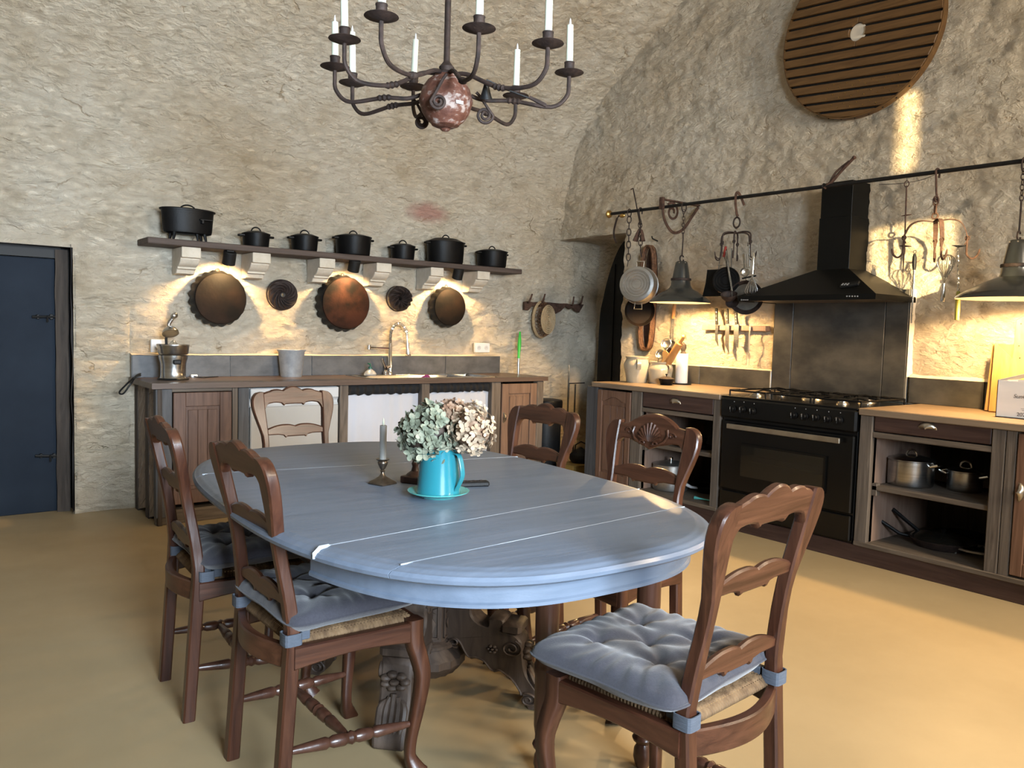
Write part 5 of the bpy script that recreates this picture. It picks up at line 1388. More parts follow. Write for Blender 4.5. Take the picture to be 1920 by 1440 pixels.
pp = [at(1183, 355, 'x', XL + .03), at(1187, 353, 'x', XL + .03), at(1190, 368, 'x', XL + .03), at(1201, 425, 'x', XL + .03), at(1202, 436, 'x', XL + .03)]
G(t).tube(pp, .005, 8).obj('shaft', 'rustdark', t)
t = thing('cowbell_chain', 'hook and chain with rusty cowbells hanging behind the steel pot', 'chain', (XL, y, rail_z(y)))
g = G(t); s_hook(g, XL, y, rail_z(y), .10); e = RR(1201, 468); chain(g, (XL, y, rail_z(y) - .10), (XL, e.y, e.z), .05, .015, .004); e2 = RR(1203, 482); g.tube([e, e2], .006, 6); g.obj('links', 'rustdark', t)
for u0, v0, u1, v1, r in ((1200, 428, 1191, 452, .028), (1203, 430, 1206, 452, .022)):
    a = RR(u0, v0); b2 = RR(u1, v1); L = (b2 - a).length
    G(t, axis_mat(a, b2 - a) @ Matrix.Diagonal((1, .6, 1, 1))).lathe([(.0001, 0), (r * .45, .004), (r * .75, L * .4), (r, L), (r * .93, L), (r * .6, L * .4), (.0001, .02)], 16).obj('cowbell', 'rust', t)
c = RR(1195, 533, XL - .02); pq = pxm(c); r = 35 * pq
nrm = (EYE - c); nrm.z = 0; nrm.normalize(); nrm = (nrm * .90 + V((-.50, .18, .0)) * .55 + V((0, 0, .06))).normalized()
t = thing('steel_stock_pot', 'steel cooking pot hanging by one handle, its round bottom facing the room', 'pot', c)
F = axis_mat(c - nrm * .07, nrm)
F.translation = c - nrm * .085
G(t, F).lathe([(r * 1.02, 0), (r * 1.03, .004), (r * .98, .008), (r * .96, .095), (r * .92, .112), (r * .76, .117), (r * .74, .113), (r * .5, .1135), (.0001, .114)], 56, cap=False).obj('body', 'alu', t)
g = G(t, F)
for rr in (.25, .4, .55, .68): g.lathe([(r * rr, .1135), (r * (rr + .01), .1150), (r * (rr + .02), .1135)], 48, cap=False)
g.obj('bottom_grooves', 'steel', t)
lz = F.to_3x3().inverted() @ V((0, 0, 1)); lz.z = 0; lz.normalize(); lx = V((-lz.y, lz.x, 0))
for sg, nm in ((1, 'handle'), (-1, 'handle')):
    G(t, F).tube([lx * .028 + lz * (sg * r * .97) + V((0, 0, .02)), lx * .032 + lz * (sg * (r + .042)) + V((0, 0, .022)), lx * -.032 + lz * (sg * (r + .042)) + V((0, 0, .022)), lx * -.028 + lz * (sg * r * .97) + V((0, 0, .02))], .006, 8).obj(nm, 'chrome', t)
c = RR(1198, 583, XL + .14); r = 28 * pxm(c)
t = thing('black_skillet', 'dark iron frying pan hanging behind and below the steel pot', 'pan', c)
n2 = (EYE - c).normalized(); F = axis_mat(c, (n2 + V((.1, -.25, 0))).normalized())
G(t, F).lathe([(.0001, 0), (r * .8, 0), (r, .03), (r * 1.02, .03), (r * .84, .006), (.0001, .006)], 44).obj('body', 'panrust', t)
G(t, F).tube([(0, r * .95, .025), (-.01, r + .16, .03)], .008, 8).obj('handle', 'castiron', t)
# long wicker baguette tray on the wall
X_ = XR - .045
P5 = lambda u, v: at(u, v, 'x', X_)
cT, cB = P5(1221, 462), P5(1214, 656); cc = (cT + cB) / 2; hl = (cT - cB).length / 2; wv = 16 * pxm(cc)
t = thing('wicker_baguette_tray', 'long narrow brown wicker tray hanging on the wall behind the steel pot', 'basket', cc)
ax = (cT - cB).normalized(); wy = V((0, -1, 0))
el = lambda q, k=1., dx=0: cc + ax * (hl * k * math.sin(q)) + wy * (wv * k ** 1.5 * math.cos(q) * (1 if True else 0)) + V((dx, 0, 0))
def sup(q, k=1., dx=0):
    c_, s_ = math.cos(q), math.sin(q)
    return cc + ax * (hl * k * math.copysign(abs(s_) ** .75, s_)) + wy * (wv * k * math.copysign(abs(c_) ** .6, c_)) + V((dx, 0, 0))
for i, k in enumerate((1., .97, 1.0)):
    g = G(t); g.tube([sup(2 * PI * j / 60, k, -.01 - .016 * i) + V((0, .003 * math.sin(j * 2.2 + i * 2), 0)) for j in range(60)], .011, 7, closed=True); g.obj('braided_rim', 'wicker', t)
g = G(t); g.grid(60, 5, lambda a, b: sup(2 * PI * a, max(.02, 1 - b), .015)); g.obj('woven_base', 'drawer', t, angle=180)
nl = P5(1226, 458); G(t).tube([nl + V((.05, 0, .03)), nl + V((-.02, 0, .045)), nl + V((-.03, 0, .065))], .006, 6).obj('hanging_nail', 'iron', t)
# wooden handled two-pronged tool behind the lamp
c0_, c1b = at(1266, 560, 'x', XR - .06), at(1262, 597, 'x', XR - .05)
t = thing('wood_handled_strainer', 'round wire strainer with an orange wooden handle hanging on the wall behind the left lamp', 'strainer', c0_)
G(t).tube([c0_, c0_.lerp(c1b, .5), c1b], [.013, .016, .012], 10).obj('grip', 'orangewood', t)
e = at(1259, 652, 'x', XR - .05)
for s_ in (-1, 1): G(t).tube([c1b + V((0, s_ * .006, 0)), e.lerp(c1b, .5) + V((0, s_ * .012, 0)), e + V((0, s_ * .012, .06))], .003, 6).obj('prong', 'steel', t)
rr = 13 * pxm(e)
G(t).tube([e + V((0, rr * math.cos(a), rr * math.sin(a))) for a in [2 * PI * i / 24 for i in range(24)]], .004, 6, closed=True).obj('ring', 'steel', t)
G(t, axis_mat(e, (-1, 0, 0))).lathe([(rr, 0), (rr * .7, -.016), (.001, -.02)], 24, cap=False).obj('mesh_bowl', 'nickel', t)

# dark iron rack left of the hood
y = RR(1383, 380).y; zr0 = rail_z(y)
t = thing('iron_hook_rack', 'dark iron hook rack with curved arms hanging left of the hood chimney', 'rack', (XL, y, zr0))
g = G(t); g.tube(smooth_path([(XL + .05, y - .02, zr0 - .05), (XL + .035, y - .01, zr0 - .01), (XL + .01, y, zr0 + .03), (XL - .02, y, zr0 + .025), (XL - .025, y, zr0 - .03), (XL - .005, y, zr0 - .11), (XL + .01, y, zr0 - .13)], 5), .006, w=.022, up=(0, 1, 0)); g.obj('top_hook', 'rust', t)
hub = RR(1383, 437)
zR = RR(1384, 417).z
g = G(t); g.tube([V((XL, y, zR)) + V((0, .028 * math.cos(a), .036 * math.sin(a))) for a in [2 * PI * i / 18 for i in range(18)]], .006, 7, closed=True); g.tube([(XL, y, zR - .034), (XL, y, hub.z + .03)], .008, 7)
g.obj('ring', 'rustdark', t)
arms = []
for k, (ang, L) in enumerate(((90, .125), (-90, .125), (150, .10), (-30, .10), (30, .10), (-150, .10))):
    d = V((math.cos(math.radians(ang)), math.sin(math.radians(ang)), 0)); h = V((XL, y, hub.z))
    pth = smooth_path([h, h + d * L * .55 + V((0, 0, .006)), h + d * L * .95 + V((0, 0, -.01)), h + d * L + V((0, 0, -.06)), h + d * L * .92 + V((0, 0, -.085))], 5)
    G(t).tube(pth, .006, 7).obj('arm', 'rustdark', t)
    e = h + d * L + V((0, 0, -.075)); arms.append((e, d))
    hk = smooth_path([e + V((0, 0, .012)), e + V((0, 0, -.05)), e + d * .006 + V((0, 0, -.095)), e + d * .025 + V((0, 0, -.108)), e + d * .046 + V((0, 0, -.092)), e + d * .052 + V((0, 0, -.06))], 5)
    g = G(t); g.tube(hk, [.0045] * (len(hk) - 3) + [.004, .003, .0015], 7)
    g.tube([e + V((.0, .011 * math.cos(a), .006 + .011 * math.sin(a))) for a in [2 * PI * i / 10 for i in range(10)]], .003, 5, closed=True)
    g.obj('hook', 'rustdark', t)
zh = hub.z - .18
def RP(u, v, dx=0.): return at(u, v, 'x', XL + dx)
# square grill pan
t = thing('square_grill_plate', 'square black iron grill plate hanging by a steel wire handle from the dark rack', 'grill pan', RP(1350, 530, .0))
pts = [RP(u, v, .03) for u, v in ((1327, 506), (1377, 504), (1379, 512), (1380, 556), (1318, 556), (1324, 530))]
q = [(-p_.y, p_.z) for p_ in pts]
G(t).prism(q, XL + .02, XL + .038, basis((0, -1, 0), (0, 0, 1), (1, 0, 0)), .004).obj('plate', 'castiron', t)
for du in (0, 12): G(t).tube([RP(1351 + du * .3, 472, .02), RP(1349 + du, 490, .025), RP(1347 + du * 1.3, 508, .03)], .0035, 6).obj('wire_handle', 'steel', t)
G(t).tube([RP(1346, 497, .027), RP(1364, 497, .027)], .003, 6).obj('cross_wire', 'steel', t)
c = RP(1362, 526, -.02); r = 25 * pxm(c)
t = thing('round_waffle_iron', 'round ridged black iron plate hanging in front of the square grill plate', 'waffle iron', c)
F = axis_mat(c, (-1, -.45, .05))
g = G(t, F); g.lathe([(.0001, 0), (r, 0), (r * 1.02, .008), (r * .98, .016), (.0001, .016)], 40)
for k in (.3, .5, .7, .88): g.lathe([(r * k, .016), (r * (k + .03), .019), (r * (k + .06), .016)], 36, cap=False)
g.obj('plate', 'castiron', t)
for s_ in (-.012, .006): G(t).tube([RP(1366, 503, -.02) + V((s_, 0, 0)), RP(1361, 462, 0) + V((s_ * .3, 0, 0))], .004, 6).obj('handle_rod', 'iron', t)
G(t).tube([RP(1357, 482, -.01), RP(1361, 462, -.01)], .009, 8).obj('red_tie', 'red', t)
t = thing('ladle', 'long handled dark ladle hanging in front of the iron plates', 'ladle', RP(1368, 470, -.06))
a, b2 = RP(1362, 470, -.05), RP(1373, 546, -.06)
G(t).tube([a, a.lerp(b2, .5) + V((-.006, 0, 0)), b2], .0055, 8, w=.012).obj('handle', 'steel', t)
c = RP(1367, 556, -.07); r = 15 * pxm(c)
G(t, axis_mat(c, (-.4, -.2, 1))).lathe([(r, .018), (r * 1.04, .02), (r * .95, -.004), (r * .6, -.025), (.0001, -.03)], 28, cap=False).obj('bowl', 'rustdark', t)
t = thing('soup_skimmer', 'small round skimmer hanging low beside the ladle', 'skimmer', RP(1376, 566, -.03))
c = RP(1373, 567, -.03); r = 12 * pxm(c); F = axis_mat(c, (-.8, -.4, .4)); 
G(t, F).lathe([(.0001, -.01), (r * .7, -.006), (r, .004), (r * 1.03, .006), (r * .98, .0)], 24, cap=False).obj('disc', 'rustdark', t)
G(t).tube([c, RP(1371, 500, .0), RP(1372, 466, .0)], .004, 6).obj('handle', 'steel', t)
c = RP(1399, 557, .06); r = 31 * pxm(c)
t = thing('big_skillet', 'large grey frying pan hanging half hidden behind the hood corner', 'pan', c)
F = axis_mat(c, (-.8, -.5, -.12)); 
G(t, F).lathe([(r * .78, 0), (r, .035), (r * 1.03, .036), (r * .80, -.004), (.0001, -.004)], 44, cap=False).obj('body', 'rustdark', t)
G(t, F).lathe([(.0001, .001), (r * .79, .001)], 40, cap=False).obj('inner_bottom', 'greypan', t)
G(t).tube([RP(1400, 528, .05), RP(1395, 490, .03), RP(1394, 476, .0)], .006, 8).obj('handle', 'steel', t)
c = RP(1397, 510, -.02); r = 9 * pxm(c)
t = thing('tea_strainer', 'small round wire tea strainer hanging beside the whisk', 'strainer', c)
G(t, axis_mat(c, (-.8, -.5, 0))).lathe([(r, 0), (r * .7, -.012), (.001, -.017)], 24, cap=False).obj('mesh_bowl', 'nickel', t)
G(t).tube([c + V((0, r * math.cos(a) * .8, r * math.sin(a))) for a in [2 * PI * i / 20 for i in range(20)]], .003, 5, closed=True).obj('ring', 'steel', t)
for du in (-2.5, 2.5): G(t).tube([RP(1397 + du, 501, -.02), RP(1397 + du * .8, 476, .0)], .0025, 5).obj('wire', 'steel', t)
G(t).tube([RP(1392, 522, -.02), RP(1417, 517, -.03)], .006, 8).obj('cross_bar', 'iron', t)
def whisk(lab, top, gm, bot, r_, mm='steel', n=7, down=True):
    t = thing('wire_whisk', lab, 'whisk', top)
    G(t).tube([top, top.lerp(gm, .1), gm], [.009, .012, .010], 12).obj('handle', 'chrome', t)
    d = bot - gm; L = d.length; F = axis_mat(gm, d)
    for i in range(n):
        a = PI * i / n
        pts = []
        for k in range(17):
            s_ = -1 + 2 * k / 16; z_ = L * (1 - abs(s_) ** 2.2) ; rad = r_ * math.copysign(min(1, abs(s_) * 1.0) , s_) * (math.sin(PI * min(1, max(0, 1 - z_ / L) * .75 + .2)))
            zz_ = L * (1 - abs(s_) ** 1.6)
            w_ = r_ * math.sin(PI * (zz_ / L) ** 1.3 * .5 + .0) if zz_ < L * .75 else r_ * math.sin(PI * .75 ** 1.3 * .5) * math.sqrt(max(0, 1 - ((zz_ - .75 * L) / (.25 * L)) ** 2))
            pts.append((math.copysign(w_, s_) * math.cos(a), math.copysign(w_, s_) * math.sin(a), zz_))
        G(t, F).tube(pts, .0022, 5).obj('wire', mm, t)
    return t
whisk('steel balloon whisk hanging wires down from the dark rack', RP(1413, 474, -.05), RP(1411, 514, -.05), RP(1408, 556, -.05), .05)
a, b2 = RP(1404, 452, .03), RP(1405, 505, .03)
t = thing('flat_steel_skewer', 'narrow flat steel handle hanging left of the whisk', 'utensil', a)
G(t).tube([a, b2], .003, w=.012, up=(1, 0, 0)).obj('flat_bar', 'steel', t)

# rust rack right of the hood
y = RR(1758, 325).y; zr0 = rail_z(y)
t = thing('rusty_hook_rack', 'rust red iron hook rack with four flat curved arms hanging right of the hood', 'rack', (XL, y, zr0))
Rr = lambda u, v: RR(u, v)
hb = RR(1757, 416)
g = G(t); s_hook(g, XL, y, zr0, .15, .006, .022); g.obj('top_hook', 'rust', t)
g = G(t); chain(g, (XL, y, zr0 - .14), (XL, y, hb.z + .05), .055, .014, .005); g.tube([V((XL, y, hb.z + .035)) + V((0, .017 * math.cos(a), .017 * math.sin(a))) for a in [2 * PI * i / 12 for i in range(12)]], .005, 6, closed=True); g.obj('chain', 'rust', t)
for k, (ang, L, dz) in enumerate(((100, .16, -.075), (-70, .17, -.09), (-130, .10, -.10), (20, .11, -.09))):
    d = V((math.cos(math.radians(ang)), math.sin(math.radians(ang)), 0)); h = V((XL, y, hb.z))
    pth = smooth_path([h, h + d * L * .45 + V((0, 0, .012)), h + d * L * .8 + V((0, 0, -.01)), h + d * L * 1.0 + V((0, 0, dz)), h + d * L * .93 + V((0, 0, dz * 1.5))], 6)
    n_ = len(pth); G(t).tube(pth, .005, w=[.012 + .014 * math.sin(PI * i / n_) for i in range(n_)], up=(0, 0, 1)).obj('arm', 'rust', t)
    e = h + d * L + V((0, 0, dz * 1.2))
    hk = smooth_path([e + V((0, 0, .015)), e + V((0, 0, -.05)), e + d * .004 + V((0, 0, -.085)), e + d * .03 + V((0, 0, -.105)), e + d * .055 + V((0, 0, -.085)), e + d * .065 + V((0, 0, -.05))], 5)
    g = G(t); g.tube(hk, [.006] * (len(hk) - 3) + [.005, .004, .0015], 7); g.tube([e + V((0, .012 * math.cos(a), .010 + .012 * math.sin(a))) for a in [2 * PI * i / 10 for i in range(10)]], .0035, 5, closed=True); g.obj('hook', 'rust', t)
p0 = RR(1700, 345); p1 = RR(1693, 512); yq = p0.y
t = thing('barbed_pot_hook', 'thin rusty iron rod with cross barbs hanging by a wire beside the hood', 'pot hook', (XL, yq, p0.z))
G(t).tube([p0 + V((0, 0, -.01)), RR(1699, 375), RR(1697, 430), RR(1695, 470), p1], [.004, .005, .004, .005, .003], 7).obj('shaft', 'rust', t)
G(t).tube([p0 + V((0, .014 * math.cos(a), .018 * math.sin(a))) for a in [2 * PI * i / 12 for i in range(12)]], .003, 6, closed=True).obj('eye', 'rust', t)
for (ua, va, ub, vb) in ((1690, 405, 1709, 402), (1687, 461, 1709, 462)): G(t).tube([RR(ua, va), RR((ua + ub) / 2, (va + vb) / 2), RR(ub, vb)], [.002, .005, .002], 6).obj('barb', 'rust', t)
G(t).tube([(XL, yq, p0.z + .015), (XL, yq, rail_z(yq) + .012)], .0015, 5).obj('wire', 'iron', t)
t = thing('slack_wire', 'thin slack wire strung under the rail right of the hood chimney', 'wire', RR(1650, 345))
G(t).tube(smooth_path([RR(1648, 346), RR(1690, 344), RR(1725, 338), RR(1752, 328)], 5), .0018, 5).obj('strand', 'iron', t)
a, b2, c = RR(1715, 476), RR(1714, 506), RR(1709, 606)
t = thing('sharpening_steel', 'sharpening steel with a black handle hanging from the rusty rack', 'sharpening steel', a)
G(t).tube([a, a.lerp(b2, .25), a.lerp(b2, .7), b2], [.007, .012, .012, .008], 12).obj('grip', 'iron', t)
G(t).tube([b2, c], [.0065, .005], 10).obj('rod', 'steel', t)
G(t).tube([a + V((0, .009 * math.cos(q), .012 + .009 * math.sin(q))) for q in [2 * PI * i / 12 for i in range(12)]], .002, 5, closed=True).obj('ring', 'steel', t)
whisk('wire whisk hanging upside down, wires up, from the rusty rack', RR(1767, 566), RR(1770, 532), RR(1775, 477), .055, 'steel', 6)
a = RR(1796, 462); b2 = RR(1797, 546); c = RR(1794, 600)
t = thing('twisted_skewer', 'twisted metal skewer with a yellow green wooden handle hanging by the right lamp', 'skewer', a)
g = G(t)
for ph in (0, PI):
    g.tube([a.lerp(b2, i / 40) + V((.004 * math.cos(i * .8 + ph), .004 * math.sin(i * .8 + ph), 0)) for i in range(41)], .0025, 5)
g.obj('twisted_rod', 'steel', t)
G(t).tube([b2, b2.lerp(c, .1), b2.lerp(c, .5), c], [.008, .012, .013, .012], 12).obj('handle', 'yellowh', t)
t = thing('double_ended_spike', 'short black double ended spike carried across the twisted skewer', 'hook', RR(1797, 461))
G(t).tube([RR(1785, 460), RR(1797, 462), RR(1812, 461)], [.0015, .007, .0015], 6).obj('spike', 'iron', t)
# twig behind the rail on the chimney
t = thing('forked_stick', 'forked brown wooden stick resting across the rail in front of the hood chimney', 'stick', RR(1570, 330))
G(t).tube(smooth_path([RR(1546, 352), RR(1560, 340), RR(1578, 320), RR(1597, 300), RR(1604, 293)], 4), [.012] * 6 + [.010] * 8 + [.014, .012, .006], 8).obj('stick', 'rust', t)
G(t).tube(smooth_path([RR(1556, 342), RR(1568, 322), RR(1592, 302)], 4), .007, 7).obj('twig', 'rust', t)
G(t).tube([RR(1545, 350) + V((.018 * math.cos(q) , 0, .018 * math.sin(q))) for q in [PI * i / 8 + .3 for i in range(9)]], .005, 6).obj('hook', 'iron', t)

# knife bar
xk = XR - .05
KP = lambda u, v, x=xk: at(u, v, 'x', x)
a, b2 = KP(1316, 614), KP(1436, 616)
t = thing('knife_rack', 'narrow pale wooden knife rack fixed to the wall left of the cooker panel', 'knife rack', (xk, (a.y + b2.y) / 2, a.z))
G(t).span((xk, b2.y, a.z - .020), (xk + .06, a.y, a.z + .020), .004).obj('bar', 'inside', t)
def knife(u, v0, v1, v2, w_, lab, k):
    t = thing('kitchen_knife', lab, 'knife', KP(u, v1, xk - .015), 0, 'kitchen knives on the wall rack')
    a, b2, c = KP(u - 1, v0, xk - .013), KP(u, v1, xk - .013), KP(u + 3, v2, xk - .008)
    g = G(t); g.tube([a, a.lerp(b2, .12), a.lerp(b2, .8), b2], .012, w=[.018, .024, .021, .024], up=(1, 0, 0)); h = g.obj('grip', 'iron', t)
    for f_ in (.25, .5, .75):
        q = a.lerp(b2, f_); G(t, axis_mat(q + V((-.006, 0, 0)), (-1, 0, 0))).lathe([(.003, 0), (.0001, .0008)], 8).obj('rivet', 'steel', h)
    L = b2.z - c.z; w2 = w_
    pts = [(-b2.y - w2 / 2, b2.z), (-b2.y + w2 / 2, b2.z), (-b2.y + w2 * .52, b2.z - L * .55), (-c.y + .004, c.z), (-b2.y - w2 / 2 + .004, b2.z - L * .7)]
    G(t).prism(pts, xk - .014, xk - .011, basis((0, -1, 0), (0, 0, 1), (1, 0, 0))).obj('blade', 'steel', t)
knife(1344, 578, 608, 650, .026, 'narrow knife with a black riveted handle, leftmost on the knife rack', 0)
knife(1364, 579, 607, 664, .036, 'longest knife with a black riveted handle, middle of the knife rack', 1)
knife(1381, 587, 608, 654, .044, 'broad bladed knife with a black riveted handle, right of the other two', 2)
t = thing('carving_fork', 'all metal two-pronged carving fork hanging at the right end of the knife rack', 'fork', KP(1406, 640, xk - .01))
a, b2, c = KP(1406, 612, xk - .01), KP(1403, 660, xk - .01), KP(1402, 685, xk - .01)
G(t).tube([a, a.lerp(b2, .5), b2], .004, w=[.014, .008, .012], up=(1, 0, 0)).obj('shank', 'nickel', t)
for s_ in (-1, 1): G(t).tube([b2, b2 + V((0, s_ * .012, -.012)), c + V((0, s_ * .011, 0))], [.004, .0035, .0015], 6).obj('tine', 'nickel', t)

# ------------------------------------------------------------------ slatted wooden disc high on the right wall
xd = XR - .09; cD = at(1608, 60, 'x', xd); RD = .545
sl1, sl2 = at(1468, 95, 'x', xd), at(1769, 36, 'x', xd)
tilt = math.atan2(sl2.z - sl1.z, sl1.y - sl2.y)
t = thing('slatted_wooden_disc', 'large round amber disc of wooden slats hanging on the right wall above the rail', 'wall ornament', cD)
mt = basis((0, -1, 0), (0, 0, 1), (-1, 0, 0), cD) @ Matrix.Rotation(tilt, 4, 'Z')
mt = Matrix.Translation(cD) @ basis((0, -math.cos(tilt), math.sin(tilt)), (0, math.sin(tilt), math.cos(tilt)), (-1, 0, 0))
G(t, mt).lathe([(.0001, -.03), (RD * .985, -.03), (RD * .985, -.012), (.0001, -.012)], 64).obj('backing', 'black', t)
pitch = .0665; half = .0250; hole = .058
ns = int(RD / pitch) + 1
hole_o = V((.0, .0))
for i in range(-ns, ns + 1):
    y0, y1 = i * pitch - half, i * pitch + half
    y0, y1 = max(y0, -RD + .004), min(y1, RD - .004)
    if y1 - y0 < .012: continue
    def seg(xa_, xb_):
        n = 8; left = []; right = []
        for k in range(n + 1):
            yy = y0 + (y1 - y0) * k / n; xx = math.sqrt(max(0, RD * RD - yy * yy))
            hx = math.sqrt(max(0, hole * hole - yy * yy)) if abs(yy) < hole else 0
            left.append((-xx if xa_ < 0 else hx + .001, yy)); right.append((xx if xb_ > 0 else -hx - .001, yy))
        pts = right + left[::-1]
        G(t, mt).prism(pts, -.012, .010 + .003 * random.random(), None, .0025).obj('slat', 'slat', t)
    if y0 < hole and y1 > -hole: seg(-1, 0); seg(0, 1)
    else: seg(-1, 1)
g = G(t, mt); g.lathe([(RD * 1.0, -.05), (RD * 1.012, -.05), (RD * 1.012, .006), (RD * 1.0, .006)], 96, cap=False); rim = g.obj('rim_band', 'slat', t)
for k in range(10):
    a = math.radians(-135 + k * 10); 
    G(t, mt @ Matrix.Translation((RD * 1.012 * math.cos(a), RD * 1.012 * math.sin(a), -.02))).ball((0, 0, 0), .006, 8, 5).obj('nail', 'iron', rim)
G(t, mt).lathe([(.0001, -.008), (hole * .98, -.010), (hole * 1.0, -.011)], 24, cap=False).obj('hub_hole', 'ledge', t)
g = G(t, mt)
for row in (-6, -7, -5):
    for k in range(12):
        xx = -.16 + k * .045; yy = row * pitch + (.012 if k % 2 else -.010)
        if xx * xx + yy * yy < (RD * .95) ** 2: g.ball((xx, yy, .011), .0042, 6, 4)
tag(g.obj('nail_head', 'brass', t), kind='stuff')
# ------------------------------------------------------------------ dining table
TC = V((1.427, 2.334, 0)); TT = -.062
ta, tb, tn = .668, 1.045, 2.8
t = thing('dining_table', 'large oval blue grey painted dining table on a carved dark pedestal', 'table', TC, TT)
def out_x(y, a, b): return a * max(0., 1 - abs(y / b) ** tn) ** (1 / tn)
LAY = [(.045, .722), (.012, .724), (.002, .731), (.000, .740), (.006, .748), (.014, .7505), (.018, .7535), (.026, .756), (.034, .7565), (.038, .7585), (.048, .760)]
def leaf(yl0, yr0, yl1, yr1, end0, end1):
    n = 26; rings = []
    for o, z in LAY:
        a, b = ta - o, tb - o
        def clampy(y): return max(-b, min(b, y))
        L = []; Rr_ = []
        for k in range(n + 1):
            s = k / n
            s = (1 - math.cos(PI * s)) / 2 if (end0 or end1) else s
            yl = clampy(yl0 if not end0 else -b) + (clampy(yl1 if not end1 else b) - clampy(yl0 if not end0 else -b)) * s
            yr = clampy(yr0 if not end0 else -b) + (clampy(yr1 if not end1 else b) - clampy(yr0 if not end0 else -b)) * s
            L.append((-out_x(yl, a, b), yl, z)); Rr_.append((out_x(yr, a, b), yr, z))
        rings.append(Rr_ + L[::-1])
    m_ = len(rings[0]); vs = [p for r in rings for p in r]; fs = []
    for j in range(len(rings) - 1):
        for i in range(m_):
            k = (i + 1) % m_; fs.append((j * m_ + i, j * m_ + k, (j + 1) * m_ + k, (j + 1) * m_ + i))
    g = G(); g.add(vs, fs)
    # caps as strips between the left and right edges keep the top flat
    for j, fl in ((0, 1), (len(rings) - 1, 0)):
        o = j * m_
        g.f += [(o + i, o + i + 1, o + m_ - 2 - i, o + m_ - 1 - i) for i in range(n)]
    return g.obj('table_leaf', 'table', t, angle=25)
S1l, S1r = V((.80, 1.79)) - TC.xy, V((2.07, 1.905)) - TC.xy
def loc(u, v):
    p = at(u, v, 'z', .757); q = Matrix.Rotation(-TT, 3, 'Z') @ V((p.x - TC.x, p.y - TC.y, 0)); return q
def seam(uv0, uv1):
    a, b = loc(*uv0), loc(*uv1); k = (b.y - a.y) / (b.x - a.x); c = a.y - k * a.x
    return k, c
def ends(k, c):
    yl = yr = c
    for _ in range(12): yl = c - k * out_x(yl, ta, tb); yr = c + k * out_x(yr, ta, tb)
    return yl, yr
sa = seam((735, 1062), (1277, 953)); sb = seam((584, 1029), (1206, 917)); sc2 = seam((356, 892), (705, 872))
gp = .0012
eA, eB, eC = ends(*sa), ends(*sb), ends(*sc2)
leaf(-tb, -tb, eA[0] - gp, eA[1] - gp, True, False)
leaf(eA[0] + gp, eA[1] + gp, eB[0] - gp, eB[1] - gp, False, False)
leaf(eB[0] + gp, eB[1] + gp, eC[0] - gp, eC[1] - gp, False, False)
leaf(eC[0] + gp, eC[1] + gp, tb, tb, False, True)
for e in (eA, eB, eC):
    a = V((-out_x(e[0], ta, tb) + .03, e[0], .7585)); b = V((out_x(e[1], ta, tb) - .03, e[1], .7585))
    G().tube([a, b], .0034, w=.0024, up=(0, 0, 1)).obj('pale_seam_filler', 'seam', t)
p = loc(578, 1031); e = V((-out_x(eB[0], ta, tb), eB[0], 0))
G().tube([(e.x + .045, eB[0], .7595), (e.x + .02, eB[0] - .004, .7575), (e.x + .004, eB[0] - .01, .746), (e.x + .002, eB[0] - .012, .735)], [.004, .006, .006, .003], 6).obj('chipped_edge', 'seam', t)
# apron under both ends
def apron(sgn, ys):
    n = 40; pts_o = []
    for k in range(n + 1):
        s = k / n; y = ys + (tb - .06 - ys) * math.sin(PI / 2 * s); pts_o.append((out_x(y, ta - .06, tb - .06), y))
    path = [(x, sgn * y) for x, y in pts_o] + [(-x, sgn * y) for x, y in pts_o[::-1][1:]]
    rings = []
    for (o, z) in ((.0, .726), (.0, .672), (-.006, .668), (-.006, .660), (.022, .660), (.022, .726)):
        rings.append([(x * (1 - o / ta), y * (1 - o / tb), z) for x, y in path])
    m_ = len(path); vs = [p for r in rings for p in r]; fs = []
    for j in range(len(rings)):
        k = (j + 1) % len(rings)
        for i in range(m_ - 1): fs.append((j * m_ + i, j * m_ + i + 1, k * m_ + i + 1, k * m_ + i))
    g = G(); g.add(vs, fs); g.add([rings[j][0] for j in range(6)], [tuple(range(6))]); g.add([rings[j][-1] for j in range(6)], [tuple(range(6))])
    return g.obj('apron', 'table', t, angle=30)
ya = loc(583, 1065).y
apron(-1, .50); apron(1, .50)
g = G()
for x in (-.42, -.34, .34, .42): g.box((x, .0, .70), (.03, 1.5, .04), .003)
g.obj('extension_runner', 'leg', t)
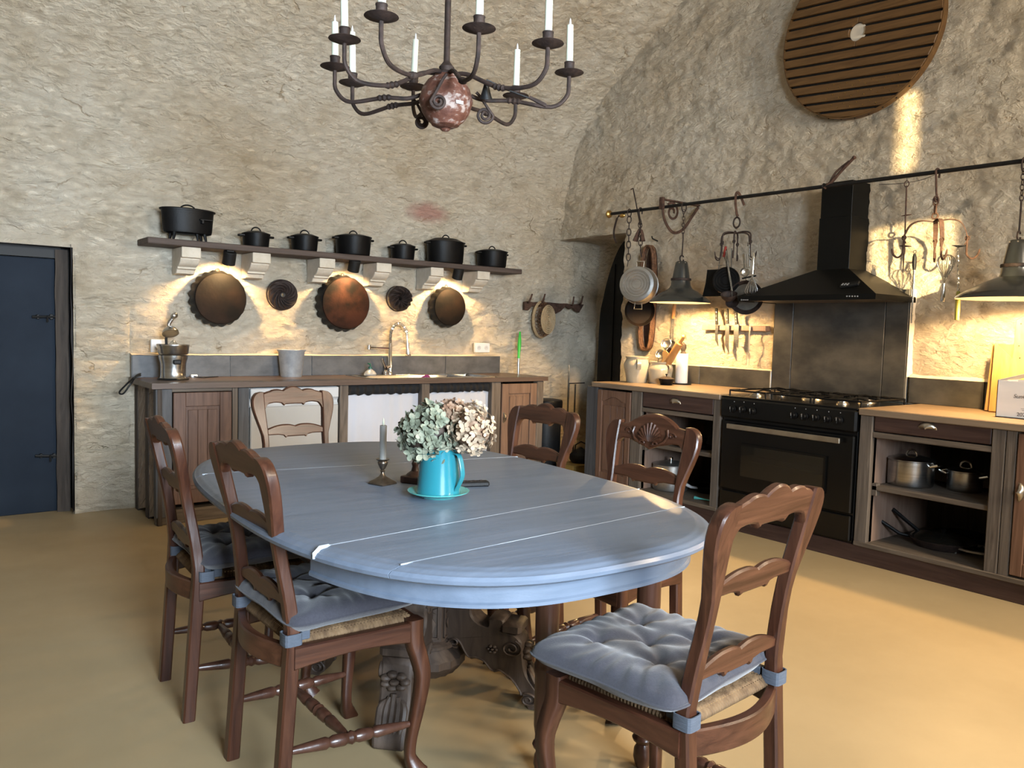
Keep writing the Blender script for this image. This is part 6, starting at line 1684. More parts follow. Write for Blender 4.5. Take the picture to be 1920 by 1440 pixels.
# pedestal
PC = Matrix.Translation((.06, .06, 0))
G(m=PC).lathe([(.0001, .70), (.17, .70), (.17, .67), (.12, .655), (.12, .46), (.135, .45), (.135, .43), (.125, .42)], 8, cap=False).obj('pedestal_cap', 'carved', t)
g = G(m=PC); g.lathe([(.120, .425), (.117, .205), (.125, .20)], 8, cap=False); g.lathe([(.125, .202), (.136, .194), (.136, .184), (.112, .178), (.122, .165), (.142, .14), (.142, .115), (.115, .08), (.07, .06), (.0001, .055)], 40, fn=lambda a, k: 1 + (.05 * abs(math.sin(a * 10)) if k in (5, 6, 7) else 0), cap=False); g.lathe([(.0001, .43), (.11, .43), (.11, .40)], 8, cap=False)
g.obj('pedestal_column', 'carved', t)
for i in range(8):
    a = PI / 8 + i * PI / 4 ; d = V((math.cos(a), math.sin(a), 0)); k = V((-d.y, d.x, 0)); z_ = V((0, 0, 1))
    F = PC @ basis(k, z_, d, d * .110 + V((0, 0, .315)))
    g = G(m=F)
    for (x0, x1, y0, y1) in ((-.036, -.030, -.098, .098), (.030, .036, -.098, .098), (-.036, .036, .092, .098), (-.036, .036, -.098, -.092)): g.span((x0, y0, -.004), (x1, y1, .006), .001)
    g.lathe([(.010, .0), (.010, .006), (.006, .012), (.0001, .013)], 12)
    for q in range(8):
        b = 2 * PI * q / 8 + PI / 8; L = .030 if abs(math.sin(b)) < .5 else .085
        g.prism([(.010 * math.cos(b), .010 * math.sin(b)), (L * .6 * math.cos(b - .16), L * .6 * math.sin(b - .16)), (L * math.cos(b) * (.34 if L > .05 else 1), L * math.sin(b)), (L * .6 * math.cos(b + .16), L * .6 * math.sin(b + .16))], -.002, .006, None, .0015)
    g.obj('carved_panel', 'carved', t)
# four scroll feet
foot_top = [(.08, .64), (.17, .655), (.235, .64), (.25, .59), (.235, .545), (.24, .50), (.27, .465), (.31, .455), (.315, .50), (.375, .505), (.385, .47), (.37, .44), (.42, .43), (.455, .40), (.47, .35), (.475, .28), (.49, .20), (.535, .12), (.565, .07), (.57, .02), (.555, .0)]
foot_bot = [(.50, .0), (.485, .03), (.465, .09), (.43, .15), (.40, .175), (.37, .195), (.345, .185), (.325, .20), (.30, .235), (.26, .25), (.235, .245), (.215, .27), (.19, .325), (.165, .345), (.14, .325), (.10, .33), (.08, .33)]
fo = [(a, b) for a, b in foot_top + foot_bot]
fo = [(p.x, p.y) for p in smooth_path([(a, b, 0) for a, b in foot_top], 3)] + [(p.x, p.y) for p in smooth_path([(a, b, 0) for a, b in foot_bot], 3)]
for a in (-50, 52, 130, 228):
    q = math.radians(a); d = V((math.cos(q), math.sin(q), 0)); k = V((-d.y, d.x, 0))
    F = PC @ basis(d * .80, V((0, 0, .60)), k)
    ft = G(m=F); ft.prism(fo, -.05, .05, None, .008); ft_o = ft.obj('scroll_foot', 'carved', t)
    for s_ in (-1, 1):
        g = G(m=F)
        z_ = s_ * .051
        for (cx, cy, r0, a0, turns) in ((.20, .585, .045, .3, 1.6), (.42, .345, .05, 1.2, 1.7), (.16, .335, .03, -1, 1.2), (.50, .06, .04, 2, 1.4)):
            g.tube(spiral((cx, cy, z_), (1, 0, 0), (0, 1, 0), r0, .010, a0, a0 + s_ * turns * 2 * PI, 26), .0065, 6)
        for n_ in range(6):
            b = 2 * PI * n_ / 6; g.ball((.335 + .018 * math.cos(b), .325 + .018 * math.sin(b), z_), (.010, .010, .006), 8, 5)
        g.ball((.335, .325, z_), (.009, .009, .009), 8, 5)
        rim_ = [(x, y, z_) for x, y in fo[int(len(fo) * .60):int(len(fo) * .98)]]
        g.tube([(x * .995, y + .016, z) for x, y, z in rim_], .005, 6)
        g.obj('carved_scroll', 'carved', ft_o)
    g = G(m=F); rnd = random.Random(a)
    # acanthus and flower on the outer face of the foot
    for i in range(7):
        b = 2 * PI * i / 7; g.ball((.478, .315 + .036 * math.sin(b), .032 * math.cos(b)), (.022, .020, .018), 10, 6)
    g.ball((.488, .315, 0), (.022, .016, .016), 10, 6)
    for i in range(5):
        w_ = -.036 + i * .018
        g.tube(smooth_path([(.488, .255 - abs(w_), w_ * .6), (.505, .20, w_), (.530, .14, w_ * 1.05), (.555, .085, w_ * .9)], 4), [.010] * 5 + [.012] * 5 + [.008] * 2 + [.004], 7)
    g.box((.415, .455, 0), (.09, .06, .115), .012)
    g.obj('carved_leaf', 'carved', ft_o)
# turned legs under the near end
inv = Matrix.Rotation(-TT, 4, 'Z') @ Matrix.Translation(-TC)
for wx, wy in ((1.475, 1.705), (1.745, 1.565), (1.30, 2.95)):
    q = inv @ V((wx, wy, 0))
    G().lathe([(.0001, 0), (.016, 0), (.022, .012), (.028, .035), (.026, .06), (.018, .075), (.030, .085), (.033, .093), (.030, .10), (.020, .108), (.026, .125), (.030, .15), (.031, .30), (.034, .31), (.034, .33), (.030, .34), (.033, .36), (.035, .50), (.034, .72), (.0001, .72)], 22, Matrix.Translation(q)).obj('turned_leg', 'leg', t)

# ------------------------------------------------------------------ chairs
def bow(xs, zs_top, zs_bot):
    return [(x, z) for x, z in zs_top] + [(x, z) for x, z in zs_bot]
def smooth2(pts, n=4): return [(p.x, p.y) for p in smooth_path([(a, b, 0) for a, b in pts], n)]
def mirror(half):
    """half outline from x = -w to 0 mirrored to +w"""
    return half + [(-x, z) for x, z in half[::-1][1:]]
def rake(z):
    """how far back (negative y) the chair back stands at height z"""
    return -.182 - .010 * max(0, (.45 - z) / .45) * 3 - .085 * max(0, (z - .50) / .47) ** 1.35
def halfw(z):
    if z < .46: return .178 + .004 * (.46 - z)
    P_ = [(.46, .178), (.60, .176), (.72, .183), (.82, .192), (.90, .194), (.96, .188)]
    for (a, b), (c, d) in zip(P_[:-1], P_[1:]):
        if a <= z <= c: return b + (d - b) * (z - a) / (c - a)
    return .186
def rail_board(g, outline, th, zc):
    """a cut-out board that follows the rake of the back"""
    def put(x, z, o): return (x, rake(z) + o, z)
    n = len(outline); k = 0
    vs = [put(x, z, th / 2) for x, z in outline] + [put(x, z, -th / 2) for x, z in outline]
    h = n // 2
    fs = [tuple(range(n)), tuple(range(n, 2 * n))[::-1]] + [(i, (i + 1) % n, n + (i + 1) % n, n + i) for i in range(n)]
    g.add(vs, fs)
def strip_board(g, top, bot, th, x0, x1, n=44):
    """board whose upper and lower edges are given as functions of x"""
    rows = []
    for i in range(n + 1):
        x = x0 + (x1 - x0) * i / n; zt_, zb_ = top(x), bot(x); e = .005
        row = []
        for (z, o) in ((zb_, th / 2 - e), (zb_ + e, th / 2), (zt_ - e, th / 2), (zt_, th / 2 - e), (zt_, -th / 2 + e), (zt_ - e, -th / 2), (zb_ + e, -th / 2), (zb_, -th / 2 + e)):
            row.append((x, rake(z) + o, z))
        rows.append(row)
    vs = [p for r in rows for p in r]; fs = []
    for i in range(n):
        for k in range(8): fs.append((i * 8 + k, i * 8 + (k + 1) % 8, (i + 1) * 8 + (k + 1) % 8, (i + 1) * 8 + k))
    fs.append(tuple(range(8))); fs.append(tuple(range(n * 8, n * 8 + 8)))
    g.add(vs, fs)
def lerp_pts(P_):
    def f(x):
        x = abs(x)
        for (a, b), (c, d) in zip(P_[:-1], P_[1:]):
            if a <= x <= c: t_ = (x - a) / (c - a); return b + (d - b) * t_
        return P_[-1][1]
    return f
def curve_pts(P_, n=5): return lerp_pts([(p.x, p.y) for p in smooth_path([(a, b, 0) for a, b in P_], n)])
def top_up(x):
    x = abs(x)
    if x > .05: return .957 + .0065 * math.sin(PI * min(1, (x - .05) / .066)) ** .8 - .012 * max(0, (x - .105) / .047) ** 1.5
    return .957 + .020 * max(0, math.cos(x / .05 * PI / 2)) ** .8
def top_lo(x):
    x = abs(x)
    if x > .125: return .894 - .034 * ((x - .125) / .027) ** 2
    if x > .062: return .894 + .004 * math.sin(PI * (x - .062) / .063)
    if x > .045: return .882 + .012 * abs(x - .051) / .011
    return .889 + .001 * math.cos(x / .045 * PI / 2)
def mid_up(c): return lambda x: c + .002 + .024 * math.sin(PI / 2 * min(1, max(0, (.156 - abs(x)) / .10))) - (.009 * (1 - abs(x) / .045) ** 2 if abs(x) < .045 else 0)
def mid_lo(c): return lambda x: (c - .030 - .006 * math.sin(PI * min(1, (abs(x) - .06) / .1)) * 0 + .006 * min(1, (abs(x) - .058) / .03) if abs(x) > .058 else (c - .041 + .010 * abs(abs(x) - .052) / .010 if abs(x) > .042 else c - .035))
def shell_up(x): x = abs(x); return .945 + .042 * max(0, math.cos(min(1, x / .11) * PI / 2)) ** .8 - .010 * max(0, (x - .11) / .07)
def shell_lo(x): x = abs(x); return .884 - .018 * max(0, math.cos(min(1, x / .10) * PI / 2)) - (.012 * max(0, 1 - x / .035)) - .030 * (max(0, x - .125) / .03) ** 2
def make_chair(lab, loc_, rot, shell=False, low_slat=True):
    t = thing('dining_chair', lab, 'chair', loc_, rot, 'dining chairs round the table')
    for s_ in (-1, 1):
        prof_ = [(0, .160, .197), (.15, .160, .197), (.30, .160, .197), (.45, .160, .197), (.50, .160, .196), (.525, .156, .189), (.56, .152, .186), (.60, .149, .181), (.65, .145, .173), (.70, .143, .170), (.74, .143, .173),
                 (.78, .145, .185), (.82, .148, .198), (.855, .150, .208), (.885, .151, .2135), (.908, .151, .213), (.925, .151, .2085), (.938, .151, .200), (.947, .151, .187), (.951, .151, .170)]
        rows = []
        for z, xi, xo in prof_:
            c = .005; th = .019 if z < .5 else .017; y = rake(z); k = (xo - xi) / 2; xm = (xi + xo) / 2; cc = min(c, k * .5)
            rows.append([(s_ * (xm + a), y + b, z) for a, b in ((k, th - cc), (k - cc, th), (-k + cc, th), (-k, th - cc), (-k, -th + cc), (-k + cc, -th), (k - cc, -th), (k, -th + cc))])
        vs = [p for r in rows for p in r]; fs = []; n = len(rows)
        for i in range(n - 1):
            for k in range(8): fs.append((i * 8 + k, i * 8 + (k + 1) % 8, (i + 1) * 8 + (k + 1) % 8, (i + 1) * 8 + k))
        fs.append(tuple(range(8))); fs.append(tuple(range(n * 8 - 8, n * 8)))
        g = G(); g.add(vs, fs); g.obj('back_post', 'chairz', t, angle=40)
    if shell: up, lo = shell_up, shell_lo
    else: up, lo = top_up, top_lo
    g = G(); strip_board(g, up, lo, .026, -.1515, .1515, 72); tr = g.obj('top_rail', 'chairx', t)
    if shell:
        g = G()
        cz = .888
        for i in range(-5, 6):
            a = i * .27; L = .066 - .006 * abs(i) * .5
            p0 = V((.012 * math.sin(a), rake(cz) + .014, cz - .004)); p1 = V((L * math.sin(a), 0, cz + L * math.cos(a) * 1.0)); p1.y = rake(p1.z) + .014
            g.tube([p0, p0.lerp(p1, .6) + V((0, .006, 0)), p1 + V((0, .003, 0))], [.003, .0055, .0065], 7)
        for s_ in (-1, 1):
            g.tube([V((s_ * x, rake(z) + .016, z)) for x, z in ((.012, .870), (.04, .874), (.068, .888), (.082, .912), (.076, .934))], .005, 7)
            g.tube(spiral((s_ * .028, rake(.872) + .016, .874), (s_, 0, 0), (0, 0, 1), .014, .004, 0, 5, 14), .004, 6)
            g.tube(spiral((s_ * .10, rake(.915) + .015, .912), (s_, 0, 0), (0, 0, 1), .016, .004, 0, 6, 14), .0035, 6)
        g.obj('shell_carving', 'chairx', tr)
    g = G(); strip_board(g, mid_up(.765), mid_lo(.765), .018, -.148, .148, 72); g.obj('slat', 'chairx', t)
    if low_slat: g = G(); strip_board(g, mid_up(.575), mid_lo(.575), .018, -.154, .154, 72); g.obj('slat', 'chairx', t)
    # seat frame
    yb, yf = -.182, .182
    def curved_rail(p0, p1, h, th, sag, nm, mm, bowout=0., zt_=.455):
        p0, p1 = V(p0), V(p1); d = p1 - p0; nrm = V((-d.y, d.x, 0)).normalized(); rows = []; n = 16
        for i in range(n + 1):
            s = i / n; c = p0.lerp(p1, s) + nrm * bowout * math.sin(PI * s); zb_ = zt_ - h + sag * math.sin(PI * s)
            e = .004
            rows.append([tuple(c + nrm * o + V((0, 0, z))) for o, z in ((-th / 2 + e, zb_), (-th / 2, zb_ + e), (-th / 2, zt_ - e), (-th / 2 + e, zt_), (th / 2 - e, zt_), (th / 2, zt_ - e), (th / 2, zb_ + e), (th / 2 - e, zb_))])
        vs = [p for r in rows for p in r]; fs = []
        for i in range(n):
            for k in range(8): fs.append((i * 8 + k, i * 8 + (k + 1) % 8, (i + 1) * 8 + (k + 1) % 8, (i + 1) * 8 + k))
        fs.append(tuple(range(8))); fs.append(tuple(range(n * 8, n * 8 + 8)))
        g = G(); g.add(vs, fs); g.obj(nm, mm, t)
    for s_ in (-1, 1): curved_rail((s_ * .190, yb, 0), (s_ * .213, yf, 0), .062, .026, .016, 'seat_rail', 'chairy', 0)
    curved_rail((-.213, yf + .004, 0), (.213, yf + .004, 0), .062, .026, .016, 'seat_rail', 'chairx', .012)
    curved_rail((.175, yb, 0), (-.175, yb, 0), .062, .026, .0, 'seat_rail', 'chairx', .045, .452)
    # rush seat: rolled edges with strand ribs
    g = G()
    def seat(a, b):
        u = a * 2 - 1; v = b * 2 - 1
        y = v * .168; hw = .160 + .022 * b
        ed = max(abs(u), abs(v)); rib = .0016 * math.sin((u if abs(v) > abs(u) else v) * 110)
        z = .468 + .010 * math.sqrt(max(0, 1 - ed ** 6)) - .010 * max(0, 1 - ed / .5) + rib
        return (u * hw, y - .0, z)
    g.grid(140, 140, seat)
    def edge(a, b):
        q = a * 4; k = int(min(3, q)); f_ = q - k; u, v = ((f_ * 2 - 1, -1), (1, f_ * 2 - 1), (1 - f_ * 2, 1), (-1, 1 - f_ * 2))[k]
        y = v * .168; hw = .160 + .022 * (v + 1) / 2; rib = .0016 * math.sin((u if abs(v) >= abs(u) and k in (0, 2) else v) * 110)
        bul = .012 * math.sin(PI * b) + rib
        return (u * hw + (bul * u if k in (1, 3) else 0), y + (bul * v if k in (0, 2) else 0), .440 + .028 * b)
    g.grid(600, 5, edge); g.obj('rush_seat', 'rush', t, angle=60)
    # front cabriole legs and turned stretchers
    for s_ in (-1, 1):
        pth = smooth_path([(s_ * .205, .172, .462), (s_ * .206, .173, .40), (s_ * .216, .186, .345), (s_ * .222, .194, .29), (s_ * .214, .186, .20), (s_ * .203, .174, .11), (s_ * .200, .172, .055), (s_ * .210, .184, .018), (s_ * .218, .194, .0)], 4)
        n = len(pth); wd = []
        for p in pth:
            z = p.z; wd.append(.046 if z > .40 else (.046 - (.40 - z) / .29 * .018 if z > .11 else (.028 if z > .05 else .030 + (.05 - z) * .35)))
        g = G(); g.tube(pth, wd, w=wd, up=(0, 1, 0)); g.obj('leg', 'chairz', t, angle=60)
    def turned(p0, p1, nm):
        p0, p1 = V(p0), V(p1); L = (p1 - p0).length; F = axis_mat(p0, p1 - p0)
        pr = [(.007, 0), (.011, .08), (.015, .22), (.017, .30), (.012, .33), (.017, .36), (.018, .44), (.014, .47), (.019, .50), (.014, .53), (.018, .56), (.017, .64), (.012, .67), (.017, .70), (.015, .78), (.011, .92), (.007, 1)]
        g = G(m=F); g.lathe([(r, z * L) for r, z in pr], 14); g.obj(nm, 'leg', t)
    for s_ in (-1, 1): turned((s_ * .180, -.200, .17), (s_ * .203, .174, .15), 'stretcher')
    turned((-.190, -.02, .162), (.190, -.02, .162), 'stretcher')
    return t
def make_cushion(lab, loc_, rot, seed, strap=True, turn=0., off=(0, 0), k=1.):
    t = thing('seat_cushion', lab, 'cushion', loc_, rot, 'grey tufted seat cushions')
    hw, hd, th = .218, .205, .046
    tufts = [(-.085, -.08), (.085, -.08), (0, 0.005), (-.085, .09), (.085, .09)]
    rot2 = Matrix.Rotation(turn, 3, 'Z'); ksz = k
    def shape(u, v, side):
        # rounded square
        q = 9.; m_ = max(abs(u), abs(v)); rad = (abs(u) ** q + abs(v) ** q) ** (1 / q)
        k = m_ / rad if rad > 1e-6 else 1
        k0 = ksz
        x, y = u * k * (1 + .02 * abs(u)), v * k
        ed = min(1, m_)
        x *= hw; y *= hd
        corner = (abs(u) * abs(v)) ** 3
        sc_ = 1 - .045 * (1 - abs(u * v)) * (ed ** 6)
        x *= sc_; y *= sc_
        prof = (1 - ed ** 4.5) ** .5
        h = th * prof
        dip = 0; wr = 0
        for tx, ty in tufts:
            d2 = math.hypot(x - tx, y - ty); dip += .038 * math.exp(-(d2 / .034)) ; an = math.atan2(y - ty, x - tx)
            wr += .003 * math.exp(-((d2 - .045) / .035) ** 2) * math.sin(an * 5 + seed + tx * 40)
        al = math.atan2(v, u)
        wr += .0055 * (ed ** 4) * (1 - ed ** 16) * math.sin(al * 27 + 3 * noise.noise(V((u * 2, v * 2, seed))))
        wr += .003 * noise.noise(V((x * 14, y * 14, seed)))
        if side > 0: z = th + h - dip * prof * .9 + wr * (.4 + prof)
        else: z = th - h * .82 + .006 * noise.noise(V((x * 9, y * 9, seed + 4)))
        z = max(z, .004)
        p = rot2 @ V((x * k0, y * k0, 0)); return (p.x + off[0], p.y + off[1], z)
    g = G()
    n = 64
    g.grid(n, n, lambda a, b: shape(a * 2 - 1, b * 2 - 1, 1)); g.grid(n // 2, n // 2, lambda a, b: shape(a * 2 - 1, b * 2 - 1, -1))
    g.obj('pad', 'cushion', t, angle=180)
    g = G(); pth = []
    for i in range(120):
        a = 2 * PI * i / 120; u, v = math.cos(a), math.sin(a); m_ = max(abs(u), abs(v)); p = shape(u / m_, v / m_, 1); pth.append((p[0], p[1], th - .001))
    g.tube(pth, .0028, 5, closed=True); g.obj('seam_piping', 'cushion', t)
    if strap:
        for s_ in (-1, 1):
            x, y = s_ * .178, -.182; w_ = .028
            loop = [(x - .0205, y - .0205), (x + .0205, y - .0205), (x + .0205, y + .0205), (x - .0205, y + .0205)]
            g = G(); z0_ = .004
            lp = []
            for k in range(28):
                a_ = 2 * PI * k / 28; q_ = .0215 / (abs(math.cos(a_)) ** 6 + abs(math.sin(a_)) ** 6) ** (1 / 6)
                lp.append((x + q_ * math.cos(a_), y - .002 + q_ * math.sin(a_), z0_))
            g.tube(lp, .003, closed=True, w=w_, up=None); 
            g = G(); vs = []; fs = []; m_ = len(lp)
            for zz_ in (z0_ - .016, z0_ + .016):
                for e_ in (0, .003):
                    for (a, b, _) in lp:
                        dx, dy = a - x, b - y; L = math.hypot(dx, dy); vs.append((a + dx / L * e_, b + dy / L * e_, zz_))
            for i in range(m_):
                j = (i + 1) % m_
                fs += [(i, j, 2 * m_ + j, 2 * m_ + i), (m_ + i, m_ + j, 3 * m_ + j, 3 * m_ + i), (i, j, m_ + j, m_ + i), (2 * m_ + i, 2 * m_ + j, 3 * m_ + j, 3 * m_ + i)]
            g.add(vs, fs)
            g.span((x + s_ * .004, y + .024, z0_ - .012), (x + s_ * -.020, y + .05, z0_ + .014), .002)
            g.obj('strap', 'strap', t)
    return t
R_ = math.radians
chairs = [('oak ladder-back chair at the near left side, nearer of the two along that side', (.988, 2.130), -89.2, 0, 1, 11),
          ('oak ladder-back chair at the far left side of the table, farther of the two', (.955, 2.775), -93, 0, 1, 23),
          ('oak ladder-back chair standing in the foreground at the near right corner of the table', (1.484, 1.262), 4.5, 0, 1, 5),
          ('oak chair with a carved shell on its top rail, right of the table', (2.030, 2.035), 96, 1, 0, 31),
          ('oak chair at the far right of the table before the pale cabinet door', (1.985, 2.641), 93.3, 0, 0, 41),
          ('oak chair at the far end of the table in front of the dishwasher', (1.594, 3.600), 180.4, 0, 0, 51)]
for lab, (x, y), a, sh, cu, sd in chairs: make_chair(lab, (x, y, 0), R_(a), bool(sh), bool(cu))
make_cushion('grey cotton cushion tied on the nearer left chair', (.988, 2.130 , .470), R_(-89.2), 11)
make_cushion('grey cotton cushion in shadow on the farther left chair', (.972, 2.772 , .470), R_(-91), 23)
make_cushion('grey tufted cotton cushion tied on the foreground chair at the near right corner', (1.484, 1.262, .470), R_(4.5), 5, True, R_(4), (-.034, .026), 1.05)
# ------------------------------------------------------------------ on the table
ZT = .760
c = at(822, 924, 'z', ZT + .012)
MC = V((c.x, c.y, ZT))
px_ = pxm(c)
t = thing('turquoise_saucer', 'pale turquoise saucer under the enamel jug', 'saucer', MC)
rs = 58 * px_
G().lathe([(.0001, .0), (rs * .55, .0), (rs * .60, .004), (rs * .98, .018), (rs, .021), (rs * .96, .0215), (rs * .6, .009), (.0001, .007)], 48).obj('dish', 'turqp', t)
t = thing('enamel_jug', 'turquoise enamel jug holding the dried hydrangeas', 'jug', MC + V((0, 0, .009)))
rb, rtp, hj = 41 * px_, 35 * px_, 84 * px_
G().lathe([(.0001, 0), (rb * .97, 0), (rb, .004), (rb * .985, .012), (rtp, hj), (rtp * 1.03, hj + .003), (rtp * 1.0, hj + .005), (rtp * .95, hj), (rb * .92, .01), (.0001, .008)], 48).obj('body', 'turq', t)
view = (MC - EYE); view.z = 0; view.normalize(); right = V((view.y, -view.x, 0))
hd = (right * .80 - view * .60).normalized()
hp = smooth_path([hd * (rtp * .98) + V((0, 0, hj - .006)), hd * (rtp + .018) + V((0, 0, hj - .012)), hd * (rtp + .030) + V((0, 0, hj - .05)), hd * (rb + .020) + V((0, 0, hj * .42)), hd * (rb * .98) + V((0, 0, hj * .13))], 6)
G().tube(hp, .004, w=.020, up=None).obj('handle', 'turq', t)

def flower(name, lab, uv, depth_off, rpx, mm, n, seed, sq=1.):
    base = at(822, 830, 'z', ZT + hj)
    q = MC + view * depth_off; d = (V((q.x, q.y, ZT + .2)) - EYE)
    # point on the sight line at the jug's distance plus an offset
    pr = at(uv[0], uv[1], 'z', 1.0)
    dv = (pr - EYE).normalized(); dist = (V((MC.x, MC.y, ZT + .2)) - EYE).length + depth_off
    c = EYE + dv * dist; r = rpx * pxm(c)
    t = thing(name, lab, 'flower', c, 0, 'dried hydrangea heads in the jug')
    rnd = random.Random(seed); g = G()
    for i in range(n):
        ph = PI * (3 - math.sqrt(5)) * i; zz_ = 1 - 2 * (i + .5) / n; rr = math.sqrt(1 - zz_ * zz_)
        d = V((rr * math.cos(ph), rr * math.sin(ph), zz_)); d = (d + V((rnd.uniform(-.18, .18), rnd.uniform(-.18, .18), rnd.uniform(-.18, .18)))).normalized()
        cc_ = V((d.x * r, d.y * r, d.z * r * sq)) * rnd.uniform(.80, 1.0)
        nn_ = (d + V((rnd.uniform(-.55, .55), rnd.uniform(-.55, .55), rnd.uniform(-.55, .55)))).normalized()
        a = nn_.orthogonal().normalized(); b = nn_.cross(a); s_ = r * rnd.uniform(.16, .23); off = rnd.uniform(0, 6)
        for k in range(4):
            an = off + k * PI / 2 + rnd.uniform(-.15, .15); u = a * math.cos(an) + b * math.sin(an); v = nn_.cross(u); cup = rnd.uniform(.15, .55)
            vs = []; 
            for (pu, pv, pz) in ((.05, 0, 0), (.45, -.42, .10), (.50, 0, .02), (.45, .42, .10), (.85, -.40, .30), (.95, 0, .24), (.85, .40, .30), (1.08, -.16, .42), (1.12, .10, .44)):
                vs.append(cc_ + u * (pu * s_) + v * (pv * s_) + nn_ * (pz * cup * s_ * 1.6 + rnd.uniform(-.03, .03) * s_))
            g.add(vs, [(0, 1, 2), (0, 2, 3), (1, 4, 5, 2), (2, 5, 6, 3), (4, 7, 5), (7, 8, 5), (5, 8, 6)])
    pet = g.obj('petals', mm, t, angle=60, recalc=False); pet['kind'] = 'stuff'
    cb_ = G(); cb_.ball((0, 0, 0), (r * .72, r * .72, r * .72 * sq), 16, 10); cb_.obj('inner_florets', 'petalb' if mm != 'petalg' else 'carved', t)
    st = MC + V((0, 0, .03)) - c
    G().tube([(0, 0, -r * .3), st.lerp(V((0, 0, -r * .3)), .45) + V((0, 0, .02)), st], .0035, 6).obj('stem', 'carved', t)
    return t
flower('hydrangea', 'large dried green grey hydrangea head on the left of the jug', (805, 813), .0, 58, 'petalg', 190, 3)
flower('hydrangea', 'cream dried hydrangea head on the right of the jug', (886, 808), -.06, 46, 'petalc', 90, 8)
flower('hydrangea', 'smaller brown dried hydrangea head at the back between the other two', (844, 780), .0, 36, 'petalb', 60, 12)
flower('hydrangea', 'upper cream dried hydrangea head behind the right one', (876, 786), .01, 40, 'petalc', 66, 15)

def sq_lathe(g, prof, mt=None):
    g.lathe(prof, 4, mt, cap=True)
c = at(717, 907, 'z', ZT); c = V((c.x, c.y, ZT)); p = pxm(c)
t = thing('silver_candlestick', 'small tarnished silver candlestick with a square foot left of the jug', 'candlestick', c, .3)
s2 = 1.414
g = G(); 
def rsq(prof, n=48, mixk=lambda z: 1):
    vs = []; fs = []
    for j, (r, z, k) in enumerate(prof):
        for i in range(n):
            a = 2 * PI * i / n; q = 1 / (abs(math.cos(a)) ** (2 + 8 * k) + abs(math.sin(a)) ** (2 + 8 * k)) ** (1 / (2 + 8 * k)); vs.append((r * q * math.cos(a), r * q * math.sin(a), z))
    for j in range(len(prof) - 1):
        for i in range(n):
            k = (i + 1) % n; fs.append((j * n + i, j * n + k, (j + 1) * n + k, (j + 1) * n + i))
    fs.append(tuple(range(n))); fs.append(tuple(range((len(prof) - 1) * n, len(prof) * n)))
    return vs, fs
g.add(*rsq([(.036, 0, 1), (.037, .004, 1), (.034, .008, 1), (.022, .016, .8), (.010, .026, .3), (.0065, .034, 0), (.0055, .040, 0), (.009, .044, 0), (.006, .048, 0), (.010, .054, 0), (.0165, .068, 0), (.0175, .074, 0), (.015, .078, 0), (.022, .082, 0), (.023, .085, 0), (.014, .084, 0)]))
g.obj('stem_and_foot', 'tarnish', t, angle=45)
ck = thing('grey_candle', 'grey wax candle with a pale flame tip standing in the silver candlestick', 'candle', c + V((0, 0, .080)))
hc = at(717, 797, 'x', c.x).z
hc = 112 * p * .98 - .012 - .08 + .0
hc = max(.11, (907 - 797) * p - .080)
G().lathe([(.0001, 0), (.0115, 0), (.0118, hc), (.009, hc + .001), (.0001, hc - .002)], 20).obj('wax', 'candleg', ck)
G().lathe([(.0001, hc - .002), (.004, hc + .002), (.0045, hc + .008), (.002, hc + .022), (.0001, hc + .026)], 12).obj('flame_tip', 'candle', ck)
c = at(778, 904, 'z', ZT); c = V((c.x, c.y, ZT))
t = thing('wooden_candlestick', 'dark square footed wooden candlestick behind the jug', 'candlestick', c, .5)
G().box((0, 0, .012), (.075, .075, .024), .003).obj('foot', 'drawer', t)
G().lathe([(.032, .024), (.028, .03), (.014, .04), (.010, .055), (.013, .065), (.009, .075), (.012, .11), (.018, .125), (.020, .13), (.0001, .13)], 20).obj('stem', 'drawer', t)
a, b = at(873, 912, 'z', ZT), at(905, 911, 'z', ZT)
t = thing('remote_control', 'slim dark remote control lying on the table behind the jug', 'remote', (b.x, b.y, ZT))
dd = (b - a).normalized(); F = basis(dd, V((-dd.y, dd.x, 0)), (0, 0, 1), (b.x, b.y, ZT))
G(m=Matrix.Translation((0, 0, 0)) @ F.to_3x3().to_4x4()).box((-.045, 0, .009), (.13, .036, .017), .004).obj('case', 'iron', t)
g = G(m=F.to_3x3().to_4x4())
for i in range(6): g.box((-.005 - i * .013, .006 * (-1) ** i, .018), (.008, .008, .002))
g.obj('button_pad', 'rustdark', t)

# ------------------------------------------------------------------ chandelier
CH = V((1.497, 2.34, 0)); ZC = 2.165
gz = at(836, 188, 'y', CH.y).z
gc = EYE + (at(836, 190, 'z', gz) - EYE).normalized() * (CH - V((0, 0, 0)) + V((0, 0, gz)) - EYE).length
CH = V((gc.x, gc.y, 0)); gz = gc.z
pg = pxm(gc); rg = 49.5 * pg
t = thing('chandelier', 'rusty iron chandelier with nine candle arms round a flaking iron globe', 'chandelier', gc)
G().lathe([(.0001, -rg * 1.13), (.012, -rg * 1.10), (.018, -rg * 1.04), (.010, -rg * 1.0), (rg * .35, -rg * .97), (rg * .52, -rg * .90), (rg * .55, -rg * .84), (rg * .72, -rg * .70), (rg * .90, -rg * .42), (rg * .99, -rg * .12), (rg * 1.02, -.004), (rg * 1.02, .004), (rg * .99, rg * .12), (rg * .90, rg * .45), (rg * .72, rg * .72), (rg * .5, rg * .9), (rg * .48, rg * .96), (.0001, rg * .97)], 44).obj('globe', 'globe', t)
G().lathe([(rg * .5, rg * .93), (rg * .52, rg * .98), (rg * .3, rg * 1.05), (.022, rg * 1.1), (.026, rg * 1.25), (.018, rg * 1.36), (.0115, rg * 1.45), (.0105, 2.4 - 0 if False else rg * 1.5), (.0105, 2.05), (.0001, 2.05)], 20).obj('rod', 'rustdark', t)
sk = at(866, 186, 'x', gc.x)
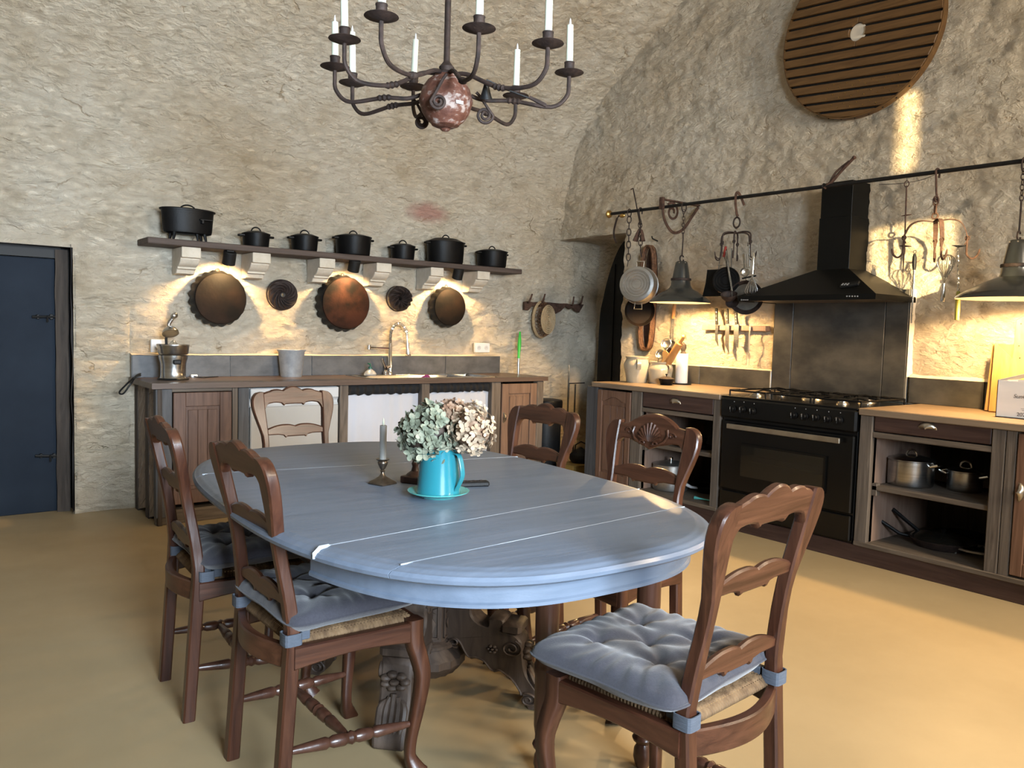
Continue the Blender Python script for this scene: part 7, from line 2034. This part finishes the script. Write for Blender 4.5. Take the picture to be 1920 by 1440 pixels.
rr_ = (EYE - gc).normalized(); rgt = V((-rr_.y, rr_.x, 0)).normalized()
st = (rr_ * .86 + rgt * .5).normalized()
F = basis(V((-st.y, st.x, 0)).normalized(), V((0, 0, 1)), st, st * (rg * 1.015)); G(m=F).box((0, 0, 0), (.028, .011, .002), .0005).obj('paper_sticker', 'white', t)
cups = dict(a=(628, 131), b=(661, 161), c=(646, 80), d=(715, 38), e=(775, 168), f=(898, 60), g=(967, 185), h=(1027, 88), i=(1067, 142))
cand = dict(a=(44, .15), b=(64, .15), c=(0, .22), d=(0, .22), e=(77, .13), f=(0, .22), g=(96, .13), h=(0, .22), i=(50, .15))
order = 'abcdefghi'
where = dict(a='outermost left, half behind the nearer left one', b='far left, seen behind the outer left candles', c='near left, cut off by the top edge', d='nearest left of the rod, only its foot in view', e='far side just left of the globe',
             f='nearest right of the rod, cut off by the top edge', g='far right, low behind the small bell', h='near right, tall and cut off by the top edge', i='outermost right')
for kk_ in order:
    u, v = cups[kk_]; q = at(u, v, 'z', ZC); e = V((q.x - gc.x, q.y - gc.y, q.z - gc.z))
    h = V((e.x, e.y, 0)); L = h.length; d = h / L; zc = e.z
    z0_ = rg * .93 if kk_ in 'cdfh' else rg * .25
    r0 = .05 if kk_ in 'cdfh' else rg * .95
    pth = smooth_path([d * r0 + V((0, 0, z0_)), d * (r0 + .05) + V((0, 0, z0_ - .012)), d * (L * .55) + V((0, 0, zc - .095)), d * (L * .86) + V((0, 0, zc - .108)), d * (L * .985) + V((0, 0, zc - .07)), d * L + V((0, 0, zc - .025)), d * L + V((0, 0, zc))], 6)
    arm = G().tube(pth, .0072, 8).obj('arm', 'rustdark', t)
    m_ = d * (L * .55) + V((0, 0, zc - .095)); dr_ = (pth[13] - pth[11]).normalized()
    G(m=axis_mat(m_, dr_)).lathe([(.006, -.026), (.011, -.016), (.008, -.008), (.012, 0), (.008, .008), (.011, .016), (.006, .026)], 12).obj('knuckle', 'rustdark', arm)
    rp = .050
    G(m=Matrix.Translation(d * L + V((0, 0, zc)))).lathe([(.0001, -.004), (.008, -.003), (rp * .6, .002), (rp, .010), (rp * .98, .0115), (rp * .55, .005), (.0001, .004)], 32).obj('drip_pan', 'rustdark', t)
    G(m=Matrix.Translation(d * L + V((0, 0, zc)))).lathe([(.0001, .004), (.0165, .004), (.0168, .040), (.0178, .041), (.0178, .045), (.013, .045), (.0125, .02), (.0001, .02)], 20).obj('candle_cup', 'rustdark', t)
    w_ = V(gc) + d * L + V((0, 0, zc))
    hcandle = cand[kk_][1]
    cdl = thing('ivory_candle', 'ivory candle in the chandelier, ' + where[kk_], 'candle', w_ + V((0, 0, .0205)), 0, 'ivory candles of the chandelier')
    tl = V((random.uniform(-.006, .006), random.uniform(-.006, .006), 0))
    if cand[kk_][0]:
        tu = None
        pxc = pxm(w_); hcandle = (v - cand[kk_][0]) * pxc * 1.0 - .0205
    G().tube([(0, 0, 0), tl * .5 + V((0, 0, hcandle * .5)), tl + V((0, 0, hcandle))], [.0122, .0116, .0110], 16).obj('wax', 'candle', cdl)
    G().lathe([(.0001, 0), (.0035, .003), (.0038, .009), (.0015, .022), (.0001, .025)], 10, Matrix.Translation(tl + V((0, 0, hcandle)))).obj('flame_tip', 'white', cdl)
# hanging scrolls
def scroll_at(uvs, off, r0, a0, a1, sgn):
    pp = []
    for u, v in uvs: pp.append(EYE + (at(u, v, 'y', gc.y) - EYE).normalized() * ((gc - EYE).length + off) - gc)
    return pp
for (root, ctr, off, rpx, sgn) in (((838, 138), (822, 190), -.10, 14, 1), ((775, 185), (790, 229), .09, 12, -1), ((893, 173), (909, 216), -.02, 16, -1)):
    a = EYE + (at(*root, 'y', gc.y) - EYE).normalized() * ((gc - EYE).length + off) - gc
    b = EYE + (at(*ctr, 'y', gc.y) - EYE).normalized() * ((gc - EYE).length + off) - gc
    rr = rpx * pg; rx = -rgt
    sp = spiral(b, rx, (0, 0, 1), rr, rr * .28, PI * (1.0 if sgn < 0 else 0.0), PI * (1.0 if sgn < 0 else 0.) + (3.3 * PI if sgn < 0 else -3.3 * PI), 40)
    pth = [a, a.lerp(sp[0], .25) + V((0, 0, .004)), a.lerp(sp[0], .7)] + sp
    G().tube(pth, .0052, 8).obj('scroll', 'rustdark', t)
# bell shaped snuffer
def Q(u, v, off=-.06): return EYE + (at(u, v, 'y', gc.y) - EYE).normalized() * ((gc - EYE).length + off)
a, b = Q(912, 150), Q(911, 186)
t = thing('candle_snuffer', 'small dark bell shaped candle snuffer hooked to the chandelier arms right of the globe', 'candle snuffer', a)
L = (b - a).length
G(t, axis_mat(a, b - a)).lathe([(.0001, 0), (.006, .003), (.009, L * .3), (.014, L * .62), (.022, L), (.019, L), (.011, L * .6), (.0001, L * .2)], 20).obj('bell', 'iron', t)
G(t).tube([a, Q(918, 152), Q(950, 168), Q(992, 184)], .003, 6).obj('wire', 'iron', t)
G(t).tube([Q(992, 182), Q(1008, 190), Q(1024, 198)], [.006, .007, .007], 8).obj('grip', 'rustdark', t)
